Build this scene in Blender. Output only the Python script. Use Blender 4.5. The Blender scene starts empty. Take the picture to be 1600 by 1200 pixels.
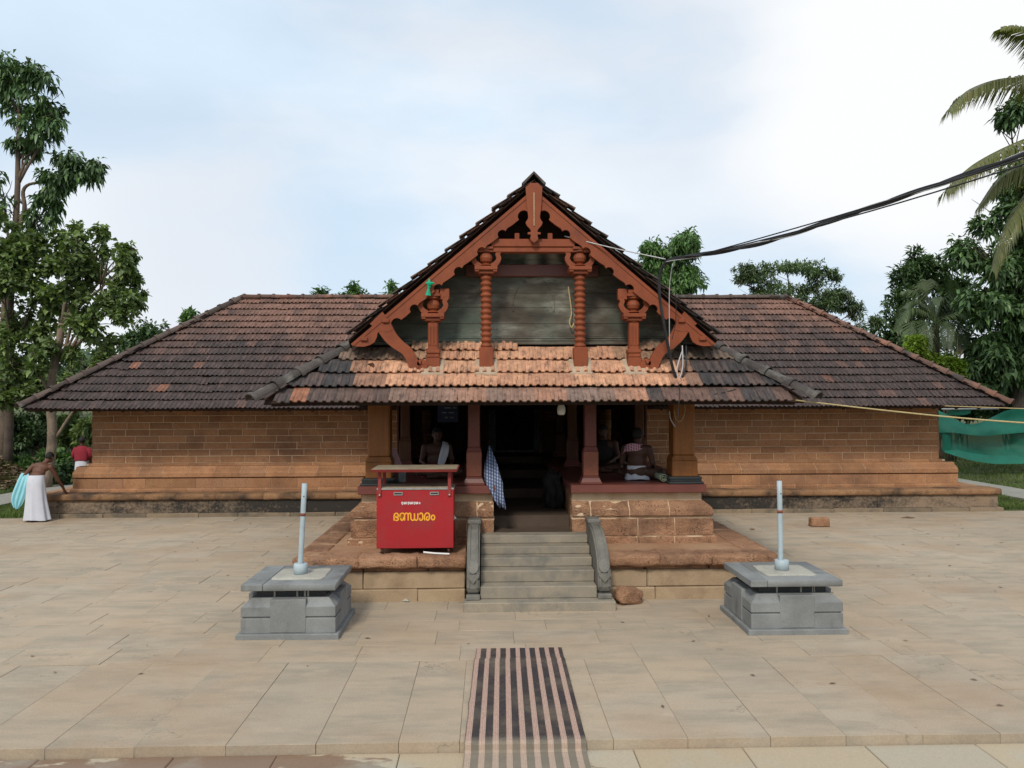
import bpy, bmesh, math, random
import numpy as np
from mathutils import Vector, Matrix, Euler, noise as mnoise

rnd = random.Random(7)
sc = bpy.context.scene
col = sc.collection
rad = math.radians

# ---------------------------------------------------------------- camera
CX, CZ, FPX = -0.66, 2.75, 1262.0
yaw, pitch, roll = rad(1.67), rad(1.14), rad(0.19)
fwd = Vector((math.sin(yaw) * math.cos(pitch), math.cos(yaw) * math.cos(pitch), math.sin(pitch)))
rgt = Vector((math.cos(yaw), -math.sin(yaw), 0))
upv = rgt.cross(fwd)
r2 = rgt * math.cos(roll) - upv * math.sin(roll)
u2 = upv * math.cos(roll) + rgt * math.sin(roll)
cd = bpy.data.cameras.new('camera')
cam = bpy.data.objects.new('camera', cd)
col.objects.link(cam)
cam.matrix_world = Matrix(((r2.x, u2.x, -fwd.x, CX), (r2.y, u2.y, -fwd.y, 0), (r2.z, u2.z, -fwd.z, CZ), (0, 0, 0, 1)))
cd.sensor_width = 36
cd.lens = 36 * FPX / 1600
cd.clip_end = 2000
cd.clip_start = 0.05
sc.camera = cam

# ---------------------------------------------------------------- sky, sun, exposure
SUN_EL, SUN_AZ = 43.0, 197.0      # azimuth clockwise from +Y: high, behind the camera and a little to its left
w = bpy.data.worlds.new('World')
sc.world = w
w.use_nodes = True
wt = w.node_tree
wt.nodes.clear()
def WN(t, **k):
    n = wt.nodes.new(t)
    for a, b in k.items(): setattr(n, a, b)
    return n
wo = WN('ShaderNodeOutputWorld'); wb = WN('ShaderNodeBackground')
sky = WN('ShaderNodeTexSky', sky_type='NISHITA', sun_disc=False, sun_elevation=rad(SUN_EL), sun_rotation=rad(SUN_AZ))
sky.air_density = 1.0; sky.dust_density = 2.0; sky.ozone_density = 1.2
tc = WN('ShaderNodeTexCoord')
mp = WN('ShaderNodeMapping'); mp.inputs['Scale'].default_value = (1.0, 1.0, 2.6); mp.inputs['Location'].default_value = (0.35, 0.1, 0.62)
wt.links.new(tc.outputs['Generated'], mp.inputs['Vector'])
nz = WN('ShaderNodeTexNoise'); nz.inputs['Scale'].default_value = 1.7; nz.inputs['Detail'].default_value = 7; nz.inputs['Roughness'].default_value = 0.52
wt.links.new(mp.outputs[0], nz.inputs['Vector'])
cr = WN('ShaderNodeValToRGB')
cr.color_ramp.elements[0].position = 0.42; cr.color_ramp.elements[0].color = (0.80, 0.80, 0.80, 1)
cr.color_ramp.elements[1].position = 0.66; cr.color_ramp.elements[1].color = (1, 1, 1, 1)
wt.links.new(nz.outputs[0], cr.inputs[0])
nz2 = WN('ShaderNodeTexNoise'); nz2.inputs['Scale'].default_value = 2.6; nz2.inputs['Detail'].default_value = 8
wt.links.new(mp.outputs[0], nz2.inputs['Vector'])
cr2 = WN('ShaderNodeValToRGB')
cr2.color_ramp.elements[0].position = 0.40; cr2.color_ramp.elements[0].color = (6.1, 7.35, 8.6, 1)
cr2.color_ramp.elements[1].position = 0.60; cr2.color_ramp.elements[1].color = (7.7, 8.15, 8.65, 1)
wt.links.new(nz2.outputs[0], cr2.inputs[0])
mx = WN('ShaderNodeMixRGB')
wt.links.new(cr.outputs[0], mx.inputs[0]); wt.links.new(sky.outputs[0], mx.inputs[1]); wt.links.new(cr2.outputs[0], mx.inputs[2])
# two cloud banks the photograph shows: high on the right, low on the left
last = mx.outputs[0]
for px_, py_, c0, c1, colr in ((1580, 60, 0.95, 1.01, (7.9, 8.15, 8.5, 1)), (1480, 140, 0.975, 1.002, (8.3, 8.4, 8.5, 1)), (210, 480, 0.965, 1.005, (8.1, 8.3, 8.5, 1)), (320, 395, 0.985, 1.0, (6.6, 7.0, 7.6, 1))):
    dv = (r2 * ((px_ - 800) / FPX) + u2 * ((600 - py_) / FPX) + fwd).normalized()
    dt = WN('ShaderNodeVectorMath', operation='DOT_PRODUCT'); dt.inputs[1].default_value = dv
    nv = WN('ShaderNodeVectorMath', operation='NORMALIZE'); wt.links.new(tc.outputs['Generated'], nv.inputs[0]); wt.links.new(nv.outputs[0], dt.inputs[0])
    ad = WN('ShaderNodeMath', operation='MULTIPLY_ADD'); wt.links.new(nz2.outputs[0], ad.inputs[0]); ad.inputs[1].default_value = (c1 - c0) * 1.6
    sb_ = WN('ShaderNodeMath', operation='SUBTRACT'); wt.links.new(dt.outputs['Value'], sb_.inputs[0]); sb_.inputs[1].default_value = (c1 - c0) * .8
    wt.links.new(sb_.outputs[0], ad.inputs[2])
    mr_ = WN('ShaderNodeMapRange', interpolation_type='SMOOTHSTEP'); wt.links.new(ad.outputs[0], mr_.inputs[0]); mr_.inputs[1].default_value = c0; mr_.inputs[2].default_value = c1
    m2_ = WN('ShaderNodeMixRGB'); wt.links.new(mr_.outputs[0], m2_.inputs[0]); wt.links.new(last, m2_.inputs[1]); m2_.inputs[2].default_value = colr
    last = m2_.outputs[0]
wt.links.new(last, wb.inputs[0])
wb.inputs[1].default_value = 0.1
wt.links.new(wb.outputs[0], wo.inputs[0])

sd = bpy.data.lights.new('sun', 'SUN')
sd.energy = 2.0; sd.angle = rad(11); sd.color = (1.0, 0.93, 0.82)
so = bpy.data.objects.new('sun', sd)
col.objects.link(so)
sdir = Vector((math.sin(rad(SUN_AZ)) * math.cos(rad(SUN_EL)), math.cos(rad(SUN_AZ)) * math.cos(rad(SUN_EL)), math.sin(rad(SUN_EL))))
so.rotation_euler = sdir.to_track_quat('Z', 'Y').to_euler()
so.location = (0, -20, 40)
vs = sc.view_settings
vs.view_transform = 'Standard'; vs.look = 'None'; vs.gamma = 1.0; vs.use_curve_mapping = False; vs.exposure = 0.25
sc.cycles.max_bounces = 6
sc.cycles.transparent_max_bounces = 8

# ---------------------------------------------------------------- materials
def nd(nt, t, **k):
    n = nt.nodes.new(t)
    for a, b in k.items():
        if a.startswith('_'): n.inputs[a[1:]].default_value = b
        else: setattr(n, a, b)
    return n
def ramp(nt, src, stops, interp='LINEAR'):
    r = nt.nodes.new('ShaderNodeValToRGB'); cr = r.color_ramp; cr.interpolation = interp
    while len(cr.elements) < len(stops): cr.elements.new(0.5)
    for e, (p, c) in zip(cr.elements, stops):
        e.position = p; e.color = (c, c, c, 1) if isinstance(c, (int, float)) else tuple(c) + (1,)
    nt.links.new(src, r.inputs[0]); return r.outputs[0]
def mixc(nt, f, a, b, mode='MIX'):
    m = nt.nodes.new('ShaderNodeMixRGB'); m.blend_type = mode
    for i, v in ((0, f), (1, a), (2, b)):
        if hasattr(v, 'node'): nt.links.new(v, m.inputs[i])
        elif isinstance(v, (int, float)): m.inputs[i].default_value = v if i == 0 else (v, v, v, 1)
        else: m.inputs[i].default_value = tuple(v) + (1,)
    return m.outputs[0]
def math_(nt, op, a, b=0.0):
    m = nt.nodes.new('ShaderNodeMath'); m.operation = op
    for i, v in ((0, a), (1, b)):
        if hasattr(v, 'node'): nt.links.new(v, m.inputs[i])
        else: m.inputs[i].default_value = v
    return m.outputs[0]
def noise_(nt, vec, scale, detail=5, rough=0.55, stretch=None):
    if stretch:
        mpn = nd(nt, 'ShaderNodeMapping'); mpn.inputs['Scale'].default_value = stretch
        nt.links.new(vec, mpn.inputs['Vector']); vec = mpn.outputs[0]
    n = nd(nt, 'ShaderNodeTexNoise', _Scale=scale, _Detail=detail, _Roughness=rough)
    nt.links.new(vec, n.inputs['Vector']); return n.outputs[0]
def start(name):
    m = bpy.data.materials.new(name); m.use_nodes = True
    nt = m.node_tree; b = nt.nodes['Principled BSDF']
    g = nd(nt, 'ShaderNodeNewGeometry')
    return m, nt, b, g
def bump(nt, b, h, strength, dist=0.01):
    bn = nd(nt, 'ShaderNodeBump', _Strength=strength, _Distance=dist)
    nt.links.new(h, bn.inputs['Height']); nt.links.new(bn.outputs[0], b.inputs['Normal'])
def pvar(nt, g):
    """0..1, different for every object and for every loose piece of a joined mesh"""
    oi = nd(nt, 'ShaderNodeObjectInfo')
    s = math_(nt, 'ADD', oi.outputs['Random'], g.outputs['Random Per Island'])
    return math_(nt, 'FRACT', s)
def weathered(name, c1, c2, s1=3.0, stain=None, s2=0.9, sa=(0.5, 0.68), rough=0.9, bs=45.0, bst=0.4, bd=0.012, var=0.0, grain=0.25, stretch=None, spec=0.3, stretch2=None, pits=None, tint=None, coat=None):
    m, nt, b, g = start(name)
    P = g.outputs['Position']
    n1 = noise_(nt, P, s1, 6, 0.6, stretch)
    c = mixc(nt, ramp(nt, n1, [(0.32, 0.0), (0.68, 1.0)]), c1, c2)
    if tint:
        pv = pvar(nt, g)
        c = mixc(nt, ramp(nt, pv, [(tint[1] - 0.02, 0.0), (tint[1] + 0.02, 1.0)]), c, mixc(nt, 0.6, c, tint[0]))
    if var:
        pv2 = pvar(nt, g)
        c = mixc(nt, 1.0, c, ramp(nt, pv2, [(0.0, 1 - var), (1.0, 1 + var)]), 'MULTIPLY')
    fine = noise_(nt, P, bs, 4, 0.65)
    if grain: c = mixc(nt, 1.0, c, ramp(nt, fine, [(0.25, 1 - grain), (0.75, 1 + grain)]), 'MULTIPLY')
    if stain:
        n2 = noise_(nt, P, s2, 8, 0.62, stretch2)
        c = mixc(nt, ramp(nt, n2, [(sa[0], 0.0), (sa[1], 1.0)]), c, stain)
    h = fine
    if pits:
        v = nd(nt, 'ShaderNodeTexVoronoi', _Scale=pits)
        nt.links.new(P, v.inputs['Vector'])
        pm = ramp(nt, v.outputs['Distance'], [(0.12, 0.45), (0.4, 1.0)])
        big = noise_(nt, P, pits * 0.22, 3, 0.6)
        pm = mixc(nt, ramp(nt, big, [(0.4, 0.0), (0.62, 1.0)]), 1.0, pm)
        c = mixc(nt, 1.0, c, pm, 'MULTIPLY')
        h = math_(nt, 'ADD', fine, pm)
    nt.links.new(c, b.inputs['Base Color'])
    b.inputs['Roughness'].default_value = rough
    b.inputs['Specular IOR Level'].default_value = spec
    if bst: bump(nt, b, h, bst, bd)
    return m

M = {}
M['laterite'] = weathered('laterite', (0.40, 0.208, 0.105), (0.31, 0.152, 0.077), 2.2, (0.15, 0.08, 0.05), 0.8, (0.52, 0.75), 0.95, 38, 0.7, 0.012, 0.24, 0.32, pits=48, tint=((0.22, 0.12, 0.07), 0.75))
M['laterite_near'] = weathered('laterite_rough', (0.42, 0.238, 0.14), (0.33, 0.168, 0.094), 3.0, (0.17, 0.10, 0.065), 1.5, (0.5, 0.72), 0.97, 50, 1.0, 0.03, 0.12, 0.35, pits=42)
M['laterite_dust'] = weathered('laterite_dusty', (0.40, 0.25, 0.15), (0.33, 0.19, 0.108), 1.6, (0.26, 0.12, 0.06), 1.1, (0.5, 0.7), 0.97, 60, 0.5, 0.01, 0.06, 0.22)
M['mortar'] = weathered('mortar', (0.64, 0.49, 0.34), (0.50, 0.35, 0.215), 4, None, rough=0.95, bs=70, bst=0.4)
M['beige_stone'] = weathered('beige_stone', (0.40, 0.295, 0.19), (0.33, 0.235, 0.145), 2.2, (0.22, 0.15, 0.09), 2.0, (0.55, 0.75), 0.85, 70, 0.3, 0.008, 0.10, 0.18)
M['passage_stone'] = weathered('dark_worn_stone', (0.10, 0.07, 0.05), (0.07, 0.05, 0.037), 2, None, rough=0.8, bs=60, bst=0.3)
M['granite'] = weathered('grey_granite', (0.25, 0.26, 0.255), (0.175, 0.18, 0.178), 2.5, (0.10, 0.10, 0.095), 2.4, (0.54, 0.74), 0.75, 80, 0.25, 0.006, 0.06, 0.2, stretch2=(1, 1, 0.5))
M['balustrade_stone'] = weathered('balustrade_stone', (0.20, 0.19, 0.165), (0.14, 0.135, 0.12), 4, (0.08, 0.078, 0.07), 3.0, (0.52, 0.72), 0.8, 80, 0.35, 0.008, 0, 0.25)
M['step_granite'] = weathered('step_granite', (0.30, 0.25, 0.185), (0.225, 0.20, 0.16), 3.2, (0.135, 0.135, 0.12), 2.8, (0.48, 0.72), 0.8, 80, 0.25, 0.006, 0.08, 0.18)
M['red_oxide'] = weathered('red_oxide', (0.165, 0.05, 0.036), (0.125, 0.038, 0.028), 2, (0.10, 0.035, 0.028), 2, (0.55, 0.75), 0.45, 60, 0.1, 0.004, 0, 0.12, spec=0.45)
M['red_wood'] = weathered('red_painted_wood', (0.255, 0.064, 0.023), (0.19, 0.046, 0.018), 3, (0.11, 0.035, 0.022), 2.4, (0.56, 0.76), 0.6, 60, 0.2, 0.004, 0.05, 0.14, stretch2=(1, 1, 0.4))
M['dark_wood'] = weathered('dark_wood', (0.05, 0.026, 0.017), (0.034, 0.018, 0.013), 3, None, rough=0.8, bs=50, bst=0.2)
M['maroon_wood'] = weathered('maroon_wood', (0.155, 0.037, 0.025), (0.115, 0.03, 0.02), 3, None, rough=0.45, bs=50, bst=0.1, spec=0.4)
M['ochre_wood'] = weathered('ochre_wood', (0.27, 0.10, 0.018), (0.19, 0.065, 0.013), 2.2, (0.15, 0.055, 0.015), 2.0, (0.5, 0.72), 0.5, 30, 0.12, 0.004, 0, 0.18, stretch=(6, 6, 0.6), spec=0.4)
M['black_stone'] = weathered('black_stone', (0.048, 0.052, 0.054), (0.03, 0.034, 0.036), 4, None, rough=0.5, bs=60, bst=0.1)
M['pad'] = weathered('pad_mortar', (0.45, 0.35, 0.255), (0.36, 0.27, 0.19), 5, None, rough=0.95, bs=60, bst=0.4)
M['cement'] = weathered('cement', (0.42, 0.40, 0.34), (0.33, 0.32, 0.28), 4, (0.2, 0.2, 0.17), 3, (0.58, 0.75), 0.9, 70, 0.4)
M['cable'] = weathered('black_cable', (0.016, 0.016, 0.018), (0.03, 0.03, 0.032), 6, None, rough=0.5, bs=40, bst=0)
M['wire_grey'] = weathered('grey_wire', (0.5, 0.5, 0.5), (0.4, 0.4, 0.4), 6, None, rough=0.5, bs=40, bst=0)
M['rope'] = weathered('yellow_rope', (0.5, 0.4, 0.2), (0.42, 0.33, 0.16), 8, None, rough=0.9, bs=60, bst=0.2)
M['white_cloth'] = weathered('white_cloth', (0.60, 0.61, 0.66), (0.53, 0.54, 0.60), 6, None, rough=0.9, bs=90, bst=0.08, grain=0.03)
M['cyan_cloth'] = weathered('cyan_cloth', (0.30, 0.62, 0.68), (0.25, 0.55, 0.62), 6, None, rough=0.85, bs=90, bst=0.08, grain=0.05)
M['maroon_cloth'] = weathered('maroon_cloth', (0.25, 0.022, 0.035), (0.2, 0.018, 0.03), 6, None, rough=0.9, bs=90, bst=0.1, grain=0.08)
M['skin'] = weathered('brown_skin', (0.135, 0.062, 0.038), (0.11, 0.048, 0.03), 5, None, rough=0.55, bs=60, bst=0.05, grain=0.05)
M['skin_dark'] = weathered('dark_brown_skin', (0.085, 0.04, 0.026), (0.07, 0.032, 0.022), 5, None, rough=0.55, bs=60, bst=0.05, grain=0.05)
M['hair'] = weathered('black_hair', (0.012, 0.011, 0.010), (0.02, 0.018, 0.016), 30, None, rough=0.7, bs=120, bst=0.5)
M['bark'] = weathered('tree_bark', (0.26, 0.20, 0.145), (0.17, 0.125, 0.09), 5, (0.09, 0.075, 0.055), 2.5, (0.48, 0.7), 0.95, 30, 0.7, 0.02, 0, 0.25, stretch=(3, 3, 0.6))
M['bark_mid'] = weathered('brown_bark', (0.17, 0.125, 0.09), (0.11, 0.08, 0.06), 5, (0.06, 0.05, 0.04), 2.5, (0.48, 0.7), 0.95, 30, 0.7, 0.02, 0, 0.25, stretch=(3, 3, 0.6))
M['bark_dark'] = weathered('dark_bark', (0.11, 0.085, 0.065), (0.07, 0.055, 0.045), 5, None, rough=0.95, bs=30, bst=0.7, bd=0.02)
M['rust'] = weathered('rusty_iron', (0.10, 0.045, 0.025), (0.06, 0.03, 0.02), 20, None, rough=0.9, bs=80, bst=0.3)
M['slate_dust'] = weathered('dusty_top', (0.34, 0.28, 0.19), (0.25, 0.2, 0.14), 4, (0.13, 0.06, 0.05), 4, (0.6, 0.7), 0.9, 60, 0.2)
M['steel'] = weathered('dull_steel', (0.5, 0.5, 0.48), (0.38, 0.38, 0.36), 8, None, rough=0.4, bs=60, bst=0.05)
M['steel'].node_tree.nodes['Principled BSDF'].inputs['Metallic'].default_value = 0.7
M['dirt'] = weathered('dirt', (0.17, 0.12, 0.075), (0.12, 0.085, 0.055), 1.5, None, rough=1, bs=20, bst=0.5, bd=0.03)
M['litter'] = weathered('dry_leaves', (0.26, 0.18, 0.12), (0.16, 0.105, 0.07), 6, None, rough=0.95, bs=30, bst=0.1, var=0.45)
M['concrete_path'] = weathered('path_concrete', (0.31, 0.30, 0.26), (0.25, 0.245, 0.21), 1.5, (0.24, 0.23, 0.2), 0.8, (0.52, 0.75), 0.95, 40, 0.3, 0.01, 0.05)
M['yellow_paint'] = weathered('yellow_paint', (0.86, 0.42, 0.035), (0.80, 0.36, 0.03), 10, None, rough=0.5, bs=60, bst=0, grain=0.05)
M['white_paint'] = weathered('white_paint', (0.8, 0.8, 0.78), (0.74, 0.74, 0.72), 10, None, rough=0.5, bs=60, bst=0, grain=0.05)
M['pink_cloth'] = None
M['pale_green'] = weathered('pale_mat', (0.42, 0.46, 0.33), (0.36, 0.4, 0.28), 8, None, rough=0.9, bs=60, bst=0.2)

# red painted steel of the box: fine dust and scratches
M['red_paint'] = weathered('red_paint', (0.37, 0.012, 0.018), (0.32, 0.010, 0.015), 2, (0.27, 0.03, 0.028), 4.2, (0.50, 0.80), 0.48, 120, 0.12, 0.003, 0, 0.12, spec=0.45)
M['box_red'] = weathered('faded_red_paint', (0.30, 0.045, 0.04), (0.24, 0.035, 0.03), 4, (0.15, 0.04, 0.03), 4, (0.55, 0.75), 0.6, 80, 0.1)

def mat_paving():
    m, nt, b, g = start('paving_stone')
    P = g.outputs['Position']
    pv = pvar(nt, g)
    base = ramp(nt, pv, [(0.0, (0.389, 0.311, 0.225)), (0.3, (0.404, 0.322, 0.232)), (0.55, (0.418, 0.328, 0.232)), (0.75, (0.387, 0.318, 0.238)), (1.0, (0.407, 0.333, 0.248))])
    # veins / streaks running along the slab, offset slab by slab
    off = nd(nt, 'ShaderNodeCombineXYZ'); nt.links.new(math_(nt, 'MULTIPLY', pv, 40.0), off.inputs[0]); nt.links.new(math_(nt, 'MULTIPLY', pv, 17.0), off.inputs[2])
    va = nd(nt, 'ShaderNodeVectorMath', operation='ADD'); nt.links.new(P, va.inputs[0]); nt.links.new(off.outputs[0], va.inputs[1])
    s = noise_(nt, va.outputs[0], 1.3, 7, 0.62, (0.9, 2.6, 1))
    c = mixc(nt, ramp(nt, s, [(0.44, 0.0), (0.66, 0.7)]), base, (0.275, 0.24, 0.185))
    s2 = noise_(nt, va.outputs[0], 2.6, 7, 0.65, (0.7, 2.2, 1))
    c = mixc(nt, ramp(nt, s2, [(0.53, 0.0), (0.68, 0.8)]), c, (0.43, 0.345, 0.25))
    # rusty dust lying across slabs
    d = noise_(nt, P, 0.42, 6, 0.6)
    c = mixc(nt, ramp(nt, d, [(0.50, 0.0), (0.72, 0.55)]), c, (0.33, 0.205, 0.115))
    d2 = noise_(nt, P, 0.9, 8, 0.65)
    c = mixc(nt, ramp(nt, d2, [(0.58, 0.0), (0.74, 0.5)]), c, (0.25, 0.215, 0.16))
    f = noise_(nt, P, 60, 5, 0.7)
    c = mixc(nt, 1.0, c, ramp(nt, f, [(0.25, 0.84), (0.75, 1.14)]), 'MULTIPLY')
    v = nd(nt, 'ShaderNodeTexNoise', _Scale=9.0, _Detail=8.0, _Roughness=0.8); nt.links.new(P, v.inputs['Vector'])
    c = mixc(nt, ramp(nt, v.outputs[0], [(0.70, 0.0), (0.76, 0.7)]), c, (0.15, 0.12, 0.085))
    # hairline cracks and flaked skins of the stone
    ck = noise_(nt, va.outputs[0], 0.9, 5, 0.6, (0.8, 1.3, 1))
    ckl = ramp(nt, math_(nt, 'ABSOLUTE', math_(nt, 'SUBTRACT', ck, 0.56)), [(0.0, 1.0), (0.006, 0.0)])
    msk = ramp(nt, noise_(nt, P, 0.6, 4, 0.6), [(0.50, 0.0), (0.60, 0.55)])
    c = mixc(nt, math_(nt, 'MULTIPLY', ckl, msk), c, (0.10, 0.085, 0.065))
    wide = noise_(nt, P, 0.22, 5, 0.6)
    c = mixc(nt, 1.0, c, ramp(nt, wide, [(0.3, 0.88), (0.7, 1.10)]), 'MULTIPLY')
    nt.links.new(c, b.inputs['Base Color'])
    nt.links.new(ramp(nt, s, [(0.3, 0.7), (0.7, 0.9)]), b.inputs['Roughness'])
    b.inputs['Specular IOR Level'].default_value = 0.3
    bump(nt, b, math_(nt, 'ADD', f, math_(nt, 'MULTIPLY', s2, 2.0)), 0.22, 0.01)
    return m
M['paving'] = mat_paving()

def mat_lower():
    m, nt, b, g = start('lower_paving_stone')
    P = g.outputs['Position']
    pv = pvar(nt, g)
    base = ramp(nt, pv, [(0.0, (0.40, 0.315, 0.21)), (0.5, (0.43, 0.355, 0.25)), (1.0, (0.37, 0.33, 0.26))])
    wet = noise_(nt, P, 0.95, 8, 0.62, (0.6, 1.6, 1))
    k = nd(nt, 'ShaderNodeSeparateXYZ'); nt.links.new(P, k.inputs[0])
    side = ramp(nt, math_(nt, 'MULTIPLY_ADD', k.outputs[0], 0.12), [(0.0, 0.0), (1.0, 1.0)])
    sm = nd(nt, 'ShaderNodeMapRange'); nt.links.new(k.outputs[0], sm.inputs[0])
    for i, v in ((1, -3.2), (2, 0.6), (3, 0.06), (4, -0.14)): sm.inputs[i].default_value = v
    wv = math_(nt, 'ADD', wet, sm.outputs[0])
    damp = ramp(nt, wv, [(0.495, 0.0), (0.515, 1.0)])
    c = mixc(nt, math_(nt, 'MULTIPLY', damp, 0.8), base, (0.165, 0.088, 0.052))
    gr = noise_(nt, P, 1.4, 6)
    c = mixc(nt, ramp(nt, gr, [(0.52, 0.0), (0.7, 0.6)]), c, (0.36, 0.37, 0.31))
    f = noise_(nt, P, 70, 5, 0.7)
    c = mixc(nt, 1.0, c, ramp(nt, f, [(0.25, 0.85), (0.75, 1.12)]), 'MULTIPLY')
    nt.links.new(c, b.inputs['Base Color'])
    nt.links.new(ramp(nt, damp, [(0.0, 0.85), (1.0, 0.5)]), b.inputs['Roughness'])
    bump(nt, b, f, 0.2, 0.008)
    return m
M['lower_paving'] = mat_lower()

def mat_band():
    """base band of the hall, black with old mould that thins out towards the corners"""
    m, nt, b, g = start('mouldy_base_stone')
    P = g.outputs['Position']
    k = nd(nt, 'ShaderNodeSeparateXYZ'); nt.links.new(P, k.inputs[0])
    ax = math_(nt, 'ABSOLUTE', math_(nt, 'ADD', k.outputs[0], 0.3))
    mr = nd(nt, 'ShaderNodeMapRange'); nt.links.new(ax, mr.inputs[0])
    for i, v in ((1, 3.0), (2, 11.5), (3, 0.22), (4, -0.05)): mr.inputs[i].default_value = v
    n = noise_(nt, P, 2.2, 8, 0.7, (0.7, 1, 1.5))
    fm = noise_(nt, P, 16, 6, 0.75)
    t = math_(nt, 'ADD', math_(nt, 'ADD', math_(nt, 'MULTIPLY', n, 0.55), math_(nt, 'MULTIPLY', fm, 0.45)), mr.outputs[0])
    base = mixc(nt, noise_(nt, P, 3.0), (0.27, 0.18, 0.11), (0.22, 0.17, 0.125))
    c = mixc(nt, ramp(nt, t, [(0.44, 0.0), (0.62, 1.0)]), base, (0.028, 0.024, 0.02))
    nt.links.new(c, b.inputs['Base Color']); b.inputs['Roughness'].default_value = 0.95
    bump(nt, b, fm, 0.5, 0.012)
    return m
M['mould_band'] = mat_band()
M['mould_cornice'] = weathered('mouldy_laterite', (0.30, 0.168, 0.085), (0.23, 0.125, 0.065), 2.4, (0.045, 0.034, 0.027), 1.3, (0.48, 0.64), 0.97, 40, 0.8, 0.015, 0.12, 0.3, pits=45)

def mat_tile(name, use_object):
    """fired clay: every tile has its own base colour (soot, age), lichen specks and streaks on top"""
    m, nt, b, g = start(name)
    P = g.outputs['Position']
    if use_object:
        oi = nd(nt, 'ShaderNodeObjectInfo'); base = oi.outputs['Color']
    else:
        at = nd(nt, 'ShaderNodeAttribute', attribute_name='tone'); base = at.outputs['Color']
    n = noise_(nt, P, 7, 6, 0.7)
    c = mixc(nt, 1.0, base, ramp(nt, n, [(0.3, 0.6), (0.7, 1.4)]), 'MULTIPLY')
    st = noise_(nt, P, 5.5, 6, 0.7, (3.5, 0.7, 0.7))
    c = mixc(nt, ramp(nt, noise_(nt, P, 4.0, 5, 0.7, (5.0, 0.6, 0.6)), [(0.5, 0.0), (0.66, 0.45)]), c, mixc(nt, 0.5, c, (0.34, 0.20, 0.15)))
    c = mixc(nt, ramp(nt, st, [(0.54, 0.0), (0.66, 0.75)]), c, (0.035, 0.028, 0.027))
    l = noise_(nt, P, 17, 7, 0.78)
    c = mixc(nt, ramp(nt, l, [(0.655, 0.0), (0.70, 0.8)]), c, (0.33, 0.30, 0.27))
    f = noise_(nt, P, 75, 3, 0.7)
    c = mixc(nt, 1.0, c, ramp(nt, f, [(0.25, 0.78), (0.75, 1.2)]), 'MULTIPLY')
    nt.links.new(c, b.inputs['Base Color']); b.inputs['Roughness'].default_value = 0.82
    b.inputs['Specular IOR Level'].default_value = 0.35
    bump(nt, b, math_(nt, 'ADD', f, l), 0.3, 0.008)
    return m
M['tile_one'] = mat_tile('clay_tile', True)
M['tile_many'] = mat_tile('clay_tile_joined', False)

def mat_leaf(name, cols, trans=0.25, rough=0.45):
    m, nt, b, g = start(name)
    rv = g.outputs['Random Per Island']
    stops = [(i / (len(cols) - 1), c) for i, c in enumerate(cols)]
    c = ramp(nt, rv, stops)
    n = noise_(nt, g.outputs['Position'], 0.55, 4)
    c = mixc(nt, 1.0, c, ramp(nt, n, [(0.3, 0.65), (0.7, 1.35)]), 'MULTIPLY')
    nt.links.new(c, b.inputs['Base Color']); b.inputs['Roughness'].default_value = rough
    b.inputs['Specular IOR Level'].default_value = 0.35
    t = nd(nt, 'ShaderNodeBsdfTranslucent'); nt.links.new(mixc(nt, 1.0, c, (1.1, 1.25, 0.5), 'MULTIPLY'), t.inputs[0])
    ms = nd(nt, 'ShaderNodeMixShader'); ms.inputs[0].default_value = trans
    nt.links.new(b.outputs[0], ms.inputs[1]); nt.links.new(t.outputs[0], ms.inputs[2])
    nt.links.new(ms.outputs[0], nt.nodes['Material Output'].inputs[0])
    return m
M['leaf_teak'] = mat_leaf('broad_leaf', [(0.098, 0.132, 0.052), (0.138, 0.196, 0.069), (0.172, 0.236, 0.086), (0.115, 0.161, 0.069), (0.253, 0.345, 0.092)])
M['leaf_jack'] = mat_leaf('glossy_leaf', [(0.048, 0.090, 0.039), (0.076, 0.134, 0.051), (0.107, 0.184, 0.069), (0.065, 0.119, 0.055), (0.161, 0.259, 0.086)], 0.16, 0.38)
M['leaf_mango'] = mat_leaf('mango_leaf', [(0.064, 0.129, 0.045), (0.097, 0.185, 0.057), (0.137, 0.241, 0.072), (0.081, 0.145, 0.056)], 0.25)
M['leaf_dark'] = mat_leaf('dark_leaf', [(0.046, 0.082, 0.036), (0.072, 0.122, 0.050), (0.100, 0.162, 0.064)], 0.2)
M['leaf_lime'] = mat_leaf('lime_leaf', [(0.14, 0.22, 0.025), (0.2, 0.30, 0.035), (0.24, 0.34, 0.05)], 0.3)
M['leaf_far'] = mat_leaf('feathery_leaf', [(0.086, 0.129, 0.064), (0.122, 0.179, 0.086), (0.157, 0.215, 0.100)], 0.25)
M['leaf_palm'] = mat_leaf('palm_leaf', [(0.090, 0.113, 0.032), (0.126, 0.144, 0.041), (0.153, 0.153, 0.054), (0.180, 0.162, 0.063)], 0.3)
M['leaf_palm_far'] = mat_leaf('pale_palm_leaf', [(0.056, 0.084, 0.036), (0.080, 0.116, 0.048), (0.104, 0.136, 0.060)], 0.3)
M['grass'] = mat_leaf('grass_blade', [(0.07, 0.115, 0.025), (0.095, 0.15, 0.035), (0.15, 0.17, 0.06)], 0.3, 0.7)

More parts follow.
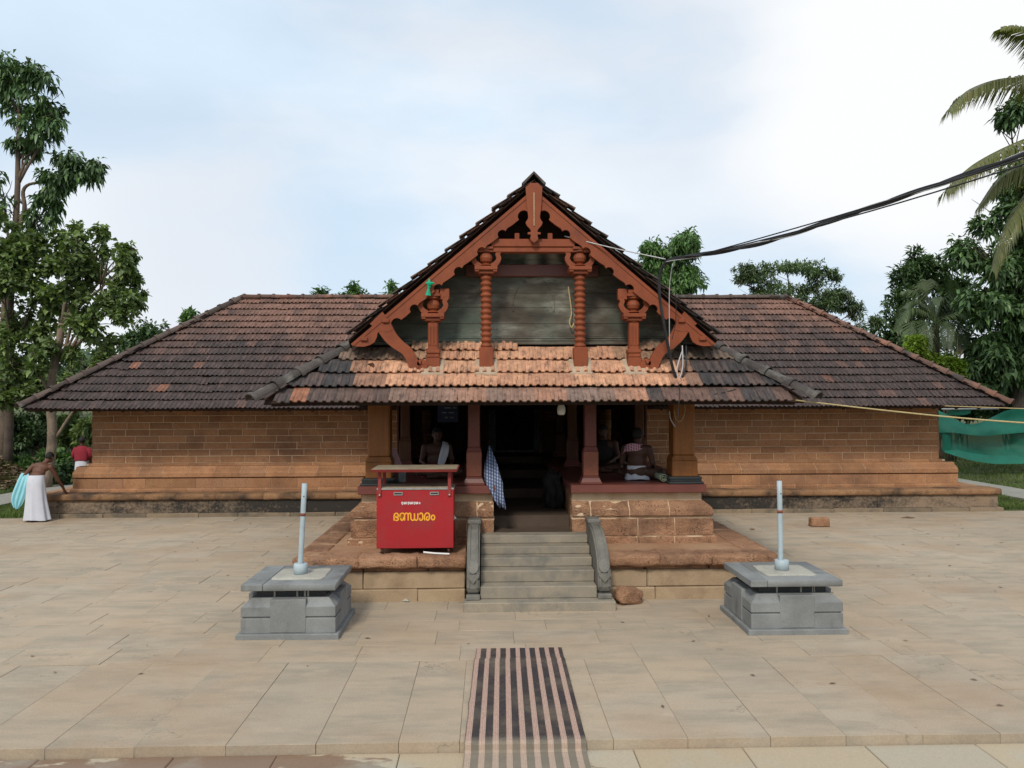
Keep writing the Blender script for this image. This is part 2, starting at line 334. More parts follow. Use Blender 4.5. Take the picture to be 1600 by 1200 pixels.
def mat_ground():
    m, nt, b, g = start('ground_soil_and_grass')
    P = g.outputs['Position']
    n = noise_(nt, P, 0.35, 8, 0.65); n2 = noise_(nt, P, 5, 6, 0.7)
    t = math_(nt, 'ADD', math_(nt, 'MULTIPLY', n, 0.7), math_(nt, 'MULTIPLY', n2, 0.3))
    c = mixc(nt, ramp(nt, t, [(0.42, 0.0), (0.6, 1.0)]), (0.072, 0.105, 0.03), (0.105, 0.09, 0.05))
    c = mixc(nt, ramp(nt, noise_(nt, P, 1.4, 6), [(0.55, 0.0), (0.7, 0.6)]), c, (0.16, 0.12, 0.08))
    nt.links.new(c, b.inputs['Base Color']); b.inputs['Roughness'].default_value = 1.0
    bump(nt, b, n2, 0.6, 0.05)
    return m
M['ground'] = mat_ground()

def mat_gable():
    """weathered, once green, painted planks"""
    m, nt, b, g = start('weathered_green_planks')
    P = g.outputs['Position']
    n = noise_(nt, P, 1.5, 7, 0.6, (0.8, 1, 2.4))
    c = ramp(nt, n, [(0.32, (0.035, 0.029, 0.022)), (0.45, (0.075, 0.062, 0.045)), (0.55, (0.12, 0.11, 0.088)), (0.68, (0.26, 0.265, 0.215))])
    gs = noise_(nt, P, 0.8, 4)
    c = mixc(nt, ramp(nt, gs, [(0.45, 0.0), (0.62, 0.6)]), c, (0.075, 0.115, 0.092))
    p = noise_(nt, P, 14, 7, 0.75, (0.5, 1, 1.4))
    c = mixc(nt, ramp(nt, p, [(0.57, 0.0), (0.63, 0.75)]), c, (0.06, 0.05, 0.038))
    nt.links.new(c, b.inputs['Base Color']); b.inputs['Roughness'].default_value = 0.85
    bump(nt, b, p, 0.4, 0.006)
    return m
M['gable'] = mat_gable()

def mat_pole():
    m, nt, b, g = start('pale_blue_painted_pipe')
    P = g.outputs['Position']
    n = noise_(nt, P, 6, 8, 0.7, (1, 1, 0.8))
    c = mixc(nt, ramp(nt, n, [(0.40, 0.0), (0.62, 1.0)]), (0.40, 0.475, 0.505), (0.33, 0.40, 0.43))
    c = mixc(nt, ramp(nt, noise_(nt, P, 3.2, 8, 0.75), [(0.60, 0.0), (0.67, 0.85)]), c, (0.36, 0.22, 0.11))
    c = mixc(nt, ramp(nt, noise_(nt, P, 24, 4, 0.7), [(0.70, 0.0), (0.74, 0.9)]), c, (0.05, 0.045, 0.04))
    nt.links.new(c, b.inputs['Base Color']); b.inputs['Roughness'].default_value = 0.6
    return m
M['pole'] = mat_pole()
M['pole_rust'] = weathered('rust_band', (0.25, 0.07, 0.04), (0.16, 0.06, 0.04), 15, (0.4, 0.4, 0.4), 14, (0.6, 0.68), 0.8, 60, 0.2)

def mat_carpet():
    m, nt, b, g = start('striped_coir_carpet')
    P = g.outputs['Position']
    u = nd(nt, 'ShaderNodeUVMap', uv_map='UVMap')
    k = nd(nt, 'ShaderNodeSeparateXYZ'); nt.links.new(u.outputs[0], k.inputs[0])
    x = k.outputs[0]
    fr = math_(nt, 'FRACT', math_(nt, 'MULTIPLY_ADD', x, 8.86)); 
    # MULTIPLY_ADD: third socket is the offset
    fr.node.inputs[0].links[0].from_node.inputs[2].default_value = 0.13
    nzs = math_(nt, 'MULTIPLY', math_(nt, 'SUBTRACT', noise_(nt, P, 60, 3), 0.5), 0.06)
    f2 = math_(nt, 'ADD', fr, nzs)
    light = mixc(nt, ramp(nt, math_(nt, 'FRACT', math_(nt, 'MULTIPLY', x, 62.0)), [(0.35, 0.0), (0.5, 1.0)]), (0.43, 0.29, 0.235), (0.36, 0.24, 0.195))
    stripes = mixc(nt, ramp(nt, f2, [(0.17, 0.0), (0.19, 1.0), (0.60, 1.0), (0.62, 0.0)]), (0.052, 0.043, 0.043), light)
    weave = noise_(nt, P, 110, 3, 0.7, (1, 0.35, 1))
    c = mixc(nt, 1.0, stripes, ramp(nt, weave, [(0.3, 0.72), (0.7, 1.28)]), 'MULTIPLY')
    dust = noise_(nt, P, 2.2, 7, 0.65)
    c = mixc(nt, ramp(nt, dust, [(0.45, 0.0), (0.75, 0.30)]), c, (0.36, 0.29, 0.20))
    y = nd(nt, 'ShaderNodeSeparateXYZ'); nt.links.new(P, y.inputs[0])
    mr = nd(nt, 'ShaderNodeMapRange'); nt.links.new(math_(nt, 'ADD', y.outputs[1], math_(nt, 'MULTIPLY', weave, 0.2)), mr.inputs[0])
    for i, v in ((1, 6.75), (2, 6.62), (3, 0.0), (4, 0.38)): mr.inputs[i].default_value = v
    c = mixc(nt, mr.outputs[0], c, (0.40, 0.345, 0.255))
    nt.links.new(c, b.inputs['Base Color']); b.inputs['Roughness'].default_value = 0.95
    b.inputs['Specular IOR Level'].default_value = 0.1
    bump(nt, b, weave, 0.5, 0.006)
    return m
M['carpet'] = mat_carpet()

def mat_check(name, c1, c2, c3, s):
    m, nt, b, g = start(name)
    P = g.outputs['Position']
    k = nd(nt, 'ShaderNodeSeparateXYZ'); nt.links.new(P, k.inputs[0])
    a = ramp(nt, math_(nt, 'FRACT', math_(nt, 'MULTIPLY', k.outputs[0], s)), [(0.45, 0.0), (0.5, 1.0)])
    z = ramp(nt, math_(nt, 'FRACT', math_(nt, 'MULTIPLY', math_(nt, 'ADD', k.outputs[2], math_(nt, 'MULTIPLY', k.outputs[0], 0.35)), s * 0.8)), [(0.45, 0.0), (0.5, 1.0)])
    c = mixc(nt, a, c1, c2); c = mixc(nt, math_(nt, 'MULTIPLY', z, 0.6), c, c3)
    nt.links.new(c, b.inputs['Base Color']); b.inputs['Roughness'].default_value = 0.9
    return m
M['check_cloth'] = mat_check('blue_checked_cloth', (0.36, 0.43, 0.56), (0.07, 0.10, 0.20), (0.03, 0.04, 0.10), 26)
M['pink_cloth'] = mat_check('pink_checked_cloth', (0.60, 0.33, 0.42), (0.32, 0.05, 0.11), (0.5, 0.4, 0.42), 28)

def mat_net():
    m, nt, b, g = start('green_shade_net')
    P = g.outputs['Position']
    n = noise_(nt, P, 1.2, 6, 0.6)
    c = mixc(nt, ramp(nt, n, [(0.35, 0.0), (0.65, 1.0)]), (0.002, 0.125, 0.075), (0.006, 0.18, 0.115))
    nt.links.new(c, b.inputs['Base Color']); b.inputs['Roughness'].default_value = 0.6
    return m, nt, b
def net(alpha):
    m, nt, b = mat_net()
    b.inputs['Alpha'].default_value = alpha
    m.name = 'green_shade_net_%d' % int(alpha * 100)
    return m
M['net_thick'] = net(0.97); M['net_thin'] = net(0.82)
M['glass_white'] = weathered('white_glass', (0.75, 0.76, 0.70), (0.7, 0.71, 0.66), 8, None, rough=0.3, bs=60, bst=0, grain=0)
M['blue_board'] = weathered('blue_board', (0.02, 0.03, 0.08), (0.025, 0.035, 0.09), 5, None, rough=0.5, bs=50, bst=0)
M['red_board'] = weathered('red_board', (0.20, 0.02, 0.03), (0.17, 0.02, 0.03), 5, None, rough=0.5, bs=50, bst=0)
M['brass'] = weathered('brass', (0.7, 0.5, 0.25), (0.6, 0.42, 0.2), 8, None, rough=0.3, bs=50, bst=0)
M['brass'].node_tree.nodes['Principled BSDF'].inputs['Metallic'].default_value = 0.9
M['green_plastic'] = weathered('green_plastic', (0.01, 0.30, 0.16), (0.015, 0.36, 0.2), 20, None, rough=0.4, bs=50, bst=0)
M['paper'] = weathered('pinkish_print', (0.42, 0.24, 0.24), (0.34, 0.19, 0.2), 9, None, rough=0.8, bs=60, bst=0)
M['ridge'] = weathered('sooty_ridge_tile', (0.085, 0.072, 0.064), (0.055, 0.046, 0.043), 4, (0.17, 0.16, 0.14), 3.4, (0.53, 0.68), 0.9, 60, 0.5, 0.01, 0.2, 0.3)
M['ridge_red'] = weathered('weathered_ridge_tile', (0.22, 0.105, 0.07), (0.11, 0.075, 0.062), 2.6, (0.06, 0.05, 0.045), 2.0, (0.46, 0.64), 0.9, 60, 0.5, 0.01, 0.3, 0.3)
M['ridge_mid'] = weathered('dark_ridge_tile', (0.10, 0.07, 0.058), (0.065, 0.05, 0.044), 3, (0.15, 0.14, 0.125), 3.0, (0.56, 0.7), 0.9, 60, 0.5, 0.01, 0.3, 0.3)
M['grey_wood'] = weathered('dark_grey_wood', (0.075, 0.07, 0.055), (0.05, 0.045, 0.036), 5, None, rough=0.9, bs=40, bst=0.2)
M['red_wood2'] = weathered('brown_red_wood', (0.22, 0.068, 0.036), (0.175, 0.052, 0.03), 3, None, rough=0.5, bs=40, bst=0.1, spec=0.4)
M['brown_wood'] = weathered('brown_wood', (0.13, 0.052, 0.025), (0.09, 0.036, 0.02), 3, None, rough=0.6, bs=40, bst=0.1, stretch=(4, 4, .6))

# ---------------------------------------------------------------- geometry helpers
WL = {}                                            # world location of the Empties
def tag(o, label=None, cat=None, group=None, kind=None):
    if label: o['label'] = label
    if cat: o['category'] = cat
    if group: o['group'] = group
    if kind: o['kind'] = kind
    return o
def attach(o, parent):
    if parent is not None:
        o.parent = parent
        o.matrix_parent_inverse = Matrix.Translation(-WL.get(parent.name, Vector((0, 0, 0))))
    return o
def empty(name, loc, label, cat, group=None):
    o = bpy.data.objects.new(name, None); col.objects.link(o)
    o.location = loc; o.empty_display_size = 0.2
    WL[o.name] = Vector(loc)
    return tag(o, label, cat, group)
def place(name, me, parent=None, mw=None, color=None, m=None):
    o = bpy.data.objects.new(name, me); col.objects.link(o)
    if m and not me.materials: me.materials.append(m)
    attach(o, parent)
    if mw is not None: o.matrix_basis = mw
    if color: o.color = tuple(color[:3]) + (1,)
    return o
def at(px, py, Y):
    """point at depth Y that shows at photo pixel (px, py)"""
    d = r2 * ((px - 800) / FPX) + u2 * ((600 - py) / FPX) + fwd
    return Vector((CX, 0, CZ)) + d * (Y / d.y)

class MB:
    def __init__(s): s.v = []; s.f = []; s.uv = None; s.tone = []
    def add(s, vs, fs, tone=None):
        b = len(s.v); s.v.extend([tuple(p) for p in vs]); s.f.extend([tuple(i + b for i in f) for f in fs])
        if tone is not None: s.tone.extend([tone] * len(vs))
        return s
    def box(s, x0, x1, y0, y1, z0, z1, b=0.0):
        vs, fs = cbox_data(abs(x1 - x0), abs(y1 - y0), abs(z1 - z0), b)
        c = ((x0 + x1) / 2, (y0 + y1) / 2, (z0 + z1) / 2)
        return s.add([(p[0] + c[0], p[1] + c[1], p[2] + c[2]) for p in vs], fs)
    def tube(s, pts, r, n=8, cap=True):
        pts = [Vector(p) for p in pts]; k = len(pts)
        rr = r if isinstance(r, (list, tuple)) else [r] * k
        t0 = (pts[1] - pts[0]).normalized()
        a = t0.orthogonal().normalized()
        vs = []
        for i in range(k):
            t = (pts[min(i + 1, k - 1)] - pts[max(i - 1, 0)]).normalized()
            a = (a - t * a.dot(t)); a = a.normalized() if a.length > 1e-6 else t.orthogonal().normalized()
            bb = t.cross(a)
            for j in range(n):
                q = 2 * math.pi * j / n
                vs.append(pts[i] + (a * math.cos(q) + bb * math.sin(q)) * rr[i])
        fs = [(i * n + j, i * n + (j + 1) % n, (i + 1) * n + (j + 1) % n, (i + 1) * n + j) for i in range(k - 1) for j in range(n)]
        if cap: fs += [tuple(range(n - 1, -1, -1)), tuple(range((k - 1) * n, k * n))]
        return s.add(vs, fs)
    def lathe(s, prof, c, n=16):
        """prof: (radius, z) from the bottom up"""
        vs = [(c[0] + r * math.cos(2 * math.pi * j / n), c[1] + r * math.sin(2 * math.pi * j / n), c[2] + z) for r, z in prof for j in range(n)]
        k = len(prof)
        fs = [(i * n + j, i * n + (j + 1) % n, (i + 1) * n + (j + 1) % n, (i + 1) * n + j) for i in range(k - 1) for j in range(n)]
        fs += [tuple(range(n - 1, -1, -1)), tuple(range((k - 1) * n, k * n))]
        return s.add(vs, fs)
    def frustum(s, x, y, z0, z1, hx0, hy0, hx1, hy1):
        vs = [(x - hx0, y - hy0, z0), (x + hx0, y - hy0, z0), (x + hx0, y + hy0, z0), (x - hx0, y + hy0, z0),
              (x - hx1, y - hy1, z1), (x + hx1, y - hy1, z1), (x + hx1, y + hy1, z1), (x - hx1, y + hy1, z1)]
        return s.add(vs, [(3, 2, 1, 0), (4, 5, 6, 7), (0, 1, 5, 4), (1, 2, 6, 5), (2, 3, 7, 6), (3, 0, 4, 7)])
    def prism(s, poly, a0, a1, axis='y'):
        """polygon in the plane across `axis`, pushed from a0 to a1; axis y: (x, z), x: (y, z), z: (x, y)"""
        n = len(poly)
        def P(p, a): return (p[0], a, p[1]) if axis == 'y' else (a, p[0], p[1]) if axis == 'x' else (p[0], p[1], a)
        vs = [P(p, a0) for p in poly] + [P(p, a1) for p in poly]
        fs = [tuple(range(n)), tuple(range(2 * n - 1, n - 1, -1))] + [(i, n + i, n + (i + 1) % n, (i + 1) % n) for i in range(n)]
        return s.add(vs, fs)
    def ribbon(s, pts, wid, a0, a1, axis='y'):
        """thick bar following pts with the given widths"""
        L, R = [], []
        for i, p in enumerate(pts):
            q = pts[min(i + 1, len(pts) - 1)]; o = pts[max(i - 1, 0)]
            dx, dz = q[0] - o[0], q[1] - o[1]; l = math.hypot(dx, dz) or 1
            ww = (wid[i] if isinstance(wid, (list, tuple)) else wid) / 2
            L.append((p[0] - dz / l * ww, p[1] + dx / l * ww)); R.append((p[0] + dz / l * ww, p[1] - dx / l * ww))
        for i in range(len(pts) - 1):
            s.prism([R[i], R[i + 1], L[i + 1], L[i]], a0, a1, axis)
        return s
    def mesh(s, name, m=None, smooth=False, recalc=True):
        me = bpy.data.meshes.new(name)
        me.from_pydata(s.v, [], s.f)
        if s.tone:
            ca = me.color_attributes.new('tone', 'FLOAT_COLOR', 'POINT')
            ca.data.foreach_set('color', np.array([tuple(t[:3]) + (1,) for t in s.tone], dtype=np.float32).ravel())
        if recalc and len(s.f) < 60000:
            bm = bmesh.new(); bm.from_mesh(me); bmesh.ops.recalc_face_normals(bm, faces=bm.faces); bm.to_mesh(me); bm.free()
        if smooth:
            me.polygons.foreach_set('use_smooth', [True] * len(me.polygons))
        if m: me.materials.append(m)
        me.update()
        return me
    def build(s, name, m, parent=None, smooth=False, kind=None, label=None, recalc=True):
        o = place(name, s.mesh(name, m, smooth, recalc), parent)
        return tag(o, label, None, None, kind)

_cb = {}
def cbox_data(lx, ly, lz, b):
    """box with chamfered edges, centred"""
    h = (lx / 2, ly / 2, lz / 2)
    if b <= 0:
        vs = [(x * h[0], y * h[1], z * h[2]) for x in (-1, 1) for y in (-1, 1) for z in (-1, 1)]
        return vs, [(0, 1, 3, 2), (4, 6, 7, 5), (0, 4, 5, 1), (2, 3, 7, 6), (0, 2, 6, 4), (1, 5, 7, 3)]
    b = min(b, 0.45 * min(lx, ly, lz))
    vs, idx = [], {}
    for x in (-1, 1):
        for y in (-1, 1):
            for z in (-1, 1):
                for a in range(3):
                    s = (x, y, z)
                    idx[(x, y, z, a)] = len(vs)
                    vs.append(tuple(s[k] * (h[k] - (0 if k == a else b)) for k in range(3)))
    fs = []
    for a in range(3):
        u, v = [(1, 2), (2, 0), (0, 1)][a]
        for s in (-1, 1):
            q = []
            for (cu, cv) in ((-1, -1), (1, -1), (1, 1), (-1, 1)):
                t = [0, 0, 0]; t[a] = s; t[u] = cu; t[v] = cv; q.append(idx[tuple(t) + (a,)])
            fs.append(tuple(q) if s > 0 else tuple(reversed(q)))
    for a in range(3):                                  # edges parallel to axis a
        u, v = [(1, 2), (2, 0), (0, 1)][a]
        for su in (-1, 1):
            for sv in (-1, 1):
                t0 = [0, 0, 0]; t0[u] = su; t0[v] = sv; t1 = list(t0); t0[a] = -1; t1[a] = 1
                fs.append((idx[tuple(t0) + (u,)], idx[tuple(t1) + (u,)], idx[tuple(t1) + (v,)], idx[tuple(t0) + (v,)]))
    for x in (-1, 1):
        for y in (-1, 1):
            for z in (-1, 1):
                fs.append((idx[(x, y, z, 0)], idx[(x, y, z, 1)], idx[(x, y, z, 2)]))
    return vs, fs
_bm = {}
def block_mesh(lx, ly, lz, b, m, variant=0):
    """shared chamfered block, faces slightly out of true; sizes rounded so that alike blocks share one mesh"""
    k = (round(lx, 2), round(ly, 2), round(lz, 3), b, m.name, variant)
    if k in _bm: return _bm[k]
    vs, fs = cbox_data(lx, ly, lz, b)
    r = random.Random(hash((k[0], k[2], variant)) & 0xffff)
    j = b * 0.45
    vs = [(x + r.uniform(-j, j), y + r.uniform(-j, j), z + r.uniform(-j, j)) for x, y, z in vs]
    mb = MB(); mb.add(vs, fs)
    _bm[k] = mb.mesh('block', m)
    return _bm[k]
def block(name, x0, x1, y0, y1, z0, z1, m, parent, b=0.01, color=None):
    o = place(name, block_mesh(x1 - x0, y1 - y0, z1 - z0, b, m, rnd.randrange(3)), parent,
              Matrix.Translation(((x0 + x1) / 2, (y0 + y1) / 2, (z0 + z1) / 2)), color)
    return o
def rough_mesh(lx, ly, lz, rnd_, amp, seed, m, cuts=6, freq=7.0):
    """rounded, eroded stone: subdivided box pushed towards a superellipsoid and roughened"""
    bm = bmesh.new(); bmesh.ops.create_cube(bm, size=2.0)
    nx = max(2, min(14, int(lx / 0.06))); 
    bmesh.ops.subdivide_edges(bm, edges=bm.edges[:], cuts=cuts, use_grid_fill=True)
    for v in bm.verts:
        p = v.co.copy()
        h = Vector((lx / 2, ly / 2, lz / 2))
        q = Vector(p)
        # round the section across x
        l = (abs(q.y) ** 4 + abs(q.z) ** 4) ** 0.25 if rnd_ else 1
        if rnd_ and l > 0:
            f = 1 - rnd_ * (1 - 1 / max(l, 1e-4)) if l > 1 else 1
            q.y *= f; q.z *= f
            ex = max(abs(q.x), 1e-4); l2 = (ex ** 8 + max(abs(q.y), abs(q.z)) ** 8) ** 0.125
            if l2 > 1: q.x /= l2 ** 0.6
        w_ = Vector((q.x * h.x, q.y * h.y, q.z * h.z))
        nv = mnoise.noise_vector(w_ * freq + Vector((seed * 3.7, seed * 1.3, seed)))
        n2 = mnoise.noise_vector(w_ * freq * 3.1 + Vector((seed, seed * 2.3, 5)))
        v.co = w_ + nv * amp + n2 * amp * 0.5
    bmesh.ops.recalc_face_normals(bm, faces=bm.faces)
    me = bpy.data.meshes.new('rough_stone'); bm.to_mesh(me); bm.free()
    me.materials.append(m)
    me.polygons.foreach_set('use_smooth', [True] * len(me.polygons))
    return me
def stone_mesh(r, amp, seed, m):
    bm = bmesh.new(); bmesh.ops.create_icosphere(bm, subdivisions=4, radius=1.0)
    for v in bm.verts:
        p = v.co.copy(); q = Vector((math.copysign(abs(p.x) ** .7, p.x), math.copysign(abs(p.y) ** .7, p.y), math.copysign(abs(p.z) ** .7, p.z)))
        n = mnoise.noise(p * 1.7 + Vector((seed, 0, 0))) * amp * 2.2 + mnoise.noise(p * 5 + Vector((0, seed, 0))) * amp + mnoise.noise(p * 13) * amp * .5
        v.co = Vector((q.x * r[0], q.y * r[1], q.z * r[2])) * (1 + n)
    me = bpy.data.meshes.new('stone'); bm.to_mesh(me); bm.free(); me.materials.append(m)
    me.polygons.foreach_set('use_smooth', [True] * len(me.polygons)); return me
def catmull(pts, n=6):
    P = [Vector(p) for p in pts]; out = []
    for i in range(len(P) - 1):
        p0, p1, p2, p3 = P[max(i - 1, 0)], P[i], P[i + 1], P[min(i + 2, len(P) - 1)]
        for k in range(n):
            t = k / n
            out.append(0.5 * ((2 * p1) + (p2 - p0) * t + (2 * p0 - 5 * p1 + 4 * p2 - p3) * t * t + (3 * p1 - p0 - 3 * p2 + p3) * t ** 3))
    out.append(P[-1]); return out
def courses(x0, x1, length, phase, jitter=0.0):
    """joint positions of one course of blocks"""
    xs = [x0]; x = x0 + length * (phase if phase > 0.25 else 1.0)
    while x < x1 - length * 0.3:
        xs.append(x + rnd.uniform(-jitter, jitter)); x += length
    xs.append(x1); return xs
def lerp(a, b, t): return a + (b - a) * t
def mixt(a, b, t): return tuple(lerp(a[i], b[i], t) for i in range(3))

# ---------------------------------------------------------------- the ground
def gheight(x, y):
    if 4 <= y <= 19.5 and -40 < x < 40: base = -0.16
    else: base = -0.03
    if y < 4.5: base = -0.25
    l = max(0.0, min(1.0, (-x - 15.2) / 1.6)) * max(0.0, min(1.0, (y - 24) / 3))
    base += l * 1.05 * (0.75 + 0.5 * mnoise.noise(Vector((x * 0.5, y * 0.5, 0))))
    base += max(0.0, min(1.0, (y - 27) / 6)) * 0.45 * max(0.0, min(1.0, (abs(x) - 12) / 3))
    base += max(0.0, min(1.0, (y - 60) / 60)) * 3.0
    if y > 19.6 and abs(x) > 12.0: base += 0.05 * mnoise.noise(Vector((x * 0.9, y * 0.9, 3)))
    return base
gx = sorted(set([-400, -250, -150, -90, -60, -45] + list(np.arange(-40, 40.01, 0.8)) + [45, 60, 90, 150, 250, 400]))
gy = sorted(set([-60, -30, -10, 0, 3, 4.0, 4.6, 6, 9, 12, 15, 18, 19.4, 19.6] + list(np.arange(20.2, 42, 0.8)) + [46, 52, 60, 75, 90, 120, 160, 250, 400, 700]))
gm = MB()
gm.v = [(x, y, gheight(x, y)) for y in gy for x in gx]
nxg = len(gx)
gm.f = [(j * nxg + i, j * nxg + i + 1, (j + 1) * nxg + i + 1, (j + 1) * nxg + i) for j in range(len(gy) - 1) for i in range(nxg - 1)]
ground = gm.build('ground', M['ground'], None, True, 'structure', 'grassy soil around the temple', recalc=False)

M['joint_grime'] = weathered('joint_grime', (0.25, 0.195, 0.13), (0.17, 0.13, 0.09), 3, None, rough=1, bs=30, bst=0.2)
# paths at both sides of the hall
def path_strip(x_in, x_out, y0, y1):
    mb = MB(); n = 26; vs = []
    for i in range(n + 1):
        y = lerp(y0, y1, i / n); j = 0.05 * mnoise.noise(Vector((y, x_in, 0)))
        vs += [(x_in + j, y, 0.03), (x_out + j, y, 0.03), (x_in + j, y, -0.12), (x_out + j, y, -0.12)]
    fs = []
    for i in range(n):
        a, b = i * 4, i * 4 + 4
        fs += [(a, a + 1, b + 1, b), (a, b, b + 2, a + 2), (a + 1, a + 3, b + 3, b + 1)]
    fs += [(0, 2, 3, 1), (n * 4, n * 4 + 1, n * 4 + 3, n * 4 + 2)]
    return mb.add(vs, fs)
path_strip(-13.55, -15.0, 19.7, 40).build('path', M['concrete_path'], None, False, 'structure', 'pale concrete path along the shaded bank beside the man')
path_strip(13.85, 15.35, 19.7, 40).build('path', M['concrete_path'], None, False, 'structure', 'pale concrete path below the green net')

# paved court: big slabs along the edge, then staggered courses towards the hall
bed = MB(); bed.box(-14.5, 13.5, 6.62, 19.5, -0.14, -0.006)
court = bed.build('courtyard_paving', M['joint_grime'], None, False, 'structure', 'stone paved court in front of the temple')
HX = 0.17
slabs = []                                                     # (y0, y1, x0, x1)
xs = courses(-14.3, -0.9, 0.69, 0.7, 0.04)
for a, b_ in zip(xs[:-1], xs[1:]): slabs.append((6.57, 8.61, a, b_))
xs = courses(-0.9, 13.3, 0.645, 0.9, 0.02)
for i, (a, b_) in enumerate(zip(xs[:-1], xs[1:])):
    if a < 0.05: slabs.append((6.57, 8.61, a, b_))
    else:
        k = 7.62 + rnd.uniform(-0.12, 0.12) if i % 3 else 7.85
        slabs.append((6.57, k, a, b_)); slabs.append((k, 8.61, a, b_))
y = 8.61
while y < 19.2:
    d = rnd.choice((0.46, 0.5, 0.55, 0.6, 0.52))
    if y + d > 19.0: d = 19.42 - y
    # courses need only reach a little beyond what the lens takes in
    lim0, lim1 = -0.62 * y - 3.0, 0.66 * y + 2.0
    lim0, lim1 = -14.3, 13.3
    xs = courses(lim0, lim1, rnd.choice((0.85, 0.95, 1.05, 0.75)), rnd.uniform(0.3, 1), 0.18)
    for a, b_ in zip(xs[:-1], xs[1:]):
        if y > 11.2 and a > -3.2 and b_ < 3.2: continue        # under the porch
        slabs.append((y + (.009 if y < 8.62 else 0), y + d, a, b_))
    y += d
def slab_px(s):
    ym = (s[0] + s[1]) / 2
    px = 763 + ((s[2] + s[3]) / 2 + 0.66) / ym * FPX
    return (0.0 if px < -60 or px > 1660 else 1.0) * (s[1] - s[0]) * (s[3] - s[2]) / ym ** 3
slabs.sort(key=slab_px, reverse=True)
far = MB()
for i, (y0, y1, x0, x1) in enumerate(slabs):
    g = 0.0014
    dz = rnd.uniform(-0.003, 0.003)
    if i < 298:
        o = block('paving_slab', x0 + g, x1 - g, y0 + g, y1 - g, -0.115 if y0 < 6.6 else -0.07, dz * (.6 if y0 < 8.6 else 1), M['paving'], court, 0.0025)
        o.rotation_euler = (rnd.uniform(-0.0018, 0.0018), rnd.uniform(-0.0018, 0.0018), 0)
    else:
        far.box(x0 + g, x1 - g, y0 + g, y1 - g, -0.07, dz, 0.005)
far.build('far_paving', M['paving'], court, False, 'stuff')
# lower strip in the foreground, one step down
bed = MB(); bed.box(-12, 12, 3.2, 6.59, -0.24, -0.105)
low = bed.build('lower_pavement', M['dirt'], None, False, 'structure', 'damp stained paving one step below the court')
for (y0, y1) in ((5.2, 6.565), (3.7, 5.2)):
    xs = courses(-6.5, 6.5, 0.93, 0.5, 0.1)
    for a, b_ in zip(xs[:-1], xs[1:]):
        block('paving_slab', a + .004, b_ - .004, y0 + .004, y1 - .004, -0.15, -0.078 + rnd.uniform(-.003, .002), M['lower_paving'], low, 0.006)

# ---------------------------------------------------------------- clay tiles
_tile = {}
def tile_profile(wd, seed=0):
    u = [0.0, 0.07, 0.16, 0.23, 0.42, 0.49, 0.56, 0.64, 0.71, 0.92, 1.0]
    h = [0.026, 0.034, 0.026, 0.004, 0.001, 0.024, 0.031, 0.024, 0.004, 0.002, 0.024]
    return [(a * wd * 1.02, b) for a, b in zip(u, h)]
def tile_data(wd, ln, lift=0.038, th=0.02):
    pr = tile_profile(wd); n = len(pr); vs = []
    for x, hgt in pr: vs.append((x, 0, hgt + lift))
    for x, hgt in pr: vs.append((x, ln * 1.12, hgt * 0.08 + 0.004))
    for x, hgt in pr: vs.append((x, 0.004, hgt + lift - th))
    fs = [(i, i + 1, n + i + 1, n + i) for i in range(n - 1)] + [(2 * n + i, 2 * n + i + 1, i + 1, i) for i in range(n - 1)]
    fs += [(0, n, 2 * n), (n - 1, 3 * n - 1, 2 * n - 1)]
    return vs, fs
def tile_mesh(wd, ln, m):
    k = (round(wd, 3), round(ln, 3), m.name)
    if k not in _tile:
        mb = MB(); vs, fs = tile_data(wd, ln); mb.add(vs, fs); _tile[k] = mb.mesh('tile', m)
    return _tile[k]
def frame(o, u, v):
    """matrix with x along the eave, y up the slope"""
    u = Vector(u).normalized(); v = Vector(v).normalized(); n = u.cross(v).normalized()
    return Matrix(((u.x, v.x, n.x, o[0]), (u.y, v.y, n.y, o[1]), (u.z, v.z, n.z, o[2]), (0, 0, 0, 1)))
def ridge_data(ln, r0, r1, n=9, th=0.018, lip=True):
    """one ridge tile along +y, round over, with a raised lip at its lower end"""
    vs, fs = [], []
    st = [(0, r0 * 1.2), (0.06, r0 * 1.2), (0.066, r0 * .98), (ln * 1.06, r1 * .94)] if lip else [(0, r0), (ln * 1.06, r1)]
    for yy, r in st:
        for i in range(n):
            a = math.pi * (i / (n - 1)) * 1.06 - 0.03 * math.pi
            vs.append((r * math.cos(a), yy, r * 0.82 * math.sin(a)))
    for yy, r in (st[0], st[-1]):
        for i in range(n):
            a = math.pi * (i / (n - 1)) * 1.06 - 0.03 * math.pi
            vs.append(((r - th) * math.cos(a), yy, (r - th) * 0.82 * math.sin(a)))
    k = len(st)
    for j in range(k - 1): fs += [(j * n + i, (j + 1) * n + i, (j + 1) * n + i + 1, j * n + i + 1) for i in range(n - 1)]
    a0, a1 = k * n, (k + 1) * n
    fs += [(i, i + 1, a0 + i + 1, a0 + i) for i in range(n - 1)]
    fs += [(a0 + i, a0 + i + 1, a1 + i + 1, a1 + i) for i in range(n - 1)]
    return vs, fs
def ridge_run(p0, p1, step, r, m, parent, seed=0, skip=None, shift=0.0):
    """ridge tiles from the low end p0 to the high end p1"""
    p0, p1 = Vector(p0), Vector(p1); d = p1 - p0; L = d.length; d.normalize()
    side = d.cross(Vector((0, 0, 1))).normalized()
    k = max(1, round(L / step)); ln = L / k
    mb = MB(); mb.add(*ridge_data(ln, r, r * 0.92)); me = mb.mesh('ridge', m)
    for i in range(k):
        p = p0 + d * (ln * i)
        if skip and skip(p + d * ln / 2): continue
        fm = frame(p, side, d) @ Euler((rnd.uniform(-.025, .03), rnd.uniform(-.06, .06), rnd.uniform(-.025, .025))).to_matrix().to_4x4()
        place('ridge_tile', me, parent, fm)

